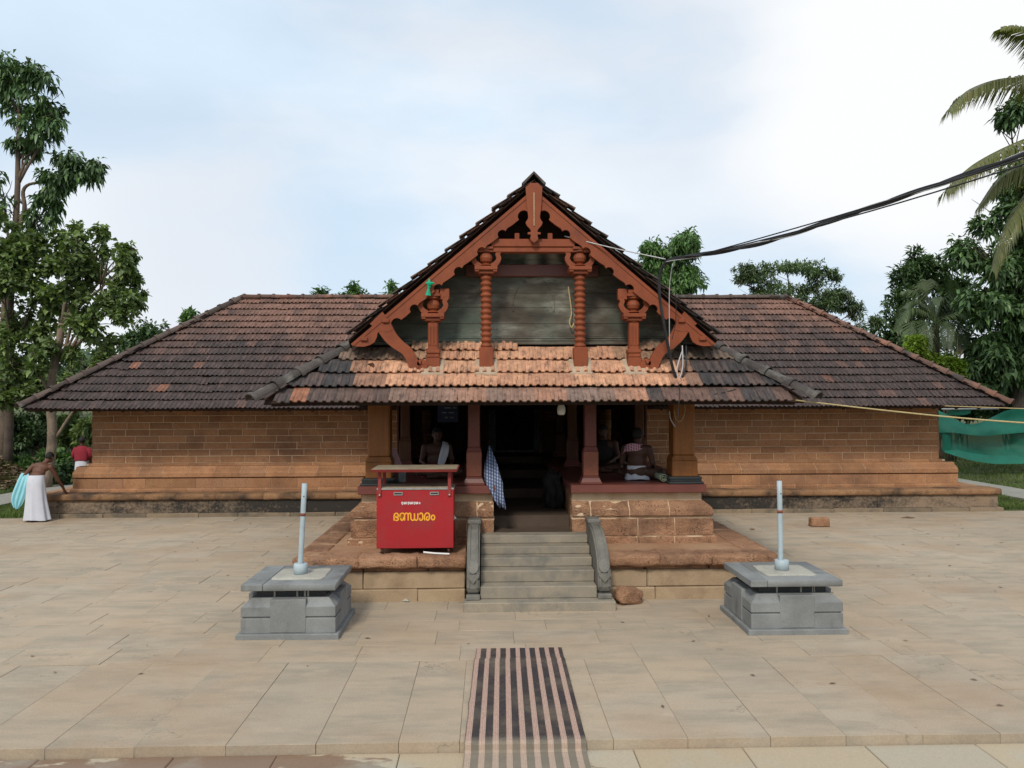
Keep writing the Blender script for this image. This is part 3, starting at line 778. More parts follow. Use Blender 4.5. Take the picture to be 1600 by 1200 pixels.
# ---------------------------------------------------------------- the long hall
EY, EZ, RY, RZ, EH = 19.0, 2.57, 22.9, 5.64, 11.62       # eave line, ridge line, half width of the eave
WY, WZ = 20.22, 3.35                                     # wall face, top of wall
hall = empty('temple_hall', (HX, 22.9, 0), 'long laterite temple hall with hipped clay tile roof behind the porch', 'temple')
# core of the walls: mortar seen in the recessed joints
mb = MB()
WH = 10.61
for x0, x1 in ((HX - WH + .03, -0.62), (0.62, HX + WH - .03)): mb.box(x0, x1, WY + 0.009, WY + 0.5, 0.5, WZ)
mb.box(-0.62, 0.62, WY + 0.02, WY + 0.5, 3.0, WZ)
mb.box(HX - WH + .03, HX - WH + .5, WY + 0.5, 26.0, 0.0, WZ); mb.box(HX + WH - .5, HX + WH - .03, WY + 0.5, 26.0, 0.0, WZ)
mb.box(HX - WH + .03, HX + WH - .03, 26.0, 26.4, 0.0, WZ)
wall = mb.build('wall', M['mortar'], hall)
BH = 0.166
z = 1.225; row = 0
while z < 2.75:
    xs = courses(HX - WH, HX + WH, 0.575, (0.5, 1.0, 0.72, 0.9, 0.4)[row % 5], 0.05)
    for a, b_ in zip(xs[:-1], xs[1:]):
        if a > -2.35 and b_ < 2.3 and not (-0.62 > b_ or a > 0.62): continue
        if b_ > -2.3 and a < 2.3: continue                    # behind the porch: joined below
        block('laterite_block', a + .007, b_ - .007, WY + rnd.uniform(-.004, .003), WY + 0.15, z + .007, z + BH - .007, M['laterite'], wall, 0.006)
    z += BH; row += 1
mid = MB()
z = 0.9; row = 0
while z < 3.0:
    for x0, x1 in ((-2.6, -0.75), (0.75, 2.6)):
        xs = courses(x0, x1, 0.5, (0.5, 1.0)[row % 2], 0.05)
        for a, b_ in zip(xs[:-1], xs[1:]): mid.box(a + .005, b_ - .005, WY, WY + .1, z + .004, z + BH - .004, 0.009)
    z += BH; row += 1
mid.build('inner_blockwork', M['laterite'], wall, kind='stuff')
sd_ = MB()
for sx in (-1, 1):
    z = 1.225; row = 0
    while z < 2.75:
        ys = courses(WY + .16, 26.3, 0.575, (0.5, 1.0)[row % 2], .03)
        for a, b_ in zip(ys[:-1], ys[1:]):
            x = HX + sx * WH
            sd_.box(min(x, x - sx * .15), max(x, x - sx * .15), a + .005, b_ - .005, z + .004, z + BH - .004, 0.009)
        z += BH; row += 1
sd_.build('side_blockwork', M['laterite'], wall, kind='stuff')
# moulded lower courses of the wall (from below: foot, band, roll, sloping shoulder)
def ring_prism(mb, prof, half, yf, m_back=None):
    pass
mould = MB()
mould.box(HX - WH - .2, HX + WH + .2, WY + .1, 26.2, 0.4, 1.2)
mould = mould.build('wall_moulding', M['mortar'], hall)
def mould_course(name, prof, half, length, phase, m, parent, x_gap=2.6, gap=.0055):
    """course of stones with the given (offset in front of the wall face, z) section"""
    xs = courses(HX - half, HX + half, length, phase, 0.05)
    bk = MB(); bpoly = [(WY + .15, prof[0][1] + .003)] + [(WY - o + .012, z_) for o, z_ in prof] + [(WY + .15, prof[-1][1] - .003)]
    bk.prism(bpoly, HX - half + .02, -2.6, 'x'); bk.prism(bpoly, 2.6, HX + half - .02, 'x')
    bk.build('joint_fill', M['mortar'], parent, kind='stuff')
    for a, b_ in zip(xs[:-1], xs[1:]):
        if a > -x_gap and b_ < x_gap: continue
        mb = MB()
        xa, xb = a + gap, b_ - gap
        poly = [(WY - o, z_) for o, z_ in prof]
        poly = [(WY + 0.2, prof[0][1])] + poly + [(WY + 0.2, prof[-1][1])]
        j = rnd.uniform(-.004, .004)
        mb.prism([(p[0] + (j if 0 < i < len(poly) - 1 else 0), p[1]) for i, p in enumerate(poly)], xa, xb, 'x')
        mb.build(name, m, parent)
mould_course('moulding_stone', [(0.33, .55), (0.33, .60), (0.29, .635)], 10.97, 0.62, .6, M['laterite'], mould)
mould_course('moulding_stone', [(0.27, .639), (0.27, .865)], 10.93, 0.60, 1.0, M['laterite'], mould)
mould_course('moulding_stone', [(0.24, .875), (0.285, .90), (0.285, .99), (0.25, 1.03), (0.12, 1.10), (.09, 1.15)], 10.93, 0.62, .45, M['laterite'], mould)
mould_course('moulding_stone', [(0.045, 1.155), (0.045, 1.205), (0.0, 1.222)], 10.66, 0.62, .8, M['laterite'], mould)
gl = MB()
for x0, x1 in ((HX - 10.9, -2.6), (2.6, HX + 10.9)): gl.box(x0, x1, WY - .2, WY + .1, .858, .882); gl.box(x0, x1, WY - .02, WY + .1, 1.145, 1.158); gl.box(x0, x1, WY - .25, WY + .1, .625, .645)
gl.build('groove_shadow_strip', M['dark_wood'], mould).name = 'groove_shade'  # dark strips laid in the grooves, shadow put in as colour
# plinth of the hall
M['dull_stone'] = weathered('dull_foot_stone', (0.25, 0.19, 0.125), (0.19, 0.145, 0.10), 2.2, (0.09, 0.08, 0.065), 2.4, (0.5, 0.7), 0.9, 70, 0.4, 0.01, 0.15, 0.25)
pl = MB(); pl.box(HX - 11.5, HX + 11.5, 19.56, 26.8, -0.05, 0.535)
plinth = pl.build('plinth', M['laterite_dust'], hall)
def front_course(name, half, y0, y1, z0, z1, length, phase, m, parent, x_gap=3.2, b=.012, gap=.004, dy=.006):
    xs = courses(HX - half, HX + half, length, phase, 0.12)
    for a, b_ in zip(xs[:-1], xs[1:]):
        if a > -x_gap and b_ < x_gap: continue
        block(name, a + gap, b_ - gap, y0 + rnd.uniform(-dy, dy), y1, z0, z1, m, parent, b)
front_course('foot_stone', 11.72, 19.38, 19.8, -0.02, 0.095, 1.1, .6, M['dull_stone'], plinth)
front_course('base_stone', 11.62, 19.45, 19.8, 0.097, 0.40, 2.3, .8, M['mould_band'], plinth, b=.006, gap=.002)
xs = courses(HX - 11.66, HX + 11.66, 0.95, .7, .15)
k = 0
for a, b_ in zip(xs[:-1], xs[1:]):
    if a > -3.1 and b_ < 3.1: continue
    me = rough_mesh(b_ - a + .05, 0.74, 0.158, 0.6, 0.007, k, M['mould_cornice'], 7, 6)
    place('cornice_stone', me, plinth, Matrix.Translation(((a + b_) / 2, 19.74, 0.475))); k += 1
for sx in (-1, 1):
    mb = MB()
    x = HX + sx * 11.66
    mb.box(min(x, x - sx * .3), max(x, x - sx * .3), 19.9, 26.9, .40, .55, .03); mb.box(min(x - sx * .04, x - sx * .3), max(x - sx * .04, x - sx * .3), 19.8, 26.9, -.02, .40)
    mb.build('plinth_side', M['laterite_dust'], plinth)
# roof: boards under the tiles, the front slope tiled piece by piece
slope_v = Vector((0, RY - EY, RZ - EZ)); SL = slope_v.length
RH = EH - (RY - EY)
mb = MB()
BY = 2 * RY - EY
e = [(HX - EH, EY + .04, EZ - .0), (HX + EH, EY + .04, EZ - .0), (HX + EH, BY, EZ - .02), (HX - EH, BY, EZ - .02), (HX - RH, RY, RZ - .02), (HX + RH, RY, RZ - .02)]
eb = [(p[0], p[1], p[2] - .03) for p in e]
mb.add(e + eb, [(0, 1, 5, 4), (1, 2, 5), (2, 3, 4, 5), (3, 0, 4), (6, 10, 11, 7), (7, 11, 8), (8, 11, 10, 9), (9, 10, 6), (0, 6, 7, 1), (1, 7, 8, 2), (2, 8, 9, 3), (3, 9, 6, 0)])
roof = mb.build('roof', M['dark_wood'], hall)
TW, NR = 0.222, 16
TL = SL / NR
u = Vector((1, 0, 0)); v = slope_v.normalized(); nrm = u.cross(v)
tm = tile_mesh(TW, TL, M['tile_one'])
tvs, tfs = tile_data(TW, TL)
def hall_tone(x, t, r):
    """clay colour: sooty near the eave, pinker and barer towards the ridge, more so on the left"""
    p = Vector((x * 0.55, t * 5, 2.0))
    n = mnoise.noise(p) * 0.5 + mnoise.noise(p * 3.1) * 0.35 + mnoise.noise(p * 7.0) * 0.25
    side = 0.22 if -6.5 < x < -2.5 else (0.02 if x < 0 else -0.02)
    k = max(0.0, min(1.0, (t - 0.42 + n * 0.55) * 1.9 + side + r.uniform(-.09, .09)))
    c = mixt((0.052, 0.039, 0.037), (0.20, 0.108, 0.080), k)
    q = r.random()
    if q < 0.018: c = mixt(c, (0.28, 0.12, 0.075), r.uniform(.3, .8))
    elif q < 0.07: c = mixt(c, (0.16, 0.085, 0.066), .5)
    elif q < 0.12: c = mixt(c, (0.045, 0.036, 0.038), .5)
    f = r.uniform(.88, 1.13)
    return tuple(a * f for a in c)
cand = []
for j in range(NR):
    t0 = j / NR
    half = EH - (RY - EY) * t0
    n = int(half * 2 / TW) + 2
    x = HX - half - TW * rnd.random()
    wob = rnd.uniform(-.01, .01)
    while x < HX + half:
        xc = x + TW / 2
        if abs(xc - HX) < half - 0.02 - (RY - EY) / NR * .4: cand.append((j, x, t0))
        x += TW
def seen_tile(j, x):
    # hidden by the porch roof: inside its outline as the court sees it
    y = EY + (RY - EY) * j / NR; zz = EZ + (RZ - EZ) * j / NR
    xs_ = (x + TW / 2 + .66) * 11.8 / y - .66
    return abs(xs_) > 2.55 - (zz - 2.75) * 11.8 / y * .6 + .6
vis = [c for c in cand if seen_tile(c[0], c[1])]
ones = set((c[0], c[1]) for c in sorted(vis, key=lambda c: (c[0], abs(c[1])))[:298])
many = MB()
for j, x, t0 in cand:
    o = Vector((x, EY, EZ)) + slope_v * t0 + Vector((0, -.045, -.02)) * (1 if j == 0 else 0)
    fm = frame(o, u, v) @ Euler((rnd.uniform(-.012, .012), rnd.uniform(-.03, .03), rnd.uniform(-.018, .018))).to_matrix().to_4x4()
    sg = mnoise.noise(Vector((x * .55, j * .35, 9)))
    fm = fm @ Matrix.Translation((0, rnd.uniform(-.008, .008) + .022 * sg - (rnd.uniform(.02, .06) if rnd.random() < .012 else 0), rnd.uniform(0, .006) + .018 * mnoise.noise(Vector((x * .4, j * .3, 2)))))
    tone = hall_tone(x + .1, t0, rnd)
    if (j, x) in ones: place('roof_tile', tm, roof, fm, tone)
    else: many.add([fm @ Vector(p) for p in tvs], tfs, tone)
# the slopes the court cannot see, coarser
for (o0, uu, vv, wid) in (((HX + EH, EY, EZ), (0, 1, 0), (-(RY - EY), 0, RZ - EZ), 2 * (RY - EY)), ((HX - EH, BY, EZ), (0, -1, 0), (RY - EY, 0, RZ - EZ), 2 * (RY - EY)), ((HX + EH, BY, EZ), (-1, 0, 0), (0, -(RY - EY), RZ - EZ), 2 * EH)):
    uu, vv0 = Vector(uu), Vector(vv)
    for j in range(NR):
        t0 = j / NR; cut = (RY - EY) * t0; x = cut
        while x < wid - cut - TW * .6:
            o = Vector(o0) + uu * x + vv0 * t0
            fm = frame(o, uu, vv0)
            many.add([fm @ Vector(p) for p in tvs], tfs, hall_tone(HX, t0, rnd)); x += TW
many.build('far_roof_tiles', M['tile_many'], roof, kind='stuff', recalc=False)
hidden = lambda p: False
ridge_run((HX - EH - .05, EY - .05, EZ + .05), (HX - RH, RY, RZ + .03), 0.40, 0.125, M['ridge_mid'], roof)
ridge_run((HX + EH + .05, EY - .05, EZ + .05), (HX + RH, RY, RZ + .03), 0.40, 0.125, M['ridge_red'], roof)
ridge_run((HX - RH, RY, RZ + .02), (HX - 2.0, RY, RZ + .02), 0.40, 0.115, M['ridge_red'], roof)
ridge_run((HX + RH, RY, RZ + .02), (HX + 1.8, RY, RZ + .02), 0.40, 0.115, M['ridge_mid'], roof)
for sx, m in ((-1, M['ridge_red']), (1, M['ridge_mid'])):
    mb = MB(); mb.add(*ridge_data(.52, .15, .14, lip=False))
    place('ridge_cap', mb.mesh('cap', m), roof, frame((HX + sx * (RH - .02) + (0.06 if sx > 0 else -0.06), RY, RZ + .055), (0, -sx, 0), (-sx, 0, 0)))
mb = MB(); mb.add(*ridge_data(.45, .13, .12, lip=False))
place('ridge_cap', mb.mesh('cap', M['ridge_red']), roof, frame((HX - RH + 1.05, RY, RZ + .055), (0, 1, 0), (1, 0, 0)))
# eave board and rafter ends
mb = MB()
mb.box(HX - EH + .05, HX + EH - .05, EY + .10, EY + .13, EZ - .05, EZ + .02)
mb.build('eave_board', M['dark_wood'], hall)
mb = MB(); x = HX - EH + .6
while x < HX + EH - .5:
    if abs(x) > 3.0:
        p0 = Vector((x, EY + .12, EZ - .05)); p1 = Vector((x, WY + .3, EZ + .93))
        mb.tube([p0, p1], 0.045, 4)
    x += 0.55
mb.build('rafter', M['dark_wood'], hall, kind='stuff')
# doorway of the hall, seen at the end of the porch
mb = MB(); mb.box(-0.62, -0.48, WY - .06, WY + .3, 1.45, 3.0, .01); mb.box(.48, .62, WY - .06, WY + .3, 1.45, 3.0, .01); mb.box(-.48, .48, WY - .06, WY + .3, 2.86, 3.0, .01); mb.box(-.48, .48, WY - .04, WY + .3, 1.3, 1.5)
fr = mb.build('door_frame', M['granite'], hall)
for sx in (-1, 1):
    mb = MB(); mb.box(min(0, sx * .475) + (.004 if sx > 0 else 0), max(0, sx * .475) - (.004 if sx < 0 else 0), WY + .05, WY + .1, 1.5, 2.855, .008)
    dl = mb.build('door_leaf', M['dark_wood'], hall)
    for r_ in range(5):
        for c_ in range(3):
            mb = MB(); mb.lathe([(0.0, .0), (.022, .004), (.02, .015), (.0, .024)], (0, 0, 0), 8)
            if (r_, c_) == (0, 0): stud = mb.mesh('stud', M['brass'], True)
            place('brass_stud', stud, dl, Matrix.Translation((sx * (.09 + .13 * c_), WY + .05, 2.05 + .16 * r_)) @ Matrix.Rotation(math.pi / 2, 4, 'X'))

# ---------------------------------------------------------------- the porch
porch = empty('entrance_porch', (0, 12.0, 0), 'gabled entrance porch with carved red bargeboards and twisted posts on laterite plinth', 'porch')
def loft(levels):
    """levels: (z, x0, x1, y0, y1) from the bottom up"""
    mb = MB(); vs = []
    for z_, x0, x1, y0, y1 in levels: vs += [(x0, y0, z_), (x1, y0, z_), (x1, y1, z_), (x0, y1, z_)]
    fs = [(3, 2, 1, 0), tuple(range(len(vs) - 4, len(vs)))]
    for i in range(len(levels) - 1):
        for j in range(4): fs.append((i * 4 + j, i * 4 + (j + 1) % 4, i * 4 + 4 + (j + 1) % 4, i * 4 + 4 + j))
    return mb.add(vs, fs)
# plinth
mb = MB(); mb.box(-3.24, -.99, 11.24, 12.1, -.05, .612); mb.box(.99, 3.24, 11.24, 12.1, -.05, .612); mb.box(-3.24, 3.24, 12.1, 19.36, -.05, .612)
pp = mb.build('plinth', M['laterite_dust'], porch)
for sx in (-1, 1):
    for nm, y0, z0, z1, ln, ph, m in (('foot_stone', 11.12, -.02, .163, 1.3, .5, M['beige_stone']), ('base_stone', 11.16, .167, .40, 1.55, .35 if sx > 0 else .9, M['beige_stone'])):
        xs = courses(.985, 3.27 if nm == 'foot_stone' else 3.23, ln, ph)
        for a, b_ in zip(xs[:-1], xs[1:]):
            block(nm, min(sx * a, sx * b_) + .003, max(sx * a, sx * b_) - .003, y0 + rnd.uniform(-.006, .006), 11.5, z0, z1, m, pp, .012)
    xs = courses(.985, 3.2, .75, .8, .1)
    for k, (a, b_) in enumerate(zip(xs[:-1], xs[1:])):
        a, b_ = min(sx * a, sx * b_), max(sx * a, sx * b_)
        place('base_stone', rough_mesh(b_ - a, .4, .085, .3, .006, k + 3, M['laterite_near'], 6, 9), pp, Matrix.Translation(((a + b_) / 2, 11.385, .435)))
    xs = courses(.98, 3.32, .74, .95, .08)
    for k, (a, b_) in enumerate(zip(xs[:-1], xs[1:])):
        a, b_ = min(sx * a, sx * b_), max(sx * a, sx * b_)
        place('cornice_stone', rough_mesh(b_ - a + .02, .46, .165, .85, .02, k + 11 * (sx + 2), M['laterite_near'], 12, 6), pp, Matrix.Translation(((a + b_) / 2, 11.27 + rnd.uniform(-.01, .01), .543 + rnd.uniform(-.006, .004))))
    ys = courses(11.5, 19.3, 1.0, .7, .1)
    for k, (a, b_) in enumerate(zip(ys[:-1], ys[1:])):
        place('cornice_stone', rough_mesh(.4, b_ - a + .02, .16, .7, .01, k + 40, M['laterite_near'], 6, 6), pp, Matrix.Translation((sx * 3.13, (a + b_) / 2, .541)))
        block('base_stone', sx * 3.2 - .05, sx * 3.2 + .05, a + .003, b_ - .003, -.02, .40, M['beige_stone'], pp, .012)
# raised benches left and right of the passage
def off(z_):
    return .13 if z_ < 1.115 else .13 * (1.238 - z_) / .123
for sx in (-1, 1):
    mb = MB(); mb.box(min(sx * .61, sx * 2.55), max(sx * .61, sx * 2.55), 12.2, 19.9, .55, 1.36)
    bench = mb.build('bench', M['laterite'], porch)
    mb = MB(); mb.box(min(sx * .58, sx * 2.66), max(sx * .58, sx * 2.66), 12.09, 12.3, .962, 1.012); mb.box(min(sx * .60, sx * 2.555), max(sx * .60, sx * 2.555), 12.17, 12.3, 1.2, 1.36)
    mb.build('joint_fill', M['mortar'], bench)
    for (zs, oo, ln, ph) in (((.60, .705, .715), (.175, .175, .15), .62, .5), ((.72, .972), (.13, .13), .535, .8), ((1.0, 1.02, 1.115, 1.236), (.115, .135, .13, .0), .58, .45), ((1.241, 1.354), (.0, .0), .51, .9)):
        xs = courses(.582, 2.57, ln, ph, .05)
        for i, (a, b_) in enumerate(zip(xs[:-1], xs[1:])):
            last = i == len(xs) - 2
            lv = []
            j = rnd.uniform(-.006, .006)
            for z_, o in zip(zs, oo):
                xa, xb = a + .005, (b_ + o if last else b_ - .005)
                lv.append((z_, min(sx * xa, sx * xb), max(sx * xa, sx * xb), 12.18 - o + j, 12.42))
            o = loft(lv).mesh('block', M['laterite_near'])
            bm = bmesh.new(); bm.from_mesh(o); bmesh.ops.bevel(bm, geom=bm.edges[:], offset=.007, segments=1, affect='EDGES'); bmesh.ops.triangulate(bm, faces=[f for f in bm.faces if len(f.verts) > 4]); bmesh.ops.subdivide_edges(bm, edges=[e for e in bm.edges if e.calc_length() > .05], cuts=5, use_grid_fill=True)
            for v_ in bm.verts:
                q_ = v_.co + Vector((i * 3.1, ln * 7, 0)); v_.co += mnoise.noise_vector(q_ * 16) * .0065 + mnoise.noise_vector(q_ * 5) * .005
            bm.to_mesh(o); bm.free()
            place('laterite_block', o, bench)
        lv = [(z_, min(sx * .59, sx * (2.57 + o - .01)), max(sx * .59, sx * (2.57 + o - .01)), 12.18 - o + .008, 12.40) for z_, o in zip(zs, oo)]
        loft(lv).build('joint_fill', M['mortar'], bench)
        ys = courses(12.42, 19.9, ln, ph, .05)
        sb = MB()
        for a, b_ in zip(ys[:-1], ys[1:]):
            for z0, z1, o0, o1 in zip(zs[:-1], zs[1:], oo[:-1], oo[1:]):
                pass
            lv = []
            for z_, o in zip(zs, oo):
                xa, xb = 2.3, 2.57 + o
                lv.append((z_, min(sx * xa, sx * xb), max(sx * xa, sx * xb), a + .003, b_ - .003))
            lf = loft(lv); sb.add(lf.v, lf.f)
        sb.build('side_blocks', M['laterite_near'], bench, kind='stuff')
    mb = MB(); mb.box(min(sx * .565, sx * 2.6), max(sx * .565, sx * 2.6), 12.03, 19.95, 1.358, 1.478, .008)
    mb.build('bench_slab', M['red_oxide'], bench)
# passage floor rising to the hall door
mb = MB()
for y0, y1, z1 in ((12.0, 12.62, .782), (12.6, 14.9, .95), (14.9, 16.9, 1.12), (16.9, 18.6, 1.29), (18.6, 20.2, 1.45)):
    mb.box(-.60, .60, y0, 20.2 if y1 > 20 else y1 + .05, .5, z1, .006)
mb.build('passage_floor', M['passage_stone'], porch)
for sx in (-1, 1):
    for q in range(5):
        a_, b_ = .66 + q * .285, .66 + q * .285 + .28
        mb = MB(); mb.box(min(sx * a_, sx * b_), max(sx * a_, sx * b_), WY - .09, WY - .03, 1.48, 2.97, .01); mb.build('back_panel', M['brown_wood'], porch)
    for q in range(10):  # side screens added to block light from the sides at the rear
        mb = MB(); mb.box(sx * 2.42 - .02, sx * 2.42 + .02, 15.73 + q * .44, 15.73 + q * .44 + .434, 1.48, 2.97, .006); mb.build('light_block_panel', M['brown_wood'], porch)
# pillars
def pillar_parts(x, y, kind, parent):
    if kind == 'corner':
        mb = MB()
        mb.frustum(x, y, 1.83, 1.90, .195, .195, .165, .165); mb.box(x - .165, x + .165, y - .165, y + .165, 1.90, 2.97, .02); mb.box(x - .195, x + .195, y - .195, y + .195, 1.58, 1.83, .012)
        p = mb.build('pillar', M['ochre_wood'], parent)
        sx = 1 if x > 0 else -1
        mb = MB()
        for z0, z1, e_ in ((1.478, 1.515, .265), (1.515, 1.545, .245), (1.545, 1.585, .25)): mb.box(x - e_, x + e_, y - .3 if z0 < 1.5 else y - e_, y + e_, z0, z1, .012)
        mb.build('pillar_base', M['black_stone'], p)
    else:
        m1, m2 = (M['maroon_wood'], M['red_wood2']) if kind == 'slim' else (M['brown_wood'], M['brown_wood'])
        mb = MB()
        mb.frustum(x, y, 1.98, 2.04, .112, .112, .09, .09); mb.box(x - .09, x + .09, y - .09, y + .09, 2.04, 2.97, .012); mb.box(x - .112, x + .112, y - .112, y + .112, 1.62, 1.98, .01)
        p = mb.build('pillar', m1, parent)
        mb = MB(); mb.box(x - .114, x + .114, y - .114, y + .114, 1.60, 1.975, .01)
        mb.build('pillar_shaft', m2, p)
        mb = MB(); mb.box(x - .165, x + .165, y - .165, y + .165, 1.478, 1.515, .008); mb.frustum(x, y, 1.515, 1.575, .15, .15, .125, .125); mb.box(x - .122, x + .122, y - .122, y + .122, 1.575, 1.60, .006)
        mb.build('pillar_base', M['red_oxide'], p)
for sx in (-1, 1):
    pillar_parts(sx * 2.31, 12.36, 'corner', porch)
    pillar_parts(sx * .88, 12.26, 'slim', porch)
    for yy in (15.6, 18.3):
        pillar_parts(sx * 2.25, yy, 'back', porch); pillar_parts(sx * .95, yy, 'back', porch)
mb = MB(); mb.box(-2.9, 2.9, 12.2, 12.5, 2.74, 2.97, .01)
for yy in (15.6, 18.3): mb.box(-2.5, 2.5, yy - .1, yy + .1, 2.76, 2.97, .01)
mb.build('beam', M['dark_wood'], porch)
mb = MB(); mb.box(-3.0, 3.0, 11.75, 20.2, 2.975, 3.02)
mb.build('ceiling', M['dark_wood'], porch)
# roof: gable over a hipped skirt
SK, PE, PEY, ZE, ZR = .854, 3.72, 11.1, 2.72, 5.90
GY, VY = 12.1, 11.60
mb = MB()
t_ = .028
for sx in (-1, 1):
    poly = [(0, VY, ZR), (sx * 2.66, VY, ZR - 2.66 * SK), (sx * 2.72, GY, ZR - 2.72 * SK), (sx * PE, PEY, ZE), (sx * PE, 20.5, ZE), (0, 22.6, ZR)]
    n = len(poly); mb.add(poly + [(p[0], p[1], p[2] - t_) for p in poly], [tuple(range(n)), tuple(range(2 * n - 1, n - 1, -1))] + [(i, (i + 1) % n, n + (i + 1) % n, n + i) for i in range(n)])
poly = [(-PE, PEY + .03, ZE + .02), (PE, PEY + .03, ZE + .02), (PE - 1.02, PEY + 1.02, ZE + 1.02 * SK), (-PE + 1.02, PEY + 1.02, ZE + 1.02 * SK)]
mb.add(poly + [(p[0], p[1], p[2] - t_) for p in poly], [(0, 1, 2, 3), (7, 6, 5, 4)] + [(i, (i + 1) % 4, 4 + (i + 1) % 4, 4 + i) for i in range(4)])
proof = mb.build('roof', M['dark_wood'], porch)
PTW, PNR = .222, 4
sv = Vector((0, 1, SK)); PL = .306; svn = sv.normalized(); un = Vector((1, 0, 0))
ptm = tile_mesh(PTW, PL, M['tile_one'])
ptv, ptf = tile_data(PTW, PL)
def skirt_tone(x, j, r):
    n = mnoise.noise(Vector((x * .9, j * 1.7, 4.0)))
    a = abs(x + .12) + n * .28
    lim = (2.05, 2.3, 2.15, 1.85, 1.6)[j]
    if j == 0:
        if a < 1.75: c = mixt((.20, .14, .115), (.40, .20, .125), max(0, min(1, .45 + n * .8 + r.uniform(-.35, .35))))
        else: c = mixt((.055, .048, .047), (.15, .085, .065), r.random() ** 2)
        if r.random() < .05 and a > 1.9: c = (.46, .17, .065)
        elif a > 2.7 and r.random() < .3: c = (.28, .12, .07)
    else:
        if a < lim - .12: c = mixt((.54, .30, .18), (.46, .235, .145), r.random())
        elif a < lim + .15: c = mixt((.40, .21, .13), (.10, .07, .06), r.random())
        else: c = mixt((.045, .042, .043), (.11, .07, .057), r.random() ** 2.5)
        if j >= 3 and a > lim - .5: c = mixt(c, (.24, .165, .11), .55)
    f = r.uniform(.92, 1.1)
    return tuple(q * f for q in c)
for j in range(PNR + 1):
    t0 = j * PL
    half = PE - t0 / sv.length
    x = -half - PTW * rnd.uniform(.1, .9)
    while x < half:
        if abs(x + PTW / 2) < half - .10:
            o = Vector((x, PEY, ZE)) + svn * t0 + Vector((0, -.05, -.02 if j == 0 else .0))
            fm = frame(o, un, svn) @ Euler((rnd.uniform(-.015, .02), rnd.uniform(-.03, .03), rnd.uniform(-.016, .016))).to_matrix().to_4x4() @ Matrix.Translation((0, rnd.uniform(-.008, .008), rnd.uniform(0, .008)))
            if j < PNR: place('roof_tile', ptm, proof, fm, skirt_tone(x + .11, j, rnd))
            elif -1.95 < x < .0 and x < -.25 or 1.4 < x < 2.0: place('roof_tile', ptm, proof, fm @ Matrix.Translation((0, -.1, .012)), skirt_tone(x + .11, 3, rnd))
        x += PTW
# both slopes of the gable; the tiles at the verge show their ends
many = MB()
for sx in (-1, 1):
    uu = Vector((0, sx, 0)); vv = Vector((-sx, 0, SK)); vl = vv.length * PE; vvn = vv.normalized()
    nr = 16; tl = vl / nr
    tv, tf = tile_data(PTW, tl, .034, .02)
    for j in range(nr):
        o0 = Vector((sx * PE, 0, ZE)) + vvn * (tl * j)
        # verge or hip limit of this course
        xh = abs(o0.x)
        ylim = VY - .05 if xh < 2.72 else GY - (xh - 2.72) + .12
        y_ = ylim + rnd.uniform(-.02, .02)
        while y_ < 19.6:
            oy = y_ if sx > 0 else y_ + PTW
            fm = frame(Vector((o0.x, oy, o0.z)), uu, vvn) @ Euler((rnd.uniform(-.02, .02), rnd.uniform(-.04, .04), rnd.uniform(-.02, .02))).to_matrix().to_4x4()
            c = mixt((.06, .05, .046), (.15, .09, .07), rnd.random() ** 2)
            if y_ < ylim + PTW and rnd.random() < .5 and y_ < 11.8:
                c = mixt(c, (.3, .14, .09), .5)
            many.add([fm @ Vector(p) for p in tv], tf, c)
            if y_ < ylim + .1 and xh < 2.72:            # doubled course along the verge
                fm2 = fm @ Matrix.Translation((-.03 if sx > 0 else .03, -.12 + rnd.uniform(-.03, .03), .034))
                many.add([fm2 @ Vector(p) for p in tv], tf, mixt(c, (.09, .075, .065), .5))
            y_ += PTW
many.build('slope_tiles', M['tile_many'], proof, kind='stuff', recalc=False)
for sx in (-1, 1):
    ridge_run((sx * (PE + .14), PEY - .14, ZE + .03), (sx * 2.58, 12.24, 3.66), .45, .112, M['ridge'], proof)
ridge_run((0, 20.2, ZR + .0), (0, VY - .02, ZR + .01), .42, .12, M['ridge'], proof)
mb = MB(); mb.ribbon([(-.16, ZR - .05), (0, ZR + .115), (.16, ZR - .05)], .035, VY - .10, VY + .36)
mb.build('ridge_cap', M['ridge'], proof)
# verge boards under the tiles, eave board
mb = MB(); mb.box(-PE + .10, PE - .10, PEY + .10, PEY + .13, ZE - .04, ZE + .03)
for sx in (-1, 1): mb.box(sx * (PE - .07) - .02, sx * (PE - .07) + .02, PEY + .2, 18.8, ZE - .05, ZE + .0)
mb.build('eave_board', M['dark_wood'], porch)
# gable wall of horizontal planks
slp = lambda z_: max(0.0, (ZR - .10 - z_) / SK)
mb = MB(); mb.prism([(-slp(3.5), 3.5), (slp(3.5), 3.5), (0, ZR - .12)], GY + .05, GY + .08)
gw = mb.build('gable_wall', M['dark_wood'], porch)
z_ = 3.70
for hgt in (.20, .24, .22, .26, .24, .3):
    z1 = z_ + hgt - .005
    mb = MB(); jy = rnd.uniform(-.004, .004)
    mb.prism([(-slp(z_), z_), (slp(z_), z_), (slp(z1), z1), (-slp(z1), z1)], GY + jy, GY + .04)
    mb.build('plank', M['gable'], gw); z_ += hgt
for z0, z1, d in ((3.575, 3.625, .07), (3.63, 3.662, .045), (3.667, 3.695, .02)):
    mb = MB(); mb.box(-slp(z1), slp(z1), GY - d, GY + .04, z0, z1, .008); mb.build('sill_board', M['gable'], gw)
mb = MB()
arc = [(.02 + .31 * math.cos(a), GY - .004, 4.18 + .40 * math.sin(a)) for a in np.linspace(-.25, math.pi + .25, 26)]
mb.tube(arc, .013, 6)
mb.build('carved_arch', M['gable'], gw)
mb = MB(); mb.box(-1.0, 1.0, GY - .07, GY + .03, 4.60, 4.78, .01); mb.build('tie_beam', M['red_oxide'], porch)
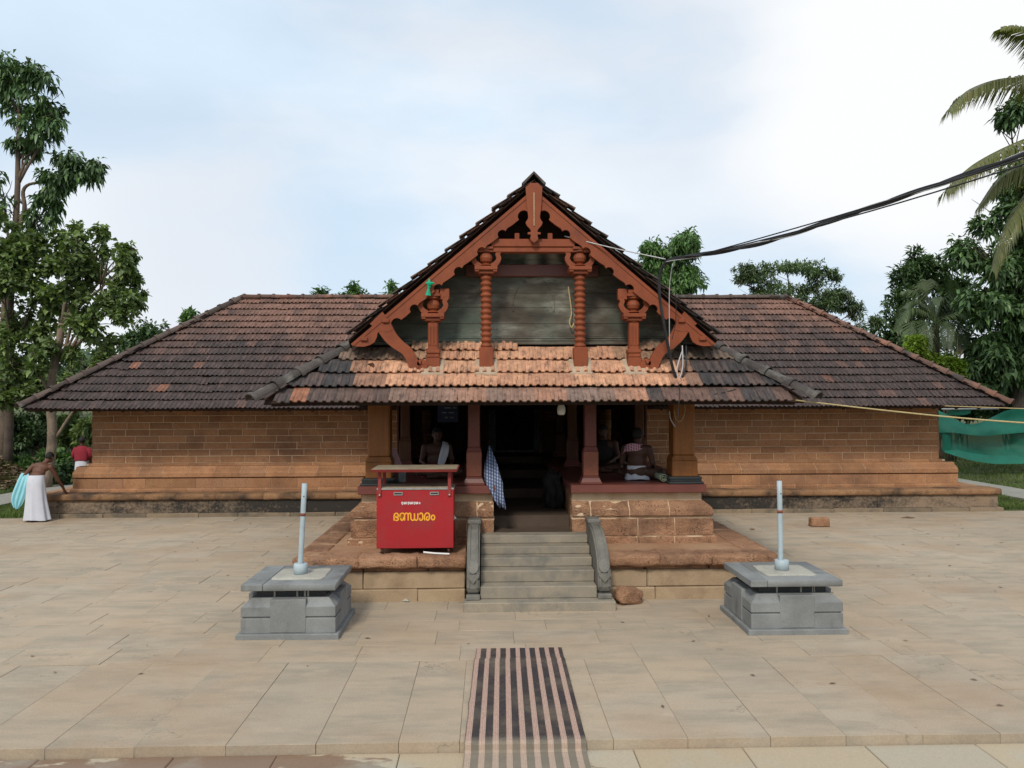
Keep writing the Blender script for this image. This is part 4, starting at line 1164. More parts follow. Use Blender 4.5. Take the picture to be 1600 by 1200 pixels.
# posts standing on the skirt
PY = 11.68
def capital(x, z0, z1, post, inner):
    """plate, ball between two leaf brackets, abacus"""
    h = z1 - z0
    mb = MB()
    mb.box(x - .165, x + .165, PY - .14, PY + .14, z0 + .02, z0 + .075, .006); mb.box(x - .12, x + .12, PY - .10, PY + .10, z0 - .03, z0 + .02, .006); mb.box(x - .16, x - .10, PY - .13, PY + .13, z0 - .005, z0 + .02, .004); mb.box(x + .10, x + .16, PY - .13, PY + .13, z0 - .005, z0 + .02, .004)
    mb.lathe([(.05, .075), (.10, .10), (.055, .125), (.085, .155), (.098, .205), (.085, .25), (.05, .285), (.09, .30), (.09, .325)], (x, PY, z0), 14)
    mb.box(x - .105, x + .105, PY - .10, PY + .10, z0 + .325, z0 + .365, .006); mb.box(x - .085, x + .085, PY - .085, PY + .085, z0 + .365, z1, .006)
    cap = mb.build('capital', M['red_wood'], post)
    for sx in (-1, 1):
        pts = [(x + sx * .08, z0 + .08), (x + sx * .15, z0 + .13), (x + sx * .185, z0 + .2), (x + sx * .165, z0 + .26), (x + sx * .20, z0 + .31), (x + sx * .17, z0 + .345)]
        pts = [(p.x, p.y) for p in catmull([(a, b_, 0) for a, b_ in pts], 3)]
        mb = MB(); mb.ribbon(pts, [.08 - .03 * i / len(pts) for i in range(len(pts))], PY - .06, PY + .06); mb.build('bracket_leaf', M['red_wood'], cap)
def post(x, kind):
    zb, zt = 3.17, (4.60 if kind == 'twisted' else 3.92)
    mb = MB()
    if kind == 'twisted':
        prof = [(.062, .30)]
        n = 13; hh = (zt - .05 - (zb + .32)) / n
        for i in range(n):
            b0 = .32 + i * hh
            prof += [(.060, b0), (.066, b0 + hh * .16), (.082, b0 + hh * .38), (.087, b0 + hh * .55), (.080, b0 + hh * .76), (.064, b0 + hh * .92)]
        prof += [(.06, zt - .04 - zb), (.075, zt - zb)]
        mb.lathe(prof, (x, PY, zb), 14)
        p = mb.build('twisted_post', M['red_wood'], porch)
        for f in p.data.polygons: f.use_smooth = len(f.vertices) == 4
        mb = MB(); mb.box(x - .1, x + .1, PY - .1, PY + .1, zb, zb + .34, .008); mb.build('post_foot', M['red_wood'], p)
    else:
        mb.box(x - .072, x + .072, PY - .072, PY + .072, zb + .3, zt - .05, .012)
        for dx in (-.045, 0, .045): mb.box(x + dx - .014, x + dx + .014, PY - .083, PY - .06, zb + .36, zt - .10, .006)
        mb.lathe([(.07, .0), (.09, .02), (.075, .05)], (x, PY, zt - .06), 12)
        p = mb.build('square_post', M['red_wood'], porch)
        mb = MB(); mb.box(x - .1, x + .1, PY - .1, PY + .1, zb, zb + .19, .008); mb.box(x - .09, x + .09, PY - .09, PY + .09, zb + .19, zb + .25, .012); mb.box(x - .098, x + .098, PY - .098, PY + .098, zb + .25, zb + .31, .012); mb.build('post_foot', M['red_wood'], p)
    capital(x, zt, zt + .42 if kind == 'twisted' else zt + .42, p, 0)
    mb = MB()
    o = Vector((x, PY, ZE + (PY - PEY) * SK + .02))
    fm = frame(o, un, svn)
    vs, fs = cbox_data(.34, .36, .05, .02); mb.add([fm @ (Vector(q) + Vector((0, -.06, .035))) for q in vs], fs)
    mb.build('mortar_pad', M['pad'], p)
for x in (-.69, .67): post(x, 'twisted')
for x in (-1.455, 1.45): post(x, 'square')
mb = MB(); mb.box(-.92, .92, PY - .07, PY + .07, 4.885, 4.955, .008); mb.box(-.86, .86, PY - .085, PY + .085, 4.96, 5.075, .01)
for dx in (-.24, .24): mb.box(dx - .035, dx + .035, PY - .03, PY + .03, 5.075, 5.17, .005)
mb.build('lintel', M['red_wood'], porch)
for sx in (-1, 1):                                          # short beams from the outer capitals into the gable
    mb = MB(); mb.box(sx * 1.45 - .09, sx * 1.45 + .09, PY - .02, GY, 4.20, 4.36, .008); mb.box(min(sx * 1.22, sx * 1.36), max(sx * 1.22, sx * 1.36), PY - .05, PY + .05, 4.2, 4.36, .008)
    mb.build('beam_end', M['red_wood'], porch)
    mb = MB()                                             # rafters behind the bargeboard
    for yy in (11.72, 12.02):
        mb.prism([(sx * .02, ZR - .12), (sx * 2.62, ZR - .12 - 2.6 * SK), (sx * 2.62, ZR - .22 - 2.6 * SK), (sx * .02, ZR - .25)], yy - .03, yy + .03)
    mb.build('rafter', M['dark_wood'], porch)
# carved bargeboards
ca, sa_ = math.cos(math.atan(SK)), math.sin(math.atan(SK))
def bp(sx, s, t):
    """s metres down the slope from the apex, t below the tile line"""
    x = s * ca - t * sa_; z_ = ZR - .11 - s * sa_ - t * ca
    return (sx * x, z_)
def barge(sx):
    W = .185
    low = []
    def bite(s0, r, a0=0.0, a1=math.pi, n=9):
        for k in range(n + 1):
            a = a0 + (a1 - a0) * k / n
            low.append((s0 - r * math.cos(a), W + .015 - r * .9 * math.sin(a)))
    low.append((.26, W + .01))
    bite(.37, .085)
    for s0 in (.775, 1.163, 1.6, 1.98, 2.43): low += [(s0 - .2, W + .012), (s0 - .11, W)]; bite(s0, .066); low.append((s0 + .09, W + .018))
    low.append((2.6, W + .02)); bite(2.76, .085)
    low += [(2.86, W + .05)]
    # tail: notch, then a drooping lobe
    low += [(2.95, W + .01), (3.00, W - .05), (3.05, W - .06), (3.10, W - .02), (3.17, W + .01), (3.25, W + .0), (3.33, W - .04), (3.40, .08), (3.44, .03), (3.44, .0)]
    top = [(3.40, .0), (.02, .0)]
    pts = [bp(sx, s, t) for s, t in low + top]
    apex = bp(sx, 0, 0)
    pts.append((0, ZR - .085)); pts.append((0, ZR - .085 - .34))
    mb = MB()
    mb.prism(pts, VY - .055, VY - .005)
    o = mb.build('bargeboard', M['red_wood'], porch)
    mb = MB()                                             # thin moulding under the tiles
    a, b_ = bp(sx, .02, .03), bp(sx, 3.42, .03)
    mb.ribbon([a, b_], .03, VY - .065, VY - .05); mb.build('moulding', M['red_wood'], o)
    for s in (.55, 1.3, 2.1, 2.85, 3.25):
        mb = MB(); c = bp(sx, s, .07); mb.box(c[0] - .05, c[0] + .05, VY - .09, VY + .1, c[1] - .03, c[1] + .03, .01)
        if s > 2.5: mb.build('purlin_end', M['red_wood'], o)
for sx in (-1, 1):
    barge(sx)
    # curling bracket under the foot of the bargeboard
    pts = [(2.26, 3.93), (2.16, 3.82), (2.06, 3.66), (1.95, 3.55), (1.83, 3.46), (1.76, 3.35), (1.72, 3.255), (1.67, 3.20), (1.61, 3.205), (1.58, 3.255), (1.605, 3.30), (1.645, 3.285), (1.65, 3.25)]
    cm = catmull([(a, b_, 0) for a, b_ in pts], 4)
    n = len(cm)
    wd = [.25 - .10 * min(1, i / (n * .28)) if i < n * .28 else .15 if i < n * .58 else max(.04, .15 - .11 * (i - n * .58) / (n * .42)) for i in range(n)]
    mb = MB(); mb.ribbon([(sx * p.x, p.y) for p in cm], wd, VY - .05, VY + .03)
    mb.build('scroll_bracket', M['red_wood'], porch)
# pendant at the apex
hw = [(5.86, .05), (5.80, .12), (5.55, .105), (5.40, .085), (5.35, .085), (5.32, .105), (5.29, .122), (5.25, .105), (5.20, .06), (5.175, .045), (5.155, .05), (5.15, .09), (5.125, .095), (5.12, .05), (5.095, .047), (5.065, .06), (5.035, .045), (5.0, .0)]
poly = [(a, z_) for z_, a in hw] + [(-a, z_) for z_, a in reversed(hw[:-1])]
mb = MB(); mb.prism(poly, VY - .10, VY - .058); pd = mb.build('pendant', M['red_wood'], porch)
mb2 = MB(); mb2.box(-.012, .012, VY - .112, VY - .101, 5.24, 5.72, .003); mb2.build('pendant_rib', M['laterite_dust'], pd)
# dark rusty spike lying on the skirt
c = at(587, 578, 11.66)
mb = MB(); mb.tube([c + Vector((-.06, -.02, .08)), c + Vector((.0, -.06, .02)), c + Vector((.05, -.10, -.04))], [.032, .022, .01], 8); mb.lathe([(.0, .0), (.045, .005), (.045, .02), (0, .03)], (c.x - .065, c.y - .02, c.z + .07), 10)
tag(mb.build('iron_spike', M['rust'], None), 'dark rusty iron spike leaning on the orange tiles left of the posts', 'spike')

# ---------------------------------------------------------------- granite stair
stair = empty('stone_staircase', (0, 11.2, 0), 'grey granite staircase with curled balustrades up to the dark porch passage', 'staircase')
lv = [(10.53, .0, .12, .995), (10.74, .12, .28, .775), (11.0, .28, .435, .775), (11.26, .435, .56, .775), (11.5, .56, .672, .775), (11.74, .672, .79, .775)]
for i, (y0, z0, z1, hx) in enumerate(lv):
    y1 = lv[i + 1][0] + .05 if i < 5 else 12.02
    mb = MB(); mb.box(-hx, hx, y0, y1, z0 - (.02 if i == 0 else .0), z1, .010); mb.build('step', M['step_granite'], stair)
for sx in (-1, 1):
    x0, x1 = (sx * .785, sx * .955) if sx > 0 else (sx * .955, sx * .785)
    prof = [(12.04, .12), (12.04, 1.0), (11.74, 1.0), (11.73, .96), (11.62, .955), (11.40, .93), (11.18, .86), (10.98, .755), (10.83, .63), (10.735, .49), (10.69, .36), (10.69, .27), (10.715, .215), (10.76, .19), (10.70, .185), (10.70, .12)]
    mb = MB(); mb.prism(prof, x0, x1, 'x'); b_ = mb.build('balustrade', M['balustrade_stone'], stair)
    bm = bmesh.new(); bm.from_mesh(b_.data); bmesh.ops.bevel(bm, geom=[e for e in bm.edges if abs(e.verts[0].co.x - e.verts[1].co.x) < 1e-5], offset=.018, segments=2, affect='EDGES'); bm.to_mesh(b_.data); bm.free()
    xc = (x0 + x1) / 2
    rib = [(11.6, .965), (11.40, .94), (11.18, .87), (10.98, .765), (10.83, .64), (10.735, .50), (10.69, .37), (10.69, .28)]
    mb = MB()
    for dx in (-.052, .052): mb.tube([(xc + dx, p[0] - .003, p[1]) for p in rib], .014, 6)
    mb.build('raised_edge', M['balustrade_stone'], b_)
    # medallion with a pointed shield below
    mb = MB()
    nrm_ = Vector((0, -.86, .5)); c = Vector((xc, 10.745, .55)); tv = Vector((0, .5, .86))
    ring = [c + Vector((.062 * math.cos(a), 0, 0)) + tv * (.095 * math.sin(a)) for a in np.linspace(0, 2 * math.pi, 18)]
    mb.tube(ring, .013, 6)
    mb.add([r_ + nrm_ * .006 for r_ in ring[:-1]] + [c + nrm_ * .02], [(i, (i + 1) % 17, 17) for i in range(17)])
    mb.build('medallion', M['balustrade_stone'], b_)
    mb = MB(); mb.prism([(xc - .082, .455), (xc + .082, .455), (xc + .082, .43), (xc, .335), (xc - .082, .43)], 10.665, 10.74); mb.build('shield', M['balustrade_stone'], b_)
    mb = MB(); mb.box(x0 - .012, x1 + .012, 11.72, 12.05, .955, 1.015, .012); mb.build('top_block', M['balustrade_stone'], b_)
    mb = MB(); mb.box(x0 - .006, x1 + .006, 10.66, 10.75, .122, .185, .008); mb.build('foot_block', M['balustrade_stone'], b_)

# ---------------------------------------------------------------- lamp stand bases with pipes
def pedestal(cx, cy, label, lean, label2):
    r = empty('stone_pedestal', (cx, cy, 0), label, 'pedestal', 'stone pedestals flanking the stairs')
    mb = MB(); mb.box(cx - .59, cx + .59, cy - .59, cy + .59, -.02, .062, .008); mb.build('base_plate', M['granite'], r)
    mb = MB(); hb = .545
    mb.box(cx - hb, cx + hb, cy - hb, cy + hb, .06, .235, .006)
    mb.box(cx - hb + .02, cx + hb - .02, cy - hb + .02, cy + hb - .02, .2, .3)
    mb.box(cx - hb, cx + hb, cy - hb, cy + hb, .252, .365, .006)
    mb.frustum(cx, cy, .364, .452, hb - .003, hb - .003, hb - .095, hb - .095)
    body = mb.build('body', M['granite'], r)
    w_ = .205
    for dx, dy in ((0, -1), (0, 1), (1, 0), (-1, 0)):
        mb = MB()
        if dy: mb.box(cx - w_, cx + w_, cy + dy * (hb - .06) - .066, cy + dy * (hb - .06) + .066, .07, .45, .006)
        else: mb.box(cx + dx * (hb - .06) - .066, cx + dx * (hb - .06) + .066, cy - w_, cy + w_, .07, .45, .006)
        mb.build('middle_panel', M['granite'], body)
    mb = MB(); mb.box(cx - .40, cx + .40, cy - .40, cy + .40, .44, .56)
    mb.build('neck', M['black_stone'], r)  # recessed neck coloured black to stand for shade under the slab
    dr = MB()
    for k in range(4):
        x = cx + rnd.uniform(-.3, .3); dr.box(x - .008, x + .012, cy - .41, cy - .40, .452, .545)
    dr.build('mortar_drips', M['cement'], r)
    sl = .545
    cut = rnd.uniform(-.36, -.28)
    top = None
    for k, (a, b_) in enumerate(((-sl, cut), (cut, sl))):
        mb = MB(); mb.box(cx + a + (.002 if k else 0), cx + b_ - (0 if k else .002), cy - sl, cy + sl, .548, .624, .007); mb.build('top_slab', M['granite'], r)
    me = rough_mesh(.62, .60, .03, .1, .010, cx, M['cement'], 7, 7)
    place('cement_patch', me, r, Matrix.Translation((cx + .04, cy, .622)))
    mb = MB(); mb.lathe([(.085, .625), (.085, .755), (.078, .76), (.05, .76)], (cx + .02, cy, 0), 20); mb.build('socket', M['pole'], r, True).data.polygons
    for f in r.children[-1].data.polygons: f.use_smooth = len(f.vertices) == 4
    p = empty('metal_pipe', (cx + .02, cy, .70), label2, 'pipe', 'pale pipes standing in the pedestals')
    b0, t0 = Vector((cx + .01, cy, .62)), Vector((cx + .02 + lean, cy, 1.735))
    mb = MB(); mb.tube([b0.lerp(t0, q / 6) for q in range(7)], .032, 14); o = mb.build('tube', M['pole'], p, True)
    q = b0.lerp(t0, .66); d = (t0 - b0).normalized()
    mb = MB(); mb.tube([q - d * .018, q + d * .018], .0345, 14); mb.build('rust_band', M['pole_rust'], p, True)
    q = b0.lerp(t0, .86)
    mb = MB(); mb.tube([q + Vector((.005, -.026, 0)), q + Vector((.006, -.0335, 0))], .008, 8); mb.build('bolt_hole', M['dark_wood'], p)
pedestal(-2.985, 10.01, 'grey stone pedestal to the left of the stairs in front of the red box', .045, 'pale blue pipe with orange rust standing in the pedestal by the red box')
pedestal(2.95, 9.96, 'grey stone pedestal to the right of the stairs near the brown rock', -.02, 'whiter straight pipe standing in the pedestal on the right')

# ---------------------------------------------------------------- red collection box
BX0, BX1, BY0, BY1 = -2.215, -1.15, 11.27, 11.78
box = empty('donation_box', ((BX0 + BX1) / 2, 11.5, .63), 'bright red metal donation box on casters with yellow lettering and a canopy', 'donation box')
mb = MB(); mb.box(BX0, BX1, BY0, BY1, .70, 1.505, .006); bb = mb.build('body', M['red_paint'], box)
mb = MB(); mb.box(BX0 + .003, BX1 + .005, BY0 - .006, BY1, 1.509, 1.535, .003); mb.build('lid_rim', M['steel'], box)
mb = MB(); mb.box(BX0 + .02, BX1 - .02, BY0 + .02, BY1 - .01, 1.53, 1.545, .003); mb.build('lid', M['slate_dust'], box)
for x in (BX0 + .30, BX0 + .80):
    mb = MB()
    for x0, x1, z0, z1 in ((-.062, .062, 1.468, 1.48), (-.062, .062, 1.435, 1.447), (-.062, -.05, 1.447, 1.468), (.05, .062, 1.447, 1.468)): mb.box(x + x0, x + x1, BY0 - .014, BY0 - .0015, z0, z1, .002)
    s_ = mb.build('slot_frame', M['steel'], box)
    mb = MB(); mb.box(x - .05, x + .05, BY0 - .004, BY0 - .001, 1.447, 1.468); mb.build('slot', M['black_stone'], s_)
for x in (BX0 + .045, BX1 - .055):
    for y in (BY0 - .022, BY1 - .02):
        mb = MB(); mb.box(x - .022, x + .022, y, y + .02, 1.42, 1.765, .003); leg = mb.build('leg', M['box_red'], box)
        if y < 11.5:
            mb = MB(); mb.lathe([(.0, 0), (.012, .002), (.010, .006), (0, .01)], (0, 0, 0), 8)
            place('screw', mb.mesh('screw', M['steel']), leg, Matrix.Translation((x, y, 1.44)) @ Matrix.Rotation(math.pi / 2, 4, 'X'))
cy_ = (BY0 + BY1) / 2
mb = MB(); mb.frustum((BX0 + BX1) / 2, cy_ - .02, 1.765, 1.80, .58, .36, .60, .38); cn = mb.build('canopy', M['box_red'], box)
mb = MB(); mb.box(BX0 - .055, BX1 + .05, cy_ - .385, cy_ + .345, 1.8015, 1.808, .002); mb.build('canopy_top', M['slate_dust'], cn)
for x in (BX0 + .07, BX1 - .07):
    for y in (BY0 + .05, BY1 - .05):
        mb = MB(); mb.tube([(x - .014, y, .662), (x + .014, y, .662)], .035, 14); mb.box(x - .022, x + .022, y - .02, y + .02, .685, .702); mb.build('caster', M['rust'], box)
mb = MB(); mb.box(BX1 + .001, BX1 + .012, BY0 + .03, BY0 + .10, 1.08, 1.15, .003); mb.tube([(BX1 + .012, BY0 + .05, 1.12), (BX1 + .03, BY0 + .05, 1.10)], .012, 6); mb.build('latch', M['steel'], box)
def strokes(lines, ox, oz, sc_, wd, y, m, name, parent):
    """painted lettering: brush strokes as flat ribbons just proud of the panel"""
    mb = MB()
    for q, ln in enumerate(lines):
        cm = catmull([(a, b_, 0) for a, b_ in ln], 5)
        pts = [(ox + p.x * sc_, oz - p.y * sc_) for p in cm]
        L, R = [], []
        for i, p in enumerate(pts):
            a, b_ = pts[max(i - 1, 0)], pts[min(i + 1, len(pts) - 1)]
            dx, dz = b_[0] - a[0], b_[1] - a[1]; l = math.hypot(dx, dz) or 1
            L.append((p[0] - dz / l * wd / 2, y - .0002 * q, p[1] + dx / l * wd / 2)); R.append((p[0] + dz / l * wd / 2, y - .0002 * q, p[1] - dx / l * wd / 2))
        n = len(pts)
        mb.add(L + R, [(i, i + 1, n + i + 1, n + i) for i in range(n - 1)])
    return mb.build(name, m, parent)
circ = lambda cx, cy, rx, ry, a0=0, a1=360: [(cx + rx * math.cos(rad(a)), cy + ry * math.sin(rad(a))) for a in np.linspace(a0, a1, 9)]
word = [
    [(252, 690), (250, 620), (252, 560), (275, 520), (312, 508), (345, 530), (352, 575), (335, 607), (300, 615), (292, 590), (312, 578)],
    [(318, 614), (350, 635), (350, 668), (320, 684), (280, 680)],
    [(470, 612), (440, 600), (415, 630), (425, 670), (452, 683), (475, 655), (470, 612), (440, 590), (405, 610), (395, 560), (415, 522), (455, 508), (495, 522), (508, 560), (510, 690)],
    [(510, 556), (528, 520), (558, 508), (588, 526), (598, 570), (598, 690)],
    [(598, 560), (612, 522), (640, 510), (662, 532), (664, 590), (668, 645), (690, 678), (725, 684), (750, 660), (756, 600), (754, 512)],
    [(756, 640), (775, 676), (805, 684), (832, 660), (840, 600), (838, 512)],
    [(878, 545), (900, 512), (932, 512), (956, 545), (962, 600), (955, 655), (925, 684), (890, 676), (884, 650), (905, 638)],
    [(1012, 690), (1002, 620), (1012, 560), (1045, 515), (1085, 508), (1118, 535), (1130, 590), (1120, 650), (1088, 684), (1058, 672), (1052, 632), (1072, 600), (1100, 606)],
    circ(1215, 620, 42, 58),
]
sc_ = 1 / 16 / 112.0
px0 = at(600, 770, BY0)
strokes(word, px0.x, px0.z, sc_, .0185, BY0 - .0025, M['yellow_paint'], 'yellow_lettering', bb)
small = []
x = 432
for k in range(9):
    r_ = (26, 22, 28, 20, 26, 24, 20, 22, 16)[k]
    if k % 3 == 0: small.append(circ(x + r_ * .6, 255, r_ * .55, 26, 140, 480)); small.append([(x + r_ * .4, 282), (x + r_, 295), (x + r_ * 1.4, 280)])
    elif k % 3 == 1: small.append([(x, 282), (x + 2, 250), (x + r_ * .5, 232), (x + r_, 250), (x + r_, 282), (x + r_ * 1.4, 284), (x + r_ * 1.7, 240)])
    else: small.append([(x, 238), (x + r_ * .5, 228), (x + r_, 250), (x + r_ * .6, 280), (x, 272), (x + 4, 250), (x + r_ * 1.4, 284)])
    x += r_ * 1.75 + 8
small.append(circ(882, 262, 14, 20))
strokes(small, px0.x, px0.z, sc_, .0062, BY0 - .0025, M['white_paint'], 'white_lettering', bb)
mb = MB(); mb.tube([(-1.56, 11.20, .66), (-1.40, 11.17, .648), (-1.2, 11.13, .645)], .012, 6); tag(mb.build('white_strip', M['white_paint'], None), 'thin white plastic strip lying under the front of the red box', 'plastic strip')

# ---------------------------------------------------------------- striped carpet over the step
n = 46
ys, us = [], []
path_ = [(8.97, .012)] + [(8.97 - .09 * i, .012) for i in range(1, 4)] + [(8.63, .013), (8.60, .016)] + [(8.5 - .16 * i, .010 + .002 * math.sin(i)) for i in range(12)] + [(6.62, .012), (6.555, .010), (6.53, -.01), (6.52, -.05), (6.50, -.064), (6.42, -.067)] + [(6.3 - .2 * i, -.067) for i in range(16)]
mb = MB(); vs, fs, uv = [], [], []
nu = 19
for k, (y, z_) in enumerate(path_):
    xl, xr = lerp(-.80, -.85, (8.97 - y) / 2.5), lerp(.14, .112, (8.97 - y) / 2.5)
    if y < 8.61: xr += .006; xl -= .012
    for i in range(nu):
        q = i / (nu - 1)
        e_ = 0
        if i == 0 and 6.9 < y < 7.9: e_ = .012 * mnoise.noise(Vector((y * 6, 1, 0)))
        vs.append((lerp(xl, xr, q) + e_, y, z_ + .006 * abs(mnoise.noise(Vector((q * 4, y * 2.5, 0)))))); uv.append(q)
m_ = len(path_)
top = [(k * nu + i, k * nu + i + 1, (k + 1) * nu + i + 1, (k + 1) * nu + i) for k in range(m_ - 1) for i in range(nu - 1)]
N0 = len(vs)
vs += [(p[0], p[1], p[2] - .010) for p in vs]; uv += uv
fs = top + [tuple(N0 + i for i in reversed(f)) for f in top]
rim = [i for i in range(nu)] + [k * nu + nu - 1 for k in range(1, m_)] + [(m_ - 1) * nu + i for i in range(nu - 2, -1, -1)] + [k * nu for k in range(m_ - 2, 0, -1)]
fs += [(rim[i], N0 + rim[i], N0 + rim[(i + 1) % len(rim)], rim[(i + 1) % len(rim)]) for i in range(len(rim))]
mb.add(vs, fs); carpet = mb.build('striped_carpet', M['carpet'], None)
ul = carpet.data.uv_layers.new(name='UVMap')
for lp in carpet.data.loops: ul.data[lp.index].uv = (uv[lp.vertex_index], 0)
tag(carpet, 'long pink and black striped coir carpet leading over the step to the stairs', 'carpet')

# ---------------------------------------------------------------- loose things on the court
me = stone_mesh((.19, .14, .115), .11, 5, M['laterite_near'])
o = place('laterite_rock', me, None, Matrix.Translation((1.22, 10.94, .095)) @ Euler((.1, .1, .5)).to_matrix().to_4x4()); tag(o, 'rough brown laterite rock at the right foot of the stairs', 'rock')
me = rough_mesh(.39, .22, .20, .45, .014, 8, M['laterite_near'], 8, 6)
o = place('laterite_brick', me, None, Matrix.Translation((6.47, 17.3, .098)) @ Euler((0, 0, -.08)).to_matrix().to_4x4()); tag(o, 'single loose laterite brick lying alone on the right of the court', 'brick')
def debris(name, px, py, ln, label, m, cat, z_=0.012):
    d = r2 * ((px - 800) / FPX) + u2 * ((600 - py) / FPX) + fwd
    p = Vector((CX, 0, CZ)) + d * ((z_ - CZ) / d.z)
    mb = MB(); mb.tube([p + Vector((-ln / 2, 0, 0)), p + Vector((0, .01, .012)), p + Vector((ln / 2, -.03, .004))], [.004, .028, .006], 5)
    tag(mb.build(name, m, None), label, cat)
debris('dry_leaf', 1418, 809, .32, 'curled dry brown leaf on the court right of the loose brick', M['litter'], 'leaf')
debris('dry_leaf', 634, 939, .09, 'small pale scrap lying at the plinth foot below the red box', M['cement'], 'scrap')
debris('dry_leaf', 1175, 827, .1, 'tiny dark leaf on the court beside the porch plinth', M['litter'], 'leaf')
pc = MB(); pc.box(3.35, 3.95, 11.0, 11.9, -.01, .012, .003)
tag(pc.build('loose_slab', M['paving'], None), 'pale loose slab lying behind the right pedestal beside the plinth', 'slab')

# ---------------------------------------------------------------- things under the porch roof
bulb = empty('hanging_bulb', (1.0 * .5, 12.0, 2.6), 'white glass lamp hanging under the eave left of the right slim pillar', 'lamp')
c = at(877, 640, 11.9)
WL[bulb.name] = Vector(c); bulb.location = c
mb = MB(); mb.lathe([(.024, .10), (.042, .08), (.058, .03), (.062, -.02), (.056, -.06), (.034, -.078), (0, -.08)][::-1], c, 14); mb.build('globe', M['glass_white'], bulb, True)
mb = MB(); mb.tube([c + Vector((0, 0, .085)), c + Vector((0, 0, .32))], .012, 6); mb.build('stem', M['black_stone'], bulb)
def board(name, px0_, px1_, py0_, py1_, Y, m, mt, rows, label):
    a, b_ = at(px0_, py1_, Y), at(px1_, py0_, Y)
    e_ = empty(name, a, label, 'sign')
    mb = MB(); mb.box(a.x, b_.x, Y, Y + .03, a.z, b_.z, .004); p = mb.build('panel', m, e_)
    tx = MB()
    for k in range(rows):
        zz = lerp(b_.z, a.z, (k + 1) / (rows + 1)); x = a.x + .08 + .05 * (k % 2)
        while x < b_.x - .1:
            l = rnd.uniform(.05, .13); tx.box(x, x + l, Y - .004, Y - .001, zz - .012, zz + .012); x += l + .035
    tx.build('faint_lettering', mt, p, kind='stuff')
board('notice_board', 684, 716, 622, 660, 15.2, M['blue_board'], M['granite'], 4, 'dark blue notice board with faint pale lines of writing')
board('notice_board', 846, 884, 639, 656, 19.6, M['red_board'], M['paper'], 2, 'dark red sign with faint lettering beside the hall door')
# checked cloth over the left bench edge
mb = MB(); vs = []
rows_ = [(-.70, 2.05, 12.3), (-.665, 1.93, 12.22), (-.63, 1.79, 12.13), (-.595, 1.64, 12.03), (-.575, 1.52, 11.99), (-.555, 1.40, 11.98), (-.535, 1.26, 11.97), (-.515, 1.15, 11.97)]
wds = [.03, .10, .18, .24, .25, .20, .15, .09]
for k, ((x, z_, y), wd) in enumerate(zip(rows_, wds)):
    for i in range(9):
        q = i / 8
        lx = -.02 if k > 4 else -.10
        vs.append((x + .07 - wd * (1 - q) + (.08 * k / 7 if k < 5 else .04) + .018 * mnoise.noise(Vector((q * 2, k * 1.1, 7))), y + .035 * math.sin(q * 11 + k * .7) + .06 * (1 - q) + .02 * mnoise.noise(Vector((q * 5, k * 1.3, 2))), z_ + (.02 * math.sin(q * 5) if k == 7 else 0)))
fs = [(k * 9 + i, k * 9 + i + 1, (k + 1) * 9 + i + 1, (k + 1) * 9 + i) for k in range(7) for i in range(8)]
mb.add(vs, fs); o = mb.build('checked_cloth', M['check_cloth'], None, True)
o.modifiers.new('thickness', 'SOLIDIFY').thickness = .008
tag(o, 'blue and white checked cloth hanging at the left slim pillar over the bench edge', 'cloth')
# printed sheet and a grey post behind the box
a = at(604, 700, 12.75)
mb = MB(); vs = [a + Vector(p) for p in ((0, 0, .0), (.14, .02, 0), (.24, .03, -.28), (.1, .0, -.31))]
mb.add(list(vs) + [p + Vector((0, .006, 0)) for p in vs], [(0, 1, 2, 3), (7, 6, 5, 4), (0, 4, 5, 1), (1, 5, 6, 2), (2, 6, 7, 3), (3, 7, 4, 0)])
tag(mb.build('printed_sheet', M['paper'], None), 'pinkish printed sheet leaning against the left corner pillar', 'sheet')
a = at(628, 751, 12.6)
mb = MB(); mb.box(a.x - .055, a.x + .055, 12.6, 12.68, 1.479, 1.72, .006)
tag(mb.build('grey_block', M['granite'], None), 'small upright grey block on the bench behind the red box', 'block')
# rolled mat beside the right corner pillar
c = Vector((2.02, 12.62, 1.545))
mat_ = empty('rolled_mat', c, 'pale rolled mat lying against the right corner pillar', 'mat')
sp = [(.065 * (1 - .035 * i) * math.cos(i * .55), .065 * (1 - .035 * i) * math.sin(i * .55)) for i in range(24)]
mb = MB(); mb.ribbon([(c.x + a, c.z + b_) for a, b_ in sp], .008, c.y - .3, c.y + .42); o = mb.build('roll', M['pale_green'], mat_)
mb = MB(); mb.tube([(c.x + .02, c.y - .05, c.z), (c.x + .02, c.y + .3, c.z)], .069, 14); mb.build('sleeve', M['black_stone'], mat_)
# green plastic scrap on the bargeboard
c = at(671, 444, 11.5)
mb = MB()
mb.tube([c + Vector((-.005, 0, .08)), c + Vector((.0, 0, 0)), c + Vector((-.01, -.01, -.07)), c + Vector((-.02, 0, -.16))], [.006, .035, .018, .045], 7)
mb.tube([c + Vector((-.05, 0, .02)), c + Vector((0, -.02, 0)), c + Vector((.065, 0, .015))], [.012, .03, .014], 6)
tag(mb.build('plastic_scrap', M['green_plastic'], None), 'green plastic scrap tied to the left bargeboard', 'plastic scrap')
# rope hanging inside the gable
pts = [at(888, 448, 12.04), at(891, 470, 12.03), at(893, 490, 12.03), at(890, 503, 12.02), at(893, 512, 12.02), at(897, 505, 12.03)]
mb = MB(); mb.tube(catmull(pts, 5), .011, 6); tag(mb.build('hanging_rope', M['rope'], None, True), 'short yellowish rope end hanging on the gable planks beside the right twisted post', 'rope')

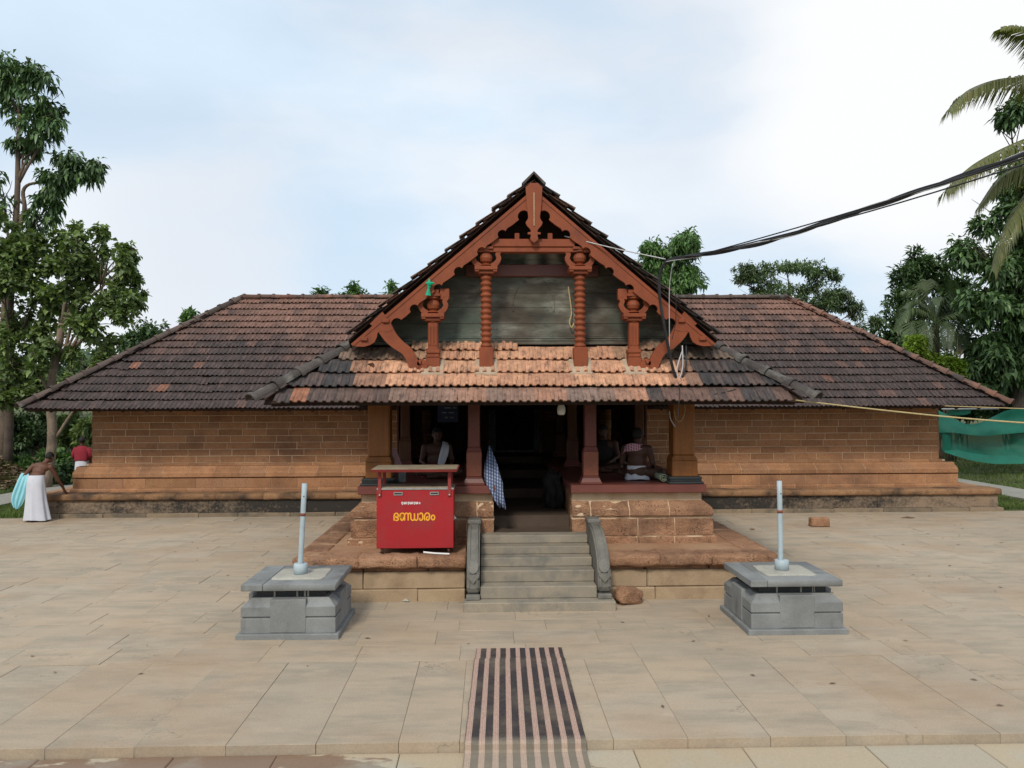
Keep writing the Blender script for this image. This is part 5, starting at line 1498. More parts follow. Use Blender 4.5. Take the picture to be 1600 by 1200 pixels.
# ---------------------------------------------------------------- cables and ropes
def sag(ctrl, n=8): return catmull(ctrl, n)
main = [at(1058, 594, 11.42), at(1050, 570, 11.35), at(1038, 510, 11.25), at(1030, 455, 11.2), at(1033, 422, 11.15), at(1050, 406, 11.0), at(1110, 396, 10.6), at(1180, 382, 10.1), at(1250, 362, 9.6), at(1330, 334, 9.0), at(1420, 304, 8.4), at(1520, 270, 7.85), at(1620, 232, 7.3), at(1800, 150, 6.4), Vector((8.2, 4.6, 6.0)), Vector((14, 2.0, 7.0)), Vector((22, -1.5, 8.0))]
cab = empty('cable_bundle', main[5], 'thick black cable bundle running from the gable up to the right edge', 'cable')
C_ = sag(main, 7)
mb = MB(); mb.tube(C_, .021, 8); mb.build('main_cable', M['cable'], cab, True)
for k, (rr, ph, m, st) in enumerate(((.012, 0, M['cable'], 30), (.011, 2.1, M['cable'], 24), (.006, 4.0, M['wire_grey'], 28))):
    pts = []
    for i in range(st, len(C_)):
        q = i * .35 + ph
        pts.append(C_[i] + Vector((.0, .024 * math.cos(q), .024 * math.sin(q))))
    mb = MB(); mb.tube(pts, rr, 6); mb.build('twisted_wire', m, cab, True)
for k, (off_, dr) in enumerate((((0, .0, -.02), .03), ((0, .0, -.01), .055))):
    E_ = 91
    P0, P1 = C_[40], C_[E_] + Vector((0, 0, -.17 - .05 * k))
    pts = [P0.lerp(P1, i / 14) + Vector((0, 0, -dr * math.sin(math.pi * i / 14) * 1.2)) for i in range(15)] + [C_[i] + Vector((0, 0, -.17 - .05 * k)) for i in range(E_ + 2, len(C_), 3)]
    mb = MB(); mb.tube(pts, .008, 6); mb.build('slack_wire', M['cable'] if k else M['wire_dull'] if 'wire_dull' in M else M['cable'], cab, True)
for ctrl, rr, m in (([at(1051, 412, 11.0), at(1046, 450, 11.2), at(1046, 520, 11.3), at(1046, 545, 11.35)], .006, M['wire_grey']),
                    ([at(1060, 404, 11.0), at(1056, 440, 11.2), at(1056, 500, 11.3), at(1050, 530, 11.35)], .005, M['cable']),
                    ([at(1066, 540, 11.5), at(1067, 570, 11.42), at(1063, 588, 11.4), at(1060, 592, 11.4), at(1058, 575, 11.42), at(1066, 548, 11.5)], .009, M['wire_grey']),
                    ([at(1072, 540, 11.5), at(1072, 570, 11.42), at(1066, 590, 11.4)], .012, M['cable']),
                    ([at(1058, 594, 11.4), at(1062, 610, 11.15), at(1061, 626, 11.02), at(1060, 640, 11.03), at(1058, 665, 11.05)], .006, M['cable']),
                    ([at(1064, 596, 11.38), at(1085, 612, 11.22), at(1115, 616, 11.15), at(1150, 608, 11.22)], .006, M['cable']),
                    ([at(1054, 640, 12.1), at(1056, 655, 12.1), at(1064, 658, 12.1), at(1070, 645, 12.1), at(1070, 632, 12.1)], .005, M['rope']),
                    ([at(1046, 642, 12.0), at(1048, 655, 12.0), at(1055, 667, 12.0)], .007, M['wire_grey'])):
    mb = MB(); mb.tube(sag(ctrl, 5), rr, 6); mb.build('loose_wire', m, cab, True)
mb = MB(); mb.tube(sag([at(882, 369, 11.66), at(960, 388, 11.4), at(1040, 405, 11.05)], 6), .008, 6)
tag(mb.build('white_wire', M['wire_grey'], None, True), 'thin white wire stretched from inside the gable to the black cable', 'wire')
mb = MB(); mb.tube(sag([at(1240, 625, 11.15), at(1380, 641, 10.6), at(1500, 653, 10.2), at(1620, 662, 9.8), at(1800, 672, 9.2), Vector((13, 7.5, 2.2))], 6), .010, 6)
tag(mb.build('stretched_rope', M['rope'], None, True), 'yellowish rope stretched from the porch eave across to the right edge', 'rope')
mb = MB(); mb.tube(sag([at(1470, 634, 19.0), at(1540, 636.5, 18.4), at(1640, 640, 17.6), at(1800, 646, 16.4)], 6), .010, 6)
tag(mb.build('thin_line', M['rope'], None, True), 'thin pale line running just under the right roof corner', 'rope')

# ---------------------------------------------------------------- people
class Body:
    """one continuous figure: overlapping tapered limbs fused by a voxel remesh"""
    def __init__(s): s.mb = MB()
    def ball(s, c, r, rot=None, n=10):
        r = r if isinstance(r, (tuple, list)) else (r, r, r)
        R_ = Euler(rot).to_matrix() if rot else Matrix.Identity(3)
        vs, fs = [], []
        for i in range(n + 1):
            a = math.pi * i / n
            for j in range(2 * n):
                b_ = math.pi * j / n
                vs.append(Vector(c) + R_ @ Vector((r[0] * math.sin(a) * math.cos(b_), r[1] * math.sin(a) * math.sin(b_), r[2] * math.cos(a))))
        k = 2 * n
        fs = [(i * k + j, i * k + (j + 1) % k, (i + 1) * k + (j + 1) % k, (i + 1) * k + j) for i in range(n) for j in range(k)]
        s.mb.add(vs, fs)
    def limb(s, pts, rs, n=10):
        s.mb.tube(pts, rs, n)
        for p, r in zip(pts, rs): s.ball(p, r * 1.0, None, 6)
    def hand(s, wrist, direction, palm, side, curl=.5, sc_=1.0):
        """palm and five bent fingers; side: where the thumb leaves"""
        d = Vector(direction).normalized(); pn = Vector(palm).normalized(); sd__ = Vector(side).normalized()
        w0 = Vector(wrist); pc_ = w0 + d * .05 * sc_
        s.limb([w0, pc_, w0 + d * .085 * sc_], [.024 * sc_, .03 * sc_, .028 * sc_], 8)
        for k, (o, l) in enumerate(((.03, .066), (.011, .075), (-.010, .07), (-.03, .055))):
            b0 = w0 + d * .085 * sc_ + sd__ * o * sc_
            d1 = (d + pn * curl * .6).normalized(); d2 = (d + pn * curl * 1.8).normalized()
            s.mb.tube([b0 - d * .03 * sc_, b0, b0 + d1 * l * .5 * sc_, b0 + d1 * l * .5 * sc_ + d2 * l * .5 * sc_], [.0095 * sc_, .0095 * sc_, .0088 * sc_, .0075 * sc_], 6)
        b0 = w0 + d * .03 * sc_ + sd__ * .024 * sc_
        s.mb.tube([b0, b0 + (d * .5 + sd__).normalized() * .035 * sc_, b0 + (d * .9 + sd__ * .9 + pn * .5).normalized() * .065 * sc_], [.013 * sc_, .0105 * sc_, .008 * sc_], 6)
    def head(s, c, yaw_, pitch_=0.0, r=.098):
        """skull, jaw, nose, brow, lips, ears; yaw 0 faces -Y"""
        R_ = Euler((pitch_, 0, yaw_)).to_matrix(); c = Vector(c)
        P = lambda x, y, z_: c + R_ @ Vector((x, y, z_))
        s.ball(P(0, .01, .02), (r * .80, r * .98, r * 1.02), (pitch_, 0, yaw_))
        s.ball(P(0, -.02, -.055), (r * .62, r * .72, r * .62), (pitch_, 0, yaw_))
        s.mb.tube([P(0, -.088, .02), P(0, -.108, -.018), P(0, -.092, -.03)], [.009, .015, .010], 6)
        s.mb.tube([P(-.04, -.083, .032), P(0, -.09, .03), P(.04, -.083, .032)], [.008, .010, .008], 6)
        s.mb.tube([P(-.024, -.083, -.058), P(0, -.09, -.058), P(.024, -.083, -.058)], [.006, .009, .006], 6)
        for sx in (-1, 1): s.ball(P(sx * .08, .012, -.005), (.012, .02, .032), (pitch_, 0, yaw_), 6)
        return P
    def build(s, name, m, parent, vox=.010):
        o = s.mb.build(name, m, parent, True)
        r_ = o.modifiers.new('fuse', 'REMESH'); r_.mode = 'VOXEL'; r_.voxel_size = vox; r_.use_smooth_shade = True
        q = o.modifiers.new('soften', 'SMOOTH'); q.factor = .5; q.iterations = 3
        return o
def hair_cap(P, m, parent, r=.098):
    mb = MB(); vs, fs = [], []
    n, k = 8, 18
    for i in range(n + 1):
        a = (math.pi * .62) * i / n
        for j in range(k):
            b_ = 2 * math.pi * j / k
            cut = .76 if math.sin(b_) < -.3 else 1.12
            aa = a * cut
            q = mnoise.noise(Vector((i * 1.3, j * 1.1, r * 90))) * .006
            vs.append(P((r * .86 + q) * math.sin(aa) * math.cos(b_), .012 + (r * 1.06 + q) * math.sin(aa) * math.sin(b_), .022 + (r * 1.12 + q) * math.cos(aa)))
    fs = [(i * k + j, (i + 1) * k + j, (i + 1) * k + (j + 1) % k, i * k + (j + 1) % k) for i in range(n) for j in range(k)]
    mb.add(vs, fs); o = mb.build('hair', m, parent, True)
    o.modifiers.new('thickness', 'SOLIDIFY').thickness = .012
    return o
def skirt_cloth(name, rings, m, parent, folds=9, amp=.05, seed=0, th=.006):
    """rings: (cx, cy, z, rx, ry, fold strength) from the waist down"""
    mb = MB(); k = 40; vs = []
    for cx, cy, z_, rx, ry, f in rings:
        for j in range(k):
            b_ = 2 * math.pi * j / k
            w_ = 1 + f * amp * (math.sin(folds * b_ + seed) + .6 * math.sin((folds * 2 - 3) * b_ + seed * 2.1))
            vs.append((cx + rx * w_ * math.cos(b_), cy + ry * w_ * math.sin(b_), z_ + f * .008 * math.sin(3 * b_ + seed)))
    n = len(rings)
    fs = [(i * k + j, i * k + (j + 1) % k, (i + 1) * k + (j + 1) % k, (i + 1) * k + j) for i in range(n - 1) for j in range(k)]
    mb.add(vs, fs); o = mb.build(name, m, parent, True)
    o.modifiers.new('thickness', 'SOLIDIFY').thickness = th
    o.modifiers.new('smooth', 'SUBSURF').levels = 1
    return o
def drape(name, rows, m, parent, k=12, fold=.02, nf=3, th=.006):
    """rows: (left point, right point) from the top of the cloth down"""
    mb = MB(); vs = []
    for i, (a, b_) in enumerate(rows):
        a, b_ = Vector(a), Vector(b_)
        for j in range(k):
            q = j / (k - 1); p = a.lerp(b_, q)
            g = min(1, i / 2)
            vs.append(p + Vector((0, fold * g * math.sin(q * nf * 2 * math.pi + i * .5), .015 * math.sin(q * 7 + 1) if i == len(rows) - 1 else 0)))
    n = len(rows)
    mb.add(vs, [(i * k + j, i * k + j + 1, (i + 1) * k + j + 1, (i + 1) * k + j) for i in range(n - 1) for j in range(k - 1)])
    o = mb.build(name, m, parent, True)
    o.modifiers.new('thickness', 'SOLIDIFY').thickness = th
    o.modifiers.new('smooth', 'SUBSURF').levels = 1
    return o
# man bending over the plinth corner
man = empty('person', (-11.04, 18.85, 0), 'bare-backed man in long white wrap stooping with one hand on the plinth corner', 'person')
B = Body()
B.ball((-11.06, 18.92, 1.0), (.165, .115, .13)); B.ball((-11.03, 18.97, 1.12), (.15, .105, .14)); B.ball((-11.0, 19.03, 1.235), (.185, .115, .11), (.3, .12, 0)); B.ball((-10.99, 19.05, 1.275), (.2, .09, .06), (.3, .12, 0))
B.limb([(-10.985, 19.07, 1.29), (-10.94, 19.13, 1.36), (-10.915, 19.17, 1.40)], [.062, .055, .055])
P = B.head((-10.905, 19.20, 1.445), math.pi - .25, .35)
B.limb([(-11.175, 19.02, 1.265), (-11.27, 18.97, 1.14), (-11.345, 18.95, 1.035)], [.062, .05, .044]); B.limb([(-11.345, 18.95, 1.035), (-11.34, 19.10, 1.06), (-11.30, 19.20, 1.08)], [.042, .036, .026])
B.hand((-11.30, 19.20, 1.08), (.3, .9, -.1), (0, 0, -1), (1, 0, 0), .7)
B.limb([(-10.80, 19.05, 1.235), (-10.74, 19.13, 1.06), (-10.71, 19.22, .90)], [.062, .05, .043]); B.limb([(-10.71, 19.22, .90), (-10.69, 19.34, .77), (-10.675, 19.42, .655)], [.042, .036, .026])
B.hand((-10.675, 19.42, .655), (.05, .6, -.65), (0, -.7, -.6), (-1, 0, 0), .6)
for hx_, kx, fx in ((-11.14, -11.17, -11.19), (-10.98, -10.93, -10.90)):
    B.limb([(hx_, 18.92, .93), (kx, 18.93, .50), (fx, 18.90, .08)], [.092, .06, .042]); B.limb([(fx, 18.89, .05), (fx, 19.02, .035), (fx, 19.10, .025)], [.04, .036, .025])
B.build('body', M['skin'], man, .009)
hair_cap(P, M['hair'], man)
skirt_cloth('wrap', [(-11.06, 18.93, 1.065, .178, .128, .1), (-11.06, 18.92, 1.0, .185, .14, .15), (-11.06, 18.91, .90, .197, .155, .2), (-11.055, 18.91, .75, .205, .16, .45), (-11.05, 18.91, .5, .225, .17, .8), (-11.04, 18.92, .28, .255, .19, 1.0), (-11.035, 18.92, .12, .28, .20, 1.15), (-11.03, 18.92, .035, .295, .205, 1.25)], M['white_cloth'], man, 7, .055, .6)
sh = drape('shirt', [((-11.40, 18.93, 1.115), (-11.24, 18.96, 1.105)), ((-11.44, 18.90, 1.03), (-11.23, 18.90, 1.0)), ((-11.49, 18.87, .88), (-11.24, 18.87, .84)), ((-11.555, 18.86, .72), (-11.25, 18.86, .68)), ((-11.60, 18.86, .56), (-11.29, 18.86, .52)), ((-11.60, 18.87, .45), (-11.34, 18.87, .40)), ((-11.53, 18.88, .30), (-11.42, 18.88, .29))], M['cyan_cloth'], None, 14, .028, 3)
tag(sh, 'light cyan shirt hanging over the left arm of the stooping man', 'shirt')
# man in red shirt walking behind the corner
m2 = empty('person', (-12.79, 24.5, 0), 'man in dark red shirt and white wrap half hidden behind the left wall corner', 'person')
B = Body(); cx, cy = -12.79, 24.5
P = B.head((cx + .0, cy, 1.58), math.pi + .3, .1)
B.limb([(cx, cy, 1.35), (cx, cy, 1.48)], [.06, .055]); B.ball((cx, cy, 1.2), (.17, .11, .22)); B.ball((cx, cy, .98), (.155, .11, .12)); B.ball((cx, cy, 1.33), (.2, .09, .07))
for s_ in (-1, 1):
    B.limb([(cx + s_ * .19, cy, 1.33), (cx + s_ * .24, cy + .02, 1.08), (cx + s_ * .21, cy + .12, .88)], [.06, .045, .03]); B.hand((cx + s_ * .21, cy + .12, .88), (0, .4, -.8), (-s_, 0, 0), (0, 1, 0), .5)
    B.limb([(cx + s_ * .09, cy, .92), (cx + s_ * .1, cy, .48), (cx + s_ * .1, cy, .06)], [.09, .06, .04]); B.limb([(cx + s_ * .1, cy, .04), (cx + s_ * .1, cy + .17, .025)], [.04, .03])
B.build('body', M['skin_dark'], m2, .011); hair_cap(P, M['hair'], m2)
skirt_cloth('shirt', [(cx, cy, 1.43, .085, .075, .1), (cx, cy, 1.385, .19, .105, .1), (cx, cy, 1.25, .225, .14, .3), (cx, cy, 1.1, .22, .15, .5), (cx, cy, .99, .215, .155, .8)], M['maroon_cloth'], m2, 5, .04)
for s_ in (-1, 1):
    mb = MB(); mb.tube([(cx + s_ * .17, cy, 1.36), (cx + s_ * .24, cy + .01, 1.2), (cx + s_ * .255, cy + .02, 1.06)], [.075, .075, .07], 10); mb.build('sleeve', M['maroon_cloth'], m2, True)
skirt_cloth('wrap', [(cx, cy, 1.0, .18, .13, .1), (cx, cy, .8, .20, .15, .4), (cx, cy, .5, .19, .15, .8), (cx, cy, .25, .2, .16, 1.0)], M['white_cloth'], m2, 6, .06)
# seated figures
def seated(x, y, z0, face, label, skin, wrap, group=None, ws=1.0):
    """cross-legged on the bench; face 0 looks at the court"""
    r = empty('person', (x, y, z0), label, 'person', group)
    R_ = Matrix.Rotation(face, 3, 'Z'); o = Vector((x, y, z0))
    T = lambda a, b_, c_: o + R_ @ Vector((a, b_, c_))
    B = Body()
    B.ball(T(0, .02, .13), (.18, .14, .13), (0, 0, face)); B.ball(T(0, .0, .30), (.155, .115, .17), (0, 0, face)); B.ball(T(0, -.01, .44), (.185, .115, .13), (0, 0, face)); B.ball(T(0, -.01, .51), (.2, .085, .06), (0, 0, face))
    B.limb([T(0, -.02, .53), T(0, -.04, .61)], [.058, .054])
    P = B.head(T(0, -.06, .70), face, -.12)
    for s_ in (-1, 1):
        B.limb([T(s_ * .2, -.01, .5), T(s_ * .255, -.03, .27), T(s_ * .20, -.26, .20)], [.058, .046, .027])
        B.hand(T(s_ * .20, -.26, .20), R_ @ Vector((-s_ * .3, -.8, -.15)), R_ @ Vector((0, 0, -1)), R_ @ Vector((-s_, 0, 0)), .5)
        B.limb([T(s_ * .1, .0, .11), T(s_ * .33, -.22, .10), T(-s_ * .06, -.36, .06)], [.092, .066, .045]); B.limb([T(-s_ * .06, -.36, .05), T(-s_ * .2, -.33, .035)], [.042, .028])
    B.build('body', skin, r, .011)
    hair_cap(P, M['hair'], r)
    if wrap:
        mb = MB()
        skirt_cloth('wrap', [T(0, .02, .235).to_tuple() + (.185 * min(1, ws * 1.15), .155 * min(1, ws * 1.15), .1), T(0, .01, .16).to_tuple() + (.21 * ws, .18 * ws, .5), T(0, -.03 * ws, .08).to_tuple() + (.26 * ws, .24 * ws, .8), T(0, -.05 * ws, .012).to_tuple() + (.29 * ws, .28 * ws, 1.0)], wrap, r, 6, .04)
    return r, T
a = at(683, 700, 13.0)
r, T = seated(a.x - .04, 13.5, 1.478, 0.25, 'bare-chested man with a white cloth over one shoulder sitting behind the red box', M['skin_dark'], M['maroon_cloth'])
drape('shoulder_cloth', [(T(.10, .02, .60), T(.21, .03, .555)), (T(.07, -.115, .53), T(.19, -.125, .50)), (T(.03, -.15, .43), T(.17, -.155, .40)), (T(.0, -.165, .32), T(.13, -.175, .30)), (T(-.02, -.17, .2), T(.09, -.18, .19))], M['white_cloth'], r, 8, .006, 2)
a = at(994, 720, 12.85)
r, T = seated(a.x, 12.8, 1.478, math.pi - .5, 'man seen from behind on the right bench with a pink checked towel and white wrap', M['skin_dark'], M['white_cloth'], None, .72)
drape('towel', [(T(-.17, -.10, .47), T(-.22, -.09, .40)), (T(-.12, -.03, .575), T(-.22, -.02, .53)), (T(-.02, .09, .58), T(-.10, .10, .46)), (T(.08, .10, .59), T(.06, .125, .46)), (T(.2, .03, .55), T(.22, .06, .44)), (T(.24, -.04, .44), T(.255, .0, .34))], M['pink_cloth'], r, 6, .004, 2)
a = at(944, 700, 14.4)
r, T = seated(a.x, 14.4, 1.478, -.4, 'dark-clothed person sitting in the shade behind the right slim pillar', M['skin_dark'], M['black_cloth'] if 'black_cloth' in M else M['hair'])
mb = MB()
skirt_cloth('shirt', [T(0, -.015, .56).to_tuple() + (.085, .075, .1), T(0, -.01, .52).to_tuple() + (.21, .11, .1), T(0, -.01, .4).to_tuple() + (.215, .15, .3), T(0, .0, .2).to_tuple() + (.205, .165, .6)], M['hair'], r, 5, .03)
me = stone_mesh((.15, .2, .30), .16, 21, M['hair'])
o = place('black_bag', me, None, Matrix.Translation((.41, 13.5, 1.24))); tag(o, 'dark bag leaning in the passage against the inner side of the right bench', 'bag')

# ---------------------------------------------------------------- trees and plants
def leaf_cloud(clumps, ll, lw, k_leaf, droop, seed, up=.15):
    """clumps: (centre, (rx, ry, rz), number of twig ends) -> vertices and faces of folded leaves set in rosettes"""
    g = np.random.default_rng(seed)
    V, F = [], []; base = 0
    parts = []
    for c, r, n in clumps:
        k_ = max(3, int(n / 22))
        for q in range(k_):
            d = g.normal(size=3); d /= np.linalg.norm(d); s_ = g.uniform(.30, .52)
            parts.append((np.array(c) + d * np.array(r) * g.random() ** .45 * .88, np.array(r) * s_, int(n * g.uniform(.75, 1.2) / k_)))
    for c, r, n in parts:
        n = max(n, 4)
        d = g.normal(size=(n, 3)); d /= np.linalg.norm(d, axis=1)[:, None]
        rr = g.random(n) ** .42
        lump = 1 + .22 * np.sin(d[:, 0] * 5 + seed) * np.cos(d[:, 2] * 4 + d[:, 1] * 3)
        p = np.array(c) + d * np.array(r) * (rr * lump)[:, None]
        out = d * np.array([1, 1, .7]) + np.array([0, 0, up]); out /= np.linalg.norm(out, axis=1)[:, None]
        p = np.repeat(p, k_leaf, 0); out = np.repeat(out, k_leaf, 0)
        N = len(p)
        ax = g.normal(size=(N, 3)); ax /= np.linalg.norm(ax, axis=1)[:, None]
        dr = out * .55 + ax * .85 + np.array([0, 0, -droop]); dr /= np.linalg.norm(dr, axis=1)[:, None]
        sd2 = np.cross(dr, np.array([0, 0, 1.0]) + g.normal(size=(N, 3)) * .35); sd2 /= np.linalg.norm(sd2, axis=1)[:, None] + 1e-9
        nn = np.cross(sd2, dr)
        L = ll * g.uniform(.65, 1.25, N)[:, None]; W = lw * g.uniform(.7, 1.2, N)[:, None]
        st = p + g.normal(size=(N, 3)) * ll * .25
        b0 = st; m = st + dr * L * .5 - nn * L * .05; t = st + dr * L + np.array([0, 0, -1.0]) * L * droop * .5
        l_ = st + dr * L * .48 + sd2 * W * .5 + nn * W * .12; r_ = st + dr * L * .48 - sd2 * W * .5 + nn * W * .12
        v = np.stack([b0, l_, t, r_, m], 1).reshape(-1, 3)
        i = base + np.arange(N)[:, None] * 5
        f = np.concatenate([i + np.array([[0, 4, 1]]), i + np.array([[1, 4, 2]]), i + np.array([[0, 3, 4]]), i + np.array([[4, 3, 2]])], 0)
        V.append(v); F.append(f); base += N * 5
    return np.concatenate(V), np.concatenate(F)
def tri_mesh(name, V, F, m):
    me = bpy.data.meshes.new(name)
    me.vertices.add(len(V)); me.vertices.foreach_set('co', V.astype(np.float32).ravel())
    me.loops.add(len(F) * 3); me.loops.foreach_set('vertex_index', F.astype(np.int32).ravel())
    me.polygons.add(len(F)); me.polygons.foreach_set('loop_start', np.arange(0, len(F) * 3, 3, dtype=np.int32))
    me.materials.append(m); me.update(calc_edges=True); me.validate()
    return me
def limb_pts(a, b_, wob, n, seed):
    a, b_ = Vector(a), Vector(b_); out = []
    for i in range(n + 1):
        q = i / n; p = a.lerp(b_, q)
        o = mnoise.noise_vector(Vector((q * 2.3 + seed, seed * 1.7, 3.1))) * wob * math.sin(math.pi * min(1, q * 1.0)) 
        out.append(p + o)
    return out
def tree(name, label, base, trunk_top, r0, r1, clumps, leaf, bark, ll, lw, k=6, droop=.4, seed=1, group=None, branch_r=.05, extra=None, cat='tree', up=.15):
    root = empty(name, base, label, cat, group)
    mb = MB()
    tp = limb_pts(base, trunk_top, .25, 10, seed)
    mb.tube(tp, [lerp(r0, r1, i / 10) * (1.25 if i == 0 else 1) for i in range(11)], 10)
    mb.build('trunk', bark, root, True)
    br = MB()
    for i, (c, r, n) in enumerate(clumps):
        c = Vector(c)
        # leave the trunk a little below the clump
        best = min(tp[3:], key=lambda p: (p - (c + Vector((0, 0, -1.2 - .25 * (c - p).length)))).length)
        pts = limb_pts(best, c, .18 * (c - best).length * .5, 5, seed + i)
        br.tube(pts, [lerp(branch_r, branch_r * .35, q / 5) for q in range(6)], 6)
        g = random.Random(seed * 31 + i)
        for q in range(5):
            e_ = c + Vector((g.uniform(-1, 1) * r[0], g.uniform(-1, 1) * r[1], g.uniform(-.7, .9) * r[2])) * .85
            br.tube(limb_pts(pts[3] if q % 2 else pts[4], e_, .1, 3, q + seed), [branch_r * .3, branch_r * .25, branch_r * .2, branch_r * .1], 4)
    if extra:
        for pts, ra, rb in extra:
            cm = catmull(pts, 4); br.tube(cm, [lerp(ra, rb, i / (len(cm) - 1)) for i in range(len(cm))], 8)
    if br.v: br.build('branches', bark, root, True)
    V, F = leaf_cloud(clumps, ll, lw, k, droop, seed, up)
    o = place('crown', tri_mesh('crown', V, F, leaf), root); o['kind'] = 'stuff'
    return root
def cl(px, py, Y, rx, rz, n, ry=None):
    """clump centred where the photo shows it; radii in photo pixels"""
    k = Y / FPX
    k *= 1.13
    return (tuple(at(px, py, Y)), (rx * k, (ry or (rx + rz) / 2) * k, rz * k), int(n * .95))
def gnd(x, y): return (x, y, gheight(x, y) - .1)
# tall slender tree at the left edge
Yt = 29.0
b0 = at(8, 690, Yt)
tree('tall_tree', 'tallest slender tree at the left edge with drooping dark leaves high above the roof', gnd(b0.x, Yt), at(30, 180, Yt), .19, .07,
     [cl(40, 120, Yt, 46, 38, 150), cl(75, 165, Yt, 26, 30, 60), cl(5, 130, Yt, 30, 50, 70), cl(60, 205, Yt, 36, 20, 60), cl(40, 225, Yt, 30, 15, 45), cl(85, 190, Yt, 14, 16, 25),
      cl(110, 265, Yt, 42, 25, 120), cl(90, 290, Yt, 30, 20, 50), cl(140, 270, Yt, 20, 20, 35), cl(72, 325, Yt, 18, 24, 40), cl(5, 300, Yt, 16, 40, 28), cl(58, 342, Yt, 16, 16, 25)],
     M['leaf_jack'], M['bark_mid'], .29, .115, 8, .7, 3, None, .06,
     [([at(22, 380, Yt), at(38, 330, Yt), at(36, 300, Yt), at(46, 288, Yt), at(70, 285, Yt)], .09, .04)])
# broad-leaved trees left of the roof
Yb = 26.2
b0 = at(70, 690, Yb)
tree('broad_leaf_tree', 'broad-leaved tree with a cut pale trunk standing at the roof corner on the left', gnd(b0.x, Yb), at(97, 505, Yb), .17, .11,
     [cl(150, 420, Yb, 38, 60, 190), cl(125, 390, Yb, 14, 34, 50), cl(160, 380, Yb, 12, 24, 30), cl(195, 420, Yb, 30, 34, 120), cl(185, 480, Yb, 36, 40, 140), cl(140, 500, Yb, 40, 36, 120), cl(110, 440, Yb, 24, 40, 80), cl(200, 395, Yb, 18, 16, 40), cl(165, 545, Yb, 36, 26, 70), cl(120, 560, Yb, 16, 20, 30), cl(60, 560, Yb - .6, 26, 40, 60), cl(135, 600, Yb, 30, 20, 50)],
     M['leaf_teak'], M['bark'], .20, .16, 9, .3, 5, None, .06,
     [([at(97, 560, Yb), at(118, 480, Yb), at(125, 400, Yb), at(126, 360, Yb)], .06, .02), ([at(100, 560, Yb), at(150, 480, Yb), at(170, 400, Yb)], .06, .02)])
Yc = 27.3
b0 = at(12, 690, Yc)
tree('broad_leaf_tree', 'dense broad-leaved tree with big round leaves filling the left edge below the tall tree', gnd(b0.x, Yc), at(20, 430, Yc), .15, .08,
     [cl(60, 390, Yc, 44, 34, 170), cl(75, 375, Yc, 26, 20, 60), cl(20, 430, Yc, 40, 50, 150), cl(70, 450, Yc, 40, 40, 150), cl(25, 510, Yc, 44, 44, 150), cl(75, 520, Yc, 30, 40, 90), cl(30, 580, Yc, 44, 40, 130), cl(10, 370, Yc, 26, 30, 50), cl(60, 600, Yc, 30, 24, 60), cl(15, 630, Yc - .8, 30, 26, 60), cl(20, 560, Yc - .8, 26, 40, 70), cl(8, 460, Yc - .8, 20, 40, 50)],
     M['leaf_teak'], M['bark_dark'], .21, .165, 9, .3, 8, None, .06)
Yd = 31
b0 = at(-45, 690, Yd)
tree('dark_tree', 'dark tree behind the others outside the left edge', gnd(b0.x, Yd), at(-45, 480, Yd), .2, .1,
     [cl(-40, 420, Yd, 60, 80, 260), cl(-30, 540, Yd, 60, 60, 200), cl(40, 600, Yd, 60, 36, 160), cl(130, 600, Yd, 50, 30, 150)], M['leaf_dark'], M['bark_dark'], .3, .16, 6, .4, 9)
Ye = 40
b0 = at(235, 650, Ye)
tree('far_round_tree', 'dark rounded tree crown just above the left roof hip', gnd(b0.x, Ye), at(235, 560, Ye), .22, .12,
     [cl(222, 525, Ye, 34, 28, 190), cl(252, 520, Ye, 26, 22, 120), cl(200, 545, Ye, 30, 26, 120), cl(175, 580, Ye, 40, 40, 200), cl(240, 560, Ye, 30, 26, 90)], M['leaf_dark'], M['bark_dark'], .28, .15, 6, .3, 10)
def behind(name, label, px, py, Y, r, n, leaf, ll, lw, seed, group=None):
    cls = [cl(px + a * r, py + b_ * r, Y, r * c_, r * c_ * .8, int(n * c_ * c_)) for a, b_, c_ in ((0, 0, .7), (.45, .25, .5), (-.5, .3, .55), (.1, -.45, .4), (.3, .9, .8), (-.3, 1.0, .8))]
    c = at(px, py, Y)
    return tree(name, label, gnd(c.x, Y), (c.x + .2, Y, c.z - .3 * r * Y / FPX), .18, .08, cls, leaf, M['bark_dark'], ll, lw, 6, .25, seed, group)
behind('background_tree', 'small pale tree top beyond the left roof hip', 295, 494, 44, 16, 70, M['leaf_mango'], .32, .15, 11)
behind('background_tree', 'low palm-like tree top showing over the left ridge near the gable', 500, 462, 42, 13, 40, M['leaf_mango'], .36, .12, 12)
behind('background_tree', 'round tree top rising over the middle of the left ridge', 552, 456, 44, 20, 80, M['leaf_mango'], .30, .14, 13)
behind('background_tree', 'thin tree top touching the left gable slope', 612, 458, 43, 24, 60, M['leaf_mango'], .30, .14, 14)
Ym = 31
b0 = at(1048, 650, Ym)
tree('mango_tree', 'green bushy tree right behind the right slope of the gable', gnd(b0.x, Ym), at(1050, 430, Ym), .2, .1,
     [cl(1045, 398, Ym, 42, 34, 210), cl(1070, 380, Ym, 24, 22, 80), cl(1012, 400, Ym, 30, 26, 110), cl(1050, 440, Ym, 52, 28, 220), cl(1082, 430, Ym, 26, 32, 110), cl(1000, 430, Ym, 22, 22, 60), cl(1060, 470, Ym, 50, 26, 120)],
     M['leaf_mango'], M['bark_dark'], .27, .09, 9, .65, 15, None, .05)
Yf = 36
b0 = at(1235, 650, Yf)
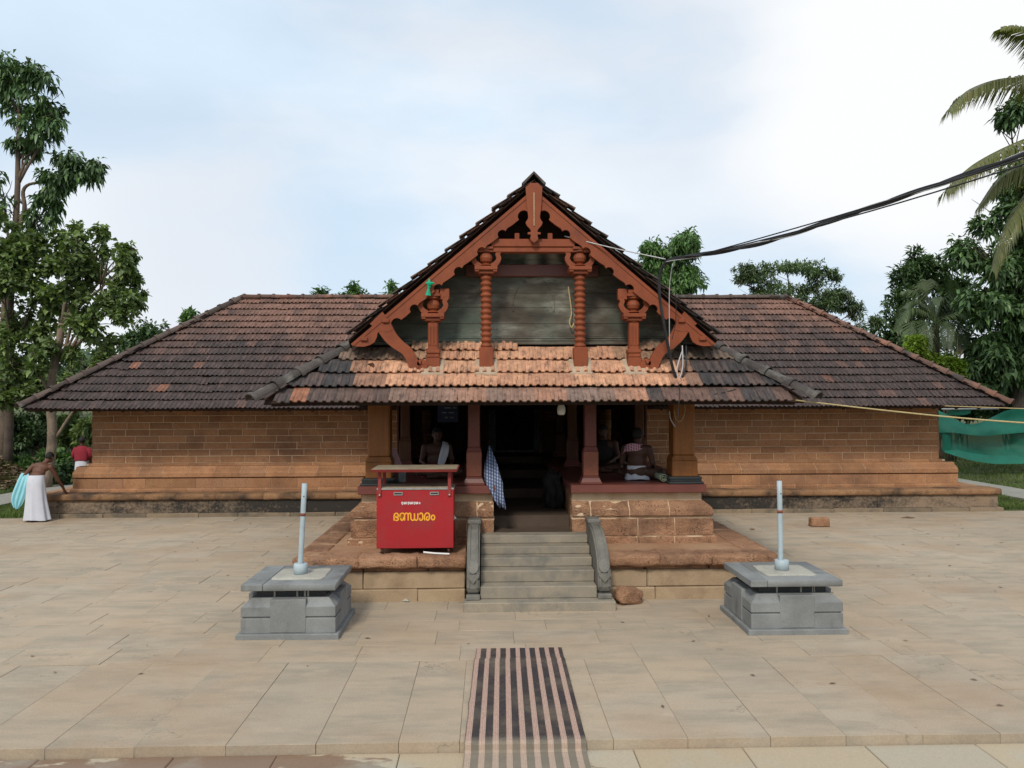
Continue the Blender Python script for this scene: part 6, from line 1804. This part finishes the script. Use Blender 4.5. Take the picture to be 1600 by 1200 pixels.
tree('feathery_tree', 'open feathery tree spreading low branches over the right ridge', gnd(b0.x, Yf), at(1232, 470, Yf), .2, .1,
     [cl(1180, 425, Yf, 46, 16, 120), cl(1160, 440, Yf, 34, 10, 60), cl(1230, 418, Yf, 50, 18, 150), cl(1285, 425, Yf, 34, 12, 80), cl(1240, 450, Yf, 60, 18, 170), cl(1305, 460, Yf, 36, 18, 120), cl(1340, 480, Yf, 30, 16, 100), cl(1190, 460, Yf, 40, 14, 80), cl(1300, 495, Yf, 44, 20, 130), cl(1255, 480, Yf, 50, 20, 110), cl(1350, 500, Yf, 22, 14, 50)],
     M['leaf_far'], M['bark_dark'], .21, .07, 12, .25, 16, None, .045, None, 'tree', 0.0)
Yg = 38
b0 = at(1440, 650, Yg)
tree('background_tree', 'dark tree with upright leafy shoots behind the small palm on the right', gnd(b0.x, Yg), at(1440, 470, Yg), .26, .12,
     [cl(1430, 430, Yg, 36, 30, 150), cl(1460, 425, Yg, 36, 28, 150), cl(1425, 405, Yg, 18, 16, 40), cl(1455, 412, Yg, 18, 16, 40), cl(1410, 470, Yg, 30, 34, 130), cl(1395, 510, Yg, 32, 32, 140), cl(1480, 470, Yg, 40, 40, 190), cl(1440, 520, Yg, 60, 40, 230), cl(1500, 430, Yg, 28, 26, 90)],
     M['leaf_dark'], M['bark_dark'], .34, .12, 8, .2, 17, None, .06, None, 'tree', .5)
Yh = 31.0
b0 = at(1590, 700, Yh)
tree('jackfruit_tree', 'large dark glossy-leaved tree filling the right edge', gnd(b0.x, Yh), at(1590, 300, Yh), .26, .12,
     [cl(1580, 200, Yh, 28, 40, 90), cl(1600, 270, Yh, 40, 50, 150), cl(1570, 330, Yh, 36, 40, 130), cl(1530, 385, Yh, 34, 26, 80), cl(1512, 400, Yh, 16, 14, 22), cl(1560, 410, Yh, 44, 40, 190), cl(1545, 470, Yh, 46, 40, 200), cl(1590, 470, Yh, 50, 60, 240), cl(1545, 530, Yh, 46, 40, 190), cl(1590, 570, Yh, 60, 50, 260), cl(1560, 590, Yh, 44, 36, 160), cl(1640, 400, Yh, 60, 120, 300), cl(1535, 575, Yh, 26, 26, 60)],
     M['leaf_jack'], M['bark_dark'], .36, .145, 9, .5, 18, None, .07)
# bushes
def bush(name, label, px, py, Y, rx, rz, n, leaf, ll, lw, seed, group=None):
    c = at(px, py, Y); k = Y / FPX; g = gheight(c.x, Y)
    root = empty(name, (c.x, Y, g), label, 'bush', group)
    cls = [((c.x + a * rx * k, Y + b_ * rx * k * .6, c.z + d * rz * k), (rx * k * s_, rx * k * s_ * .8, rz * k * s_), int(n * s_ * s_)) for a, b_, d, s_ in ((0, 0, 0, .75), (.5, .2, -.2, .55), (-.5, -.2, -.15, .55), (.1, .3, .45, .45), (-.2, .1, -.6, .7), (.3, -.1, -.7, .7))]
    mb = MB()
    for q, (cc, _, _) in enumerate(cls): mb.tube(limb_pts((c.x + .08 * (q - 2), Y, g - .1), cc, .15, 4, q + seed), [.035, .03, .022, .016, .008], 5)
    mb.build('stems', M['bark_dark'], root, True)
    V, F = leaf_cloud(cls, ll, lw, 6, .25, seed); o = place('foliage', tri_mesh('foliage', V, F, leaf), root); o['kind'] = 'stuff'
bush('lime_bush', 'bright yellow-green bush peeping over the right hip, upper left of the pair', 1432, 540, 31, 26, 22, 160, M['leaf_lime'], .17, .09, 31, 'lime bushes behind the right hip')
bush('lime_bush', 'bright yellow-green bush lower down the right hip below the small palm', 1482, 566, 31, 34, 20, 190, M['leaf_lime'], .17, .09, 32, 'lime bushes behind the right hip')
for i, (px, py, Y, rx, rz, n, lf, lab) in enumerate(((20, 668, 29.5, 36, 26, 170, 'leaf_dark', 'dark undergrowth bush at the left edge under the big trees'), (108, 662, 29, 24, 26, 140, 'leaf_teak', 'green bush under the left eave behind the cut trunk'), (135, 668, 28, 18, 24, 110, 'leaf_teak', 'bright bush against the left wall corner behind the man in red'), (60, 660, 31, 44, 24, 180, 'leaf_dark', 'shaded bush between the two trunks on the left'), (30, 725, 27.6, 30, 12, 90, 'leaf_mango', 'low ferny plants on the bank above the path'), (88, 712, 27.4, 22, 12, 70, 'leaf_mango', 'small plants on the bank behind the stooping man'), (100, 735, 27.0, 22, 14, 70, 'leaf_dark', 'dark plants at the foot of the bank near the wall corner'), (40, 755, 26.6, 30, 10, 80, 'leaf_dark', 'low dark plants along the foot of the bank at the left edge'))):
    bush('undergrowth_bush', lab, px, py, Y, rx, rz, n, M[lf], .22, .10, 40 + i, 'undergrowth at the left')
for i, (px, py, Y, rx, rz, n, lab) in enumerate(((1500, 628, 33, 40, 20, 200, 'dark bush behind the green net left of its sag'), (1575, 620, 32, 50, 30, 280, 'dark bush under the big tree at the right edge'))):
    bush('background_bush', lab, px, py, Y, rx, rz, n, M['leaf_dark'], .3, .14, 60 + i, 'bushes behind the net')
# far wood closing the gaps between the trunks
g = np.random.default_rng(5)
cls = []
for x in np.arange(-70, 75, 3.6):
    cls.append(((x + g.normal() * .8, 62 + g.normal() * 3, 2.6 + g.random() * 1.2 + (1.2 if abs(x) > 22 else 0)), (3.0, 2.5, 2.8 + g.random()), 150))
for a in np.arange(100, 441, 5.0):                       # unseen trees added round the court and behind the camera, cutting low skylight
    if 20 < a % 360 < 160: continue
    R0 = 40 + g.normal() * 2; h_ = 4.5 + g.random() * 3
    cls.append(((R0 * math.cos(rad(a)), 8 + R0 * math.sin(rad(a)), h_ * .55), (3.0, 3.0, h_ * .62), 130))
V, F = leaf_cloud(cls, .75, .42, 5, .3, 77)
o = place('far_woods', tri_mesh('far_woods', V, F, M['leaf_dark'])); tag(o, 'dark belt of distant trees behind the temple, with an unseen ring added round the court', None, None, 'stuff')
# coconut palms
def frond(name, pts, leaf_len, n, m, parent, hang=.8, r0=.03):
    n = int(n * 2.4)
    cm = catmull(pts, 7); k = len(cm)
    mb = MB(); mb.tube(cm, [lerp(r0, .005, i / (k - 1)) for i in range(k)], 5)
    rach = mb.mesh('frond', m)
    g = random.Random(int(abs(pts[-1].x) * 97) + n)
    vs, fs = list(mb.v), list(mb.f)
    L = [0]
    for i in range(1, k): L.append(L[-1] + (cm[i] - cm[i - 1]).length)
    for q in range(n):
        s_ = (.12 + .88 * q / (n - 1)) * L[-1]
        i = max(j for j in range(k) if L[j] <= s_ + 1e-6); i = min(i, k - 2)
        p = cm[i].lerp(cm[i + 1], (s_ - L[i]) / max(1e-6, L[i + 1] - L[i])); d = (cm[i + 1] - cm[i]).normalized()
        side = d.cross(Vector((0, 0, 1))).normalized()
        ln = leaf_len * (math.sin(math.pi * (.18 + .72 * q / (n - 1))) ** .7) * g.uniform(.85, 1.1)
        for sx in (-1, 1):
            h = hang * g.uniform(.7, 1.25)
            d1 = (d * .55 + side * sx * .8 + Vector((0, 0, .12 - h * .35))).normalized(); d2 = (d * .35 + side * sx * .35 + Vector((0, 0, -h))).normalized()
            a_, b_ = p + d1 * ln * .45, p + d1 * ln * .45 + d2 * ln * .55
            w_ = d * .030
            b0 = len(vs)
            vs += [p - w_ * .6, p + w_ * .6, a_ + w_, a_ - w_, b_]
            fs += [(b0, b0 + 1, b0 + 2, b0 + 3), (b0 + 3, b0 + 2, b0 + 4)]
    me = bpy.data.meshes.new('frond'); me.from_pydata([tuple(v_) for v_ in vs], [], fs); me.materials.append(m); me.update()
    bpy.data.meshes.remove(rach)
    return place(name, me, parent)
Yp = 22.5
ctr = at(1735, 195, Yp)
palm = empty('coconut_palm', (ctr.x + .5, Yp, gheight(ctr.x + .5, Yp)), 'tall coconut palm whose long fronds reach in from the right edge', 'palm')
mb = MB(); tp = limb_pts((ctr.x + .5, Yp, gheight(ctr.x + .5, Yp) - .1), ctr, .3, 12, 4); mb.tube(tp, [.24] + [.16 - .004 * i for i in range(12)], 10); mb.build('trunk', M['bark'], palm, True)
for pts, ln, n, hg in (([ctr, at(1660, 135, Yp - .3), at(1580, 122, Yp - .6), at(1515, 140, Yp - .8), at(1484, 172, Yp - .9)], .95, 60, 1.0),
                      ([ctr, at(1660, 200, Yp - 1.2), at(1590, 222, Yp - 1.8), at(1520, 258, Yp - 2.0), at(1478, 298, Yp - 2.1)], 1.0, 60, 1.2),
                      ([ctr, at(1670, 240, Yp - .8), at(1610, 300, Yp - 1.2), at(1572, 360, Yp - 1.3), at(1552, 420, Yp - 1.3)], .85, 56, 1.5),
                      ([ctr, at(1680, 120, Yp + .3), at(1630, 62, Yp + .2), at(1590, 46, Yp), at(1566, 44, Yp)], .85, 50, .7),
                      ([ctr, at(1640, 250, Yp + 1.2), at(1570, 270, Yp + 1.6), at(1530, 320, Yp + 1.8)], .9, 46, 1.3),
                      ([ctr, at(1790, 90, Yp), at(1850, 60, Yp), at(1930, 90, Yp)], .95, 46, .9), ([ctr, at(1800, 180, Yp - 1), at(1880, 210, Yp - 1.5), at(1940, 280, Yp - 1.8)], .95, 46, 1.2),
                      ([ctr, at(1740, 110, Yp + 1.5), at(1760, 60, Yp + 2.5), at(1790, 50, Yp + 3.6)], .95, 46, .9), ([ctr, at(1720, 210, Yp - 1.5), at(1700, 260, Yp - 2.6), at(1690, 350, Yp - 3.2)], .95, 46, 1.3), ([ctr, at(1770, 260, Yp + .6), at(1800, 340, Yp + .8), at(1810, 430, Yp + .9)], .85, 46, 1.4)):
    frond('frond', [Vector(p) for p in pts], ln * 1.2, n, M['leaf_palm'], palm, hg)
Yq = 33
ctr = at(1462, 505, Yq)
palm = empty('coconut_palm', (ctr.x, Yq, gheight(ctr.x, Yq)), 'small pale green coconut palm behind the right roof hip', 'palm')
mb = MB(); mb.tube(limb_pts((ctr.x, Yq, gheight(ctr.x, Yq) - .1), ctr, .1, 6, 6), [.22, .18, .17, .16, .15, .15, .14], 10); mb.build('trunk', M['bark_dark'], palm, True)
for i, (dx, dy, mx, my, dd) in enumerate(((-62, 12, -40, -22, -.6), (-50, -50, -32, -50, .4), (-14, -66, -12, -44, .2), (22, -64, 18, -44, -.3), (52, -40, 34, -40, .4), (58, 10, 42, -18, -.5), (-38, 48, -34, 0, -1.2), (44, 46, 36, 2, -1.0), (-12, 40, -14, 0, -1.6), (18, 38, 16, 0, -1.6), (-58, -14, -36, -34, -.2), (60, -16, 38, -32, .1), (4, -40, 4, -28, 1.5))):
    pts = [ctr, at(1462 + mx * .6, 505 + my * .75, Yq + dd * .6), at(1462 + mx * 1.1, 505 + my, Yq + dd), at(1462 + dx, 505 + dy, Yq + dd * 1.3)]
    frond('frond', [Vector(p) for p in pts], .85, 22, M['leaf_palm_far'], palm, .65, .03)
# leafless shrub in front of the small palm
b0 = at(1468, 580, 31.5); root = empty('bare_shrub', (b0.x, 31.5, gheight(b0.x, 31.5)), 'leafless grey branched shrub in front of the small palm', 'shrub')
mb = MB(); g_ = random.Random(3)
for i in range(9):
    e_ = at(1468 + g_.uniform(-32, 40), 525 + g_.uniform(-6, 26), 31.5 + g_.uniform(-.3, .3))
    pts = limb_pts((b0.x, 31.5, gheight(b0.x, 31.5) - .1), e_, .25, 6, i); mb.tube(pts, [.04, .035, .03, .026, .022, .017, .01], 5)
    for q in range(2): mb.tube(limb_pts(pts[4 + q], pts[4 + q] + Vector((g_.uniform(-.4, .4), 0, g_.uniform(.2, .5))), .08, 3, i + q), [.016, .013, .01, .006], 4)
mb.build('branches', M['bark'], root, True)

# ---------------------------------------------------------------- green shade net on the right
net_ = empty('shade_net', at(1540, 715, 29), 'green shade net slung over the grass behind the right wall corner', 'net')
def sheet(name, grid, m, parent, amp=.05, seed=0):
    """grid of photo-placed rows, each a list of points"""
    rows = [catmull(r_, 5) for r_ in grid]
    k = len(rows[0]); cols = [catmull([r_[j] for r_ in rows], 4) for j in range(k)]
    n = len(cols[0]); mb = MB()
    for i in range(n):
        for j in range(k):
            p = cols[j][i]
            mb.v.append(tuple(p + Vector((0, amp * mnoise.noise(Vector((p.x * 1.4 + seed, p.z * 2.2, seed))) * 2, 0))))
    mb.f = [(i * k + j, i * k + j + 1, (i + 1) * k + j + 1, (i + 1) * k + j) for i in range(n - 1) for j in range(k - 1)]
    return mb.build(name, m, parent, True)
YN = 28.0
A = lambda px, py, d=0: at(px, py, YN + d)
sheet('upper_flap', [[A(1467, 641), A(1490, 653), A(1516, 663), A(1545, 655), A(1572, 641), A(1625, 636), A(1700, 640)], [A(1467, 658, -.1), A(1490, 664, -.2), A(1516, 668, -.25), A(1545, 668, -.2), A(1572, 662, -.1), A(1625, 658), A(1700, 660)], [A(1467, 676, -.1), A(1490, 676, -.3), A(1520, 680, -.35), A(1545, 681, -.3), A(1572, 678, -.2), A(1625, 675), A(1700, 678)]], M['net_thick'], net_, .08, 1)
sheet('hanging_net', [[A(1470, 672, .1), A(1500, 676, .1), A(1540, 679, .1), A(1580, 676, .1), A(1640, 674, .1), A(1700, 676, .1)], [A(1471, 690, .1), A(1500, 690, .2), A(1540, 695, .3), A(1580, 696, .2), A(1640, 694, .1), A(1700, 694, .1)], [A(1472, 705, .0), A(1500, 708, .0), A(1540, 714, .0), A(1580, 714, .0), A(1640, 714, .0), A(1700, 714, .1)]], M['net_thin'], net_, .12, 2)
sheet('lower_fold', [[A(1474, 704, -.1), A(1495, 703, -.2), A(1520, 708, -.2), A(1560, 712, -.1), A(1620, 710), A(1700, 710)], [A(1476, 707, -.2), A(1495, 713, -.3), A(1520, 720, -.35), A(1560, 725, -.3), A(1620, 724, -.2), A(1700, 724)]], M['net_thick'], net_, .05, 3)
sheet('side_strip', [[A(1471, 676, -.05), A(1478, 677, -.1), A(1486, 678, -.05)], [A(1472, 692, -.05), A(1479, 692, -.12), A(1485, 692, -.05)], [A(1473, 705, -.05), A(1480, 704, -.1), A(1486, 702, -.05)]], M['net_thick'], net_, .04, 4)
sheet('torn_top', [[A(1480, 637, .3), A(1500, 637, .3), A(1520, 637, .3)], [A(1480, 648, .3), A(1502, 649, .3), A(1516, 646, .3)]], M['net_thin'], net_, .04, 5)
for a, b_ in (((1472, 639), (1560, 638)), ):
    mb = MB(); mb.tube([A(a[0], a[1], .2), A(b_[0], b_[1], .2)], .04, 8); tag(mb.build('bamboo_pole', M['wire_grey'], net_, True))
for px in (1640, 1720):
    p = A(px, 640, .25); mb = MB(); mb.tube([(p.x, p.y, gheight(p.x, p.y) - .1), (p.x, p.y, p.z)], .04, 8); mb.build('post', M['bark'], net_, True)

# ---------------------------------------------------------------- grass blades and leaf litter
g = np.random.default_rng(11)
def blades(boxes, n, hgt, wid, m, name, label, flat=False):
    V, F = [], []
    per = n // len(boxes); b0 = 0
    for x0, x1, y0, y1 in boxes:
        x = g.uniform(x0, x1, per); y = g.uniform(y0, y1, per)
        z_ = np.array([gheight(a, b_) for a, b_ in zip(x, y)])
        az = g.uniform(0, 2 * np.pi, per); h = hgt * g.uniform(.5, 1.4, per); w_ = wid * g.uniform(.6, 1.3, per)
        dx, dy = np.cos(az), np.sin(az)
        if flat:
            l = h; a_ = np.stack([x - dx * l / 2, y - dy * l / 2, z_ + .02], 1); t = np.stack([x + dx * l / 2, y + dy * l / 2, z_ + .02 + g.uniform(0, .05, per)], 1)
            r_ = np.stack([x - dy * w_, y + dx * w_, z_ + .03 + g.uniform(0, .05, per)], 1); s_ = np.stack([x + dy * w_, y - dx * w_, z_ + .03], 1)
            V.append(np.stack([a_, s_, t, r_], 1).reshape(-1, 3)); i = b0 + np.arange(per)[:, None] * 4
            F.append(np.concatenate([i + np.array([[0, 1, 2]]), i + np.array([[0, 2, 3]])])); b0 += per * 4
        else:
            a_ = np.stack([x - dy * w_, y + dx * w_, z_ - .01], 1); c_ = np.stack([x + dy * w_, y - dx * w_, z_ - .01], 1); t = np.stack([x + dx * h * .6, y + dy * h * .6, z_ + h], 1)
            V.append(np.stack([a_, c_, t], 1).reshape(-1, 3)); i = b0 + np.arange(per)[:, None] * 3
            F.append(i + np.array([[0, 1, 2]])); b0 += per * 3
    o = place(name, tri_mesh(name, np.concatenate(V), np.concatenate(F), m)); tag(o, label, None, None, 'stuff')
blades([(12.0, 13.8, 19.8, 26), (15.4, 22, 20, 36), (15.4, 22, 24, 36), (-13.5, -11.9, 19.7, 27), (-18, -15.0, 22, 28)], 60000, .10, .012, M['grass'], 'grass', 'short green grass beside the paths and under the net')
blades([(-24, -15.6, 25.5, 31), (-20, -15.6, 25.2, 28)], 9000, .26, .06, M['litter'], 'leaf_litter', 'dry fallen leaves covering the bank at the left', True)

mb = MB()
for i in range(150):
    x, y = rnd.uniform(-11, 11), 6.8 + 12.3 * rnd.random()
    if abs(x) < 3.4 and y > 10.3 or -1 < x < .3 and y < 9.1: continue
    l = rnd.uniform(.012, .045); a = rnd.uniform(0, 6.3)
    c, q = math.cos(a) * l, math.sin(a) * l
    mb.add([(x - c, y - q, .006), (x + q * .4, y - c * .4, .014), (x + c, y + q, .008), (x - q * .4, y + c * .4, .010)], [(0, 1, 2), (0, 2, 3)])
tag(mb.build('court_litter', M['litter'], None), 'scattered specks of dry leaf and grit on the paved court', None, None, 'stuff')
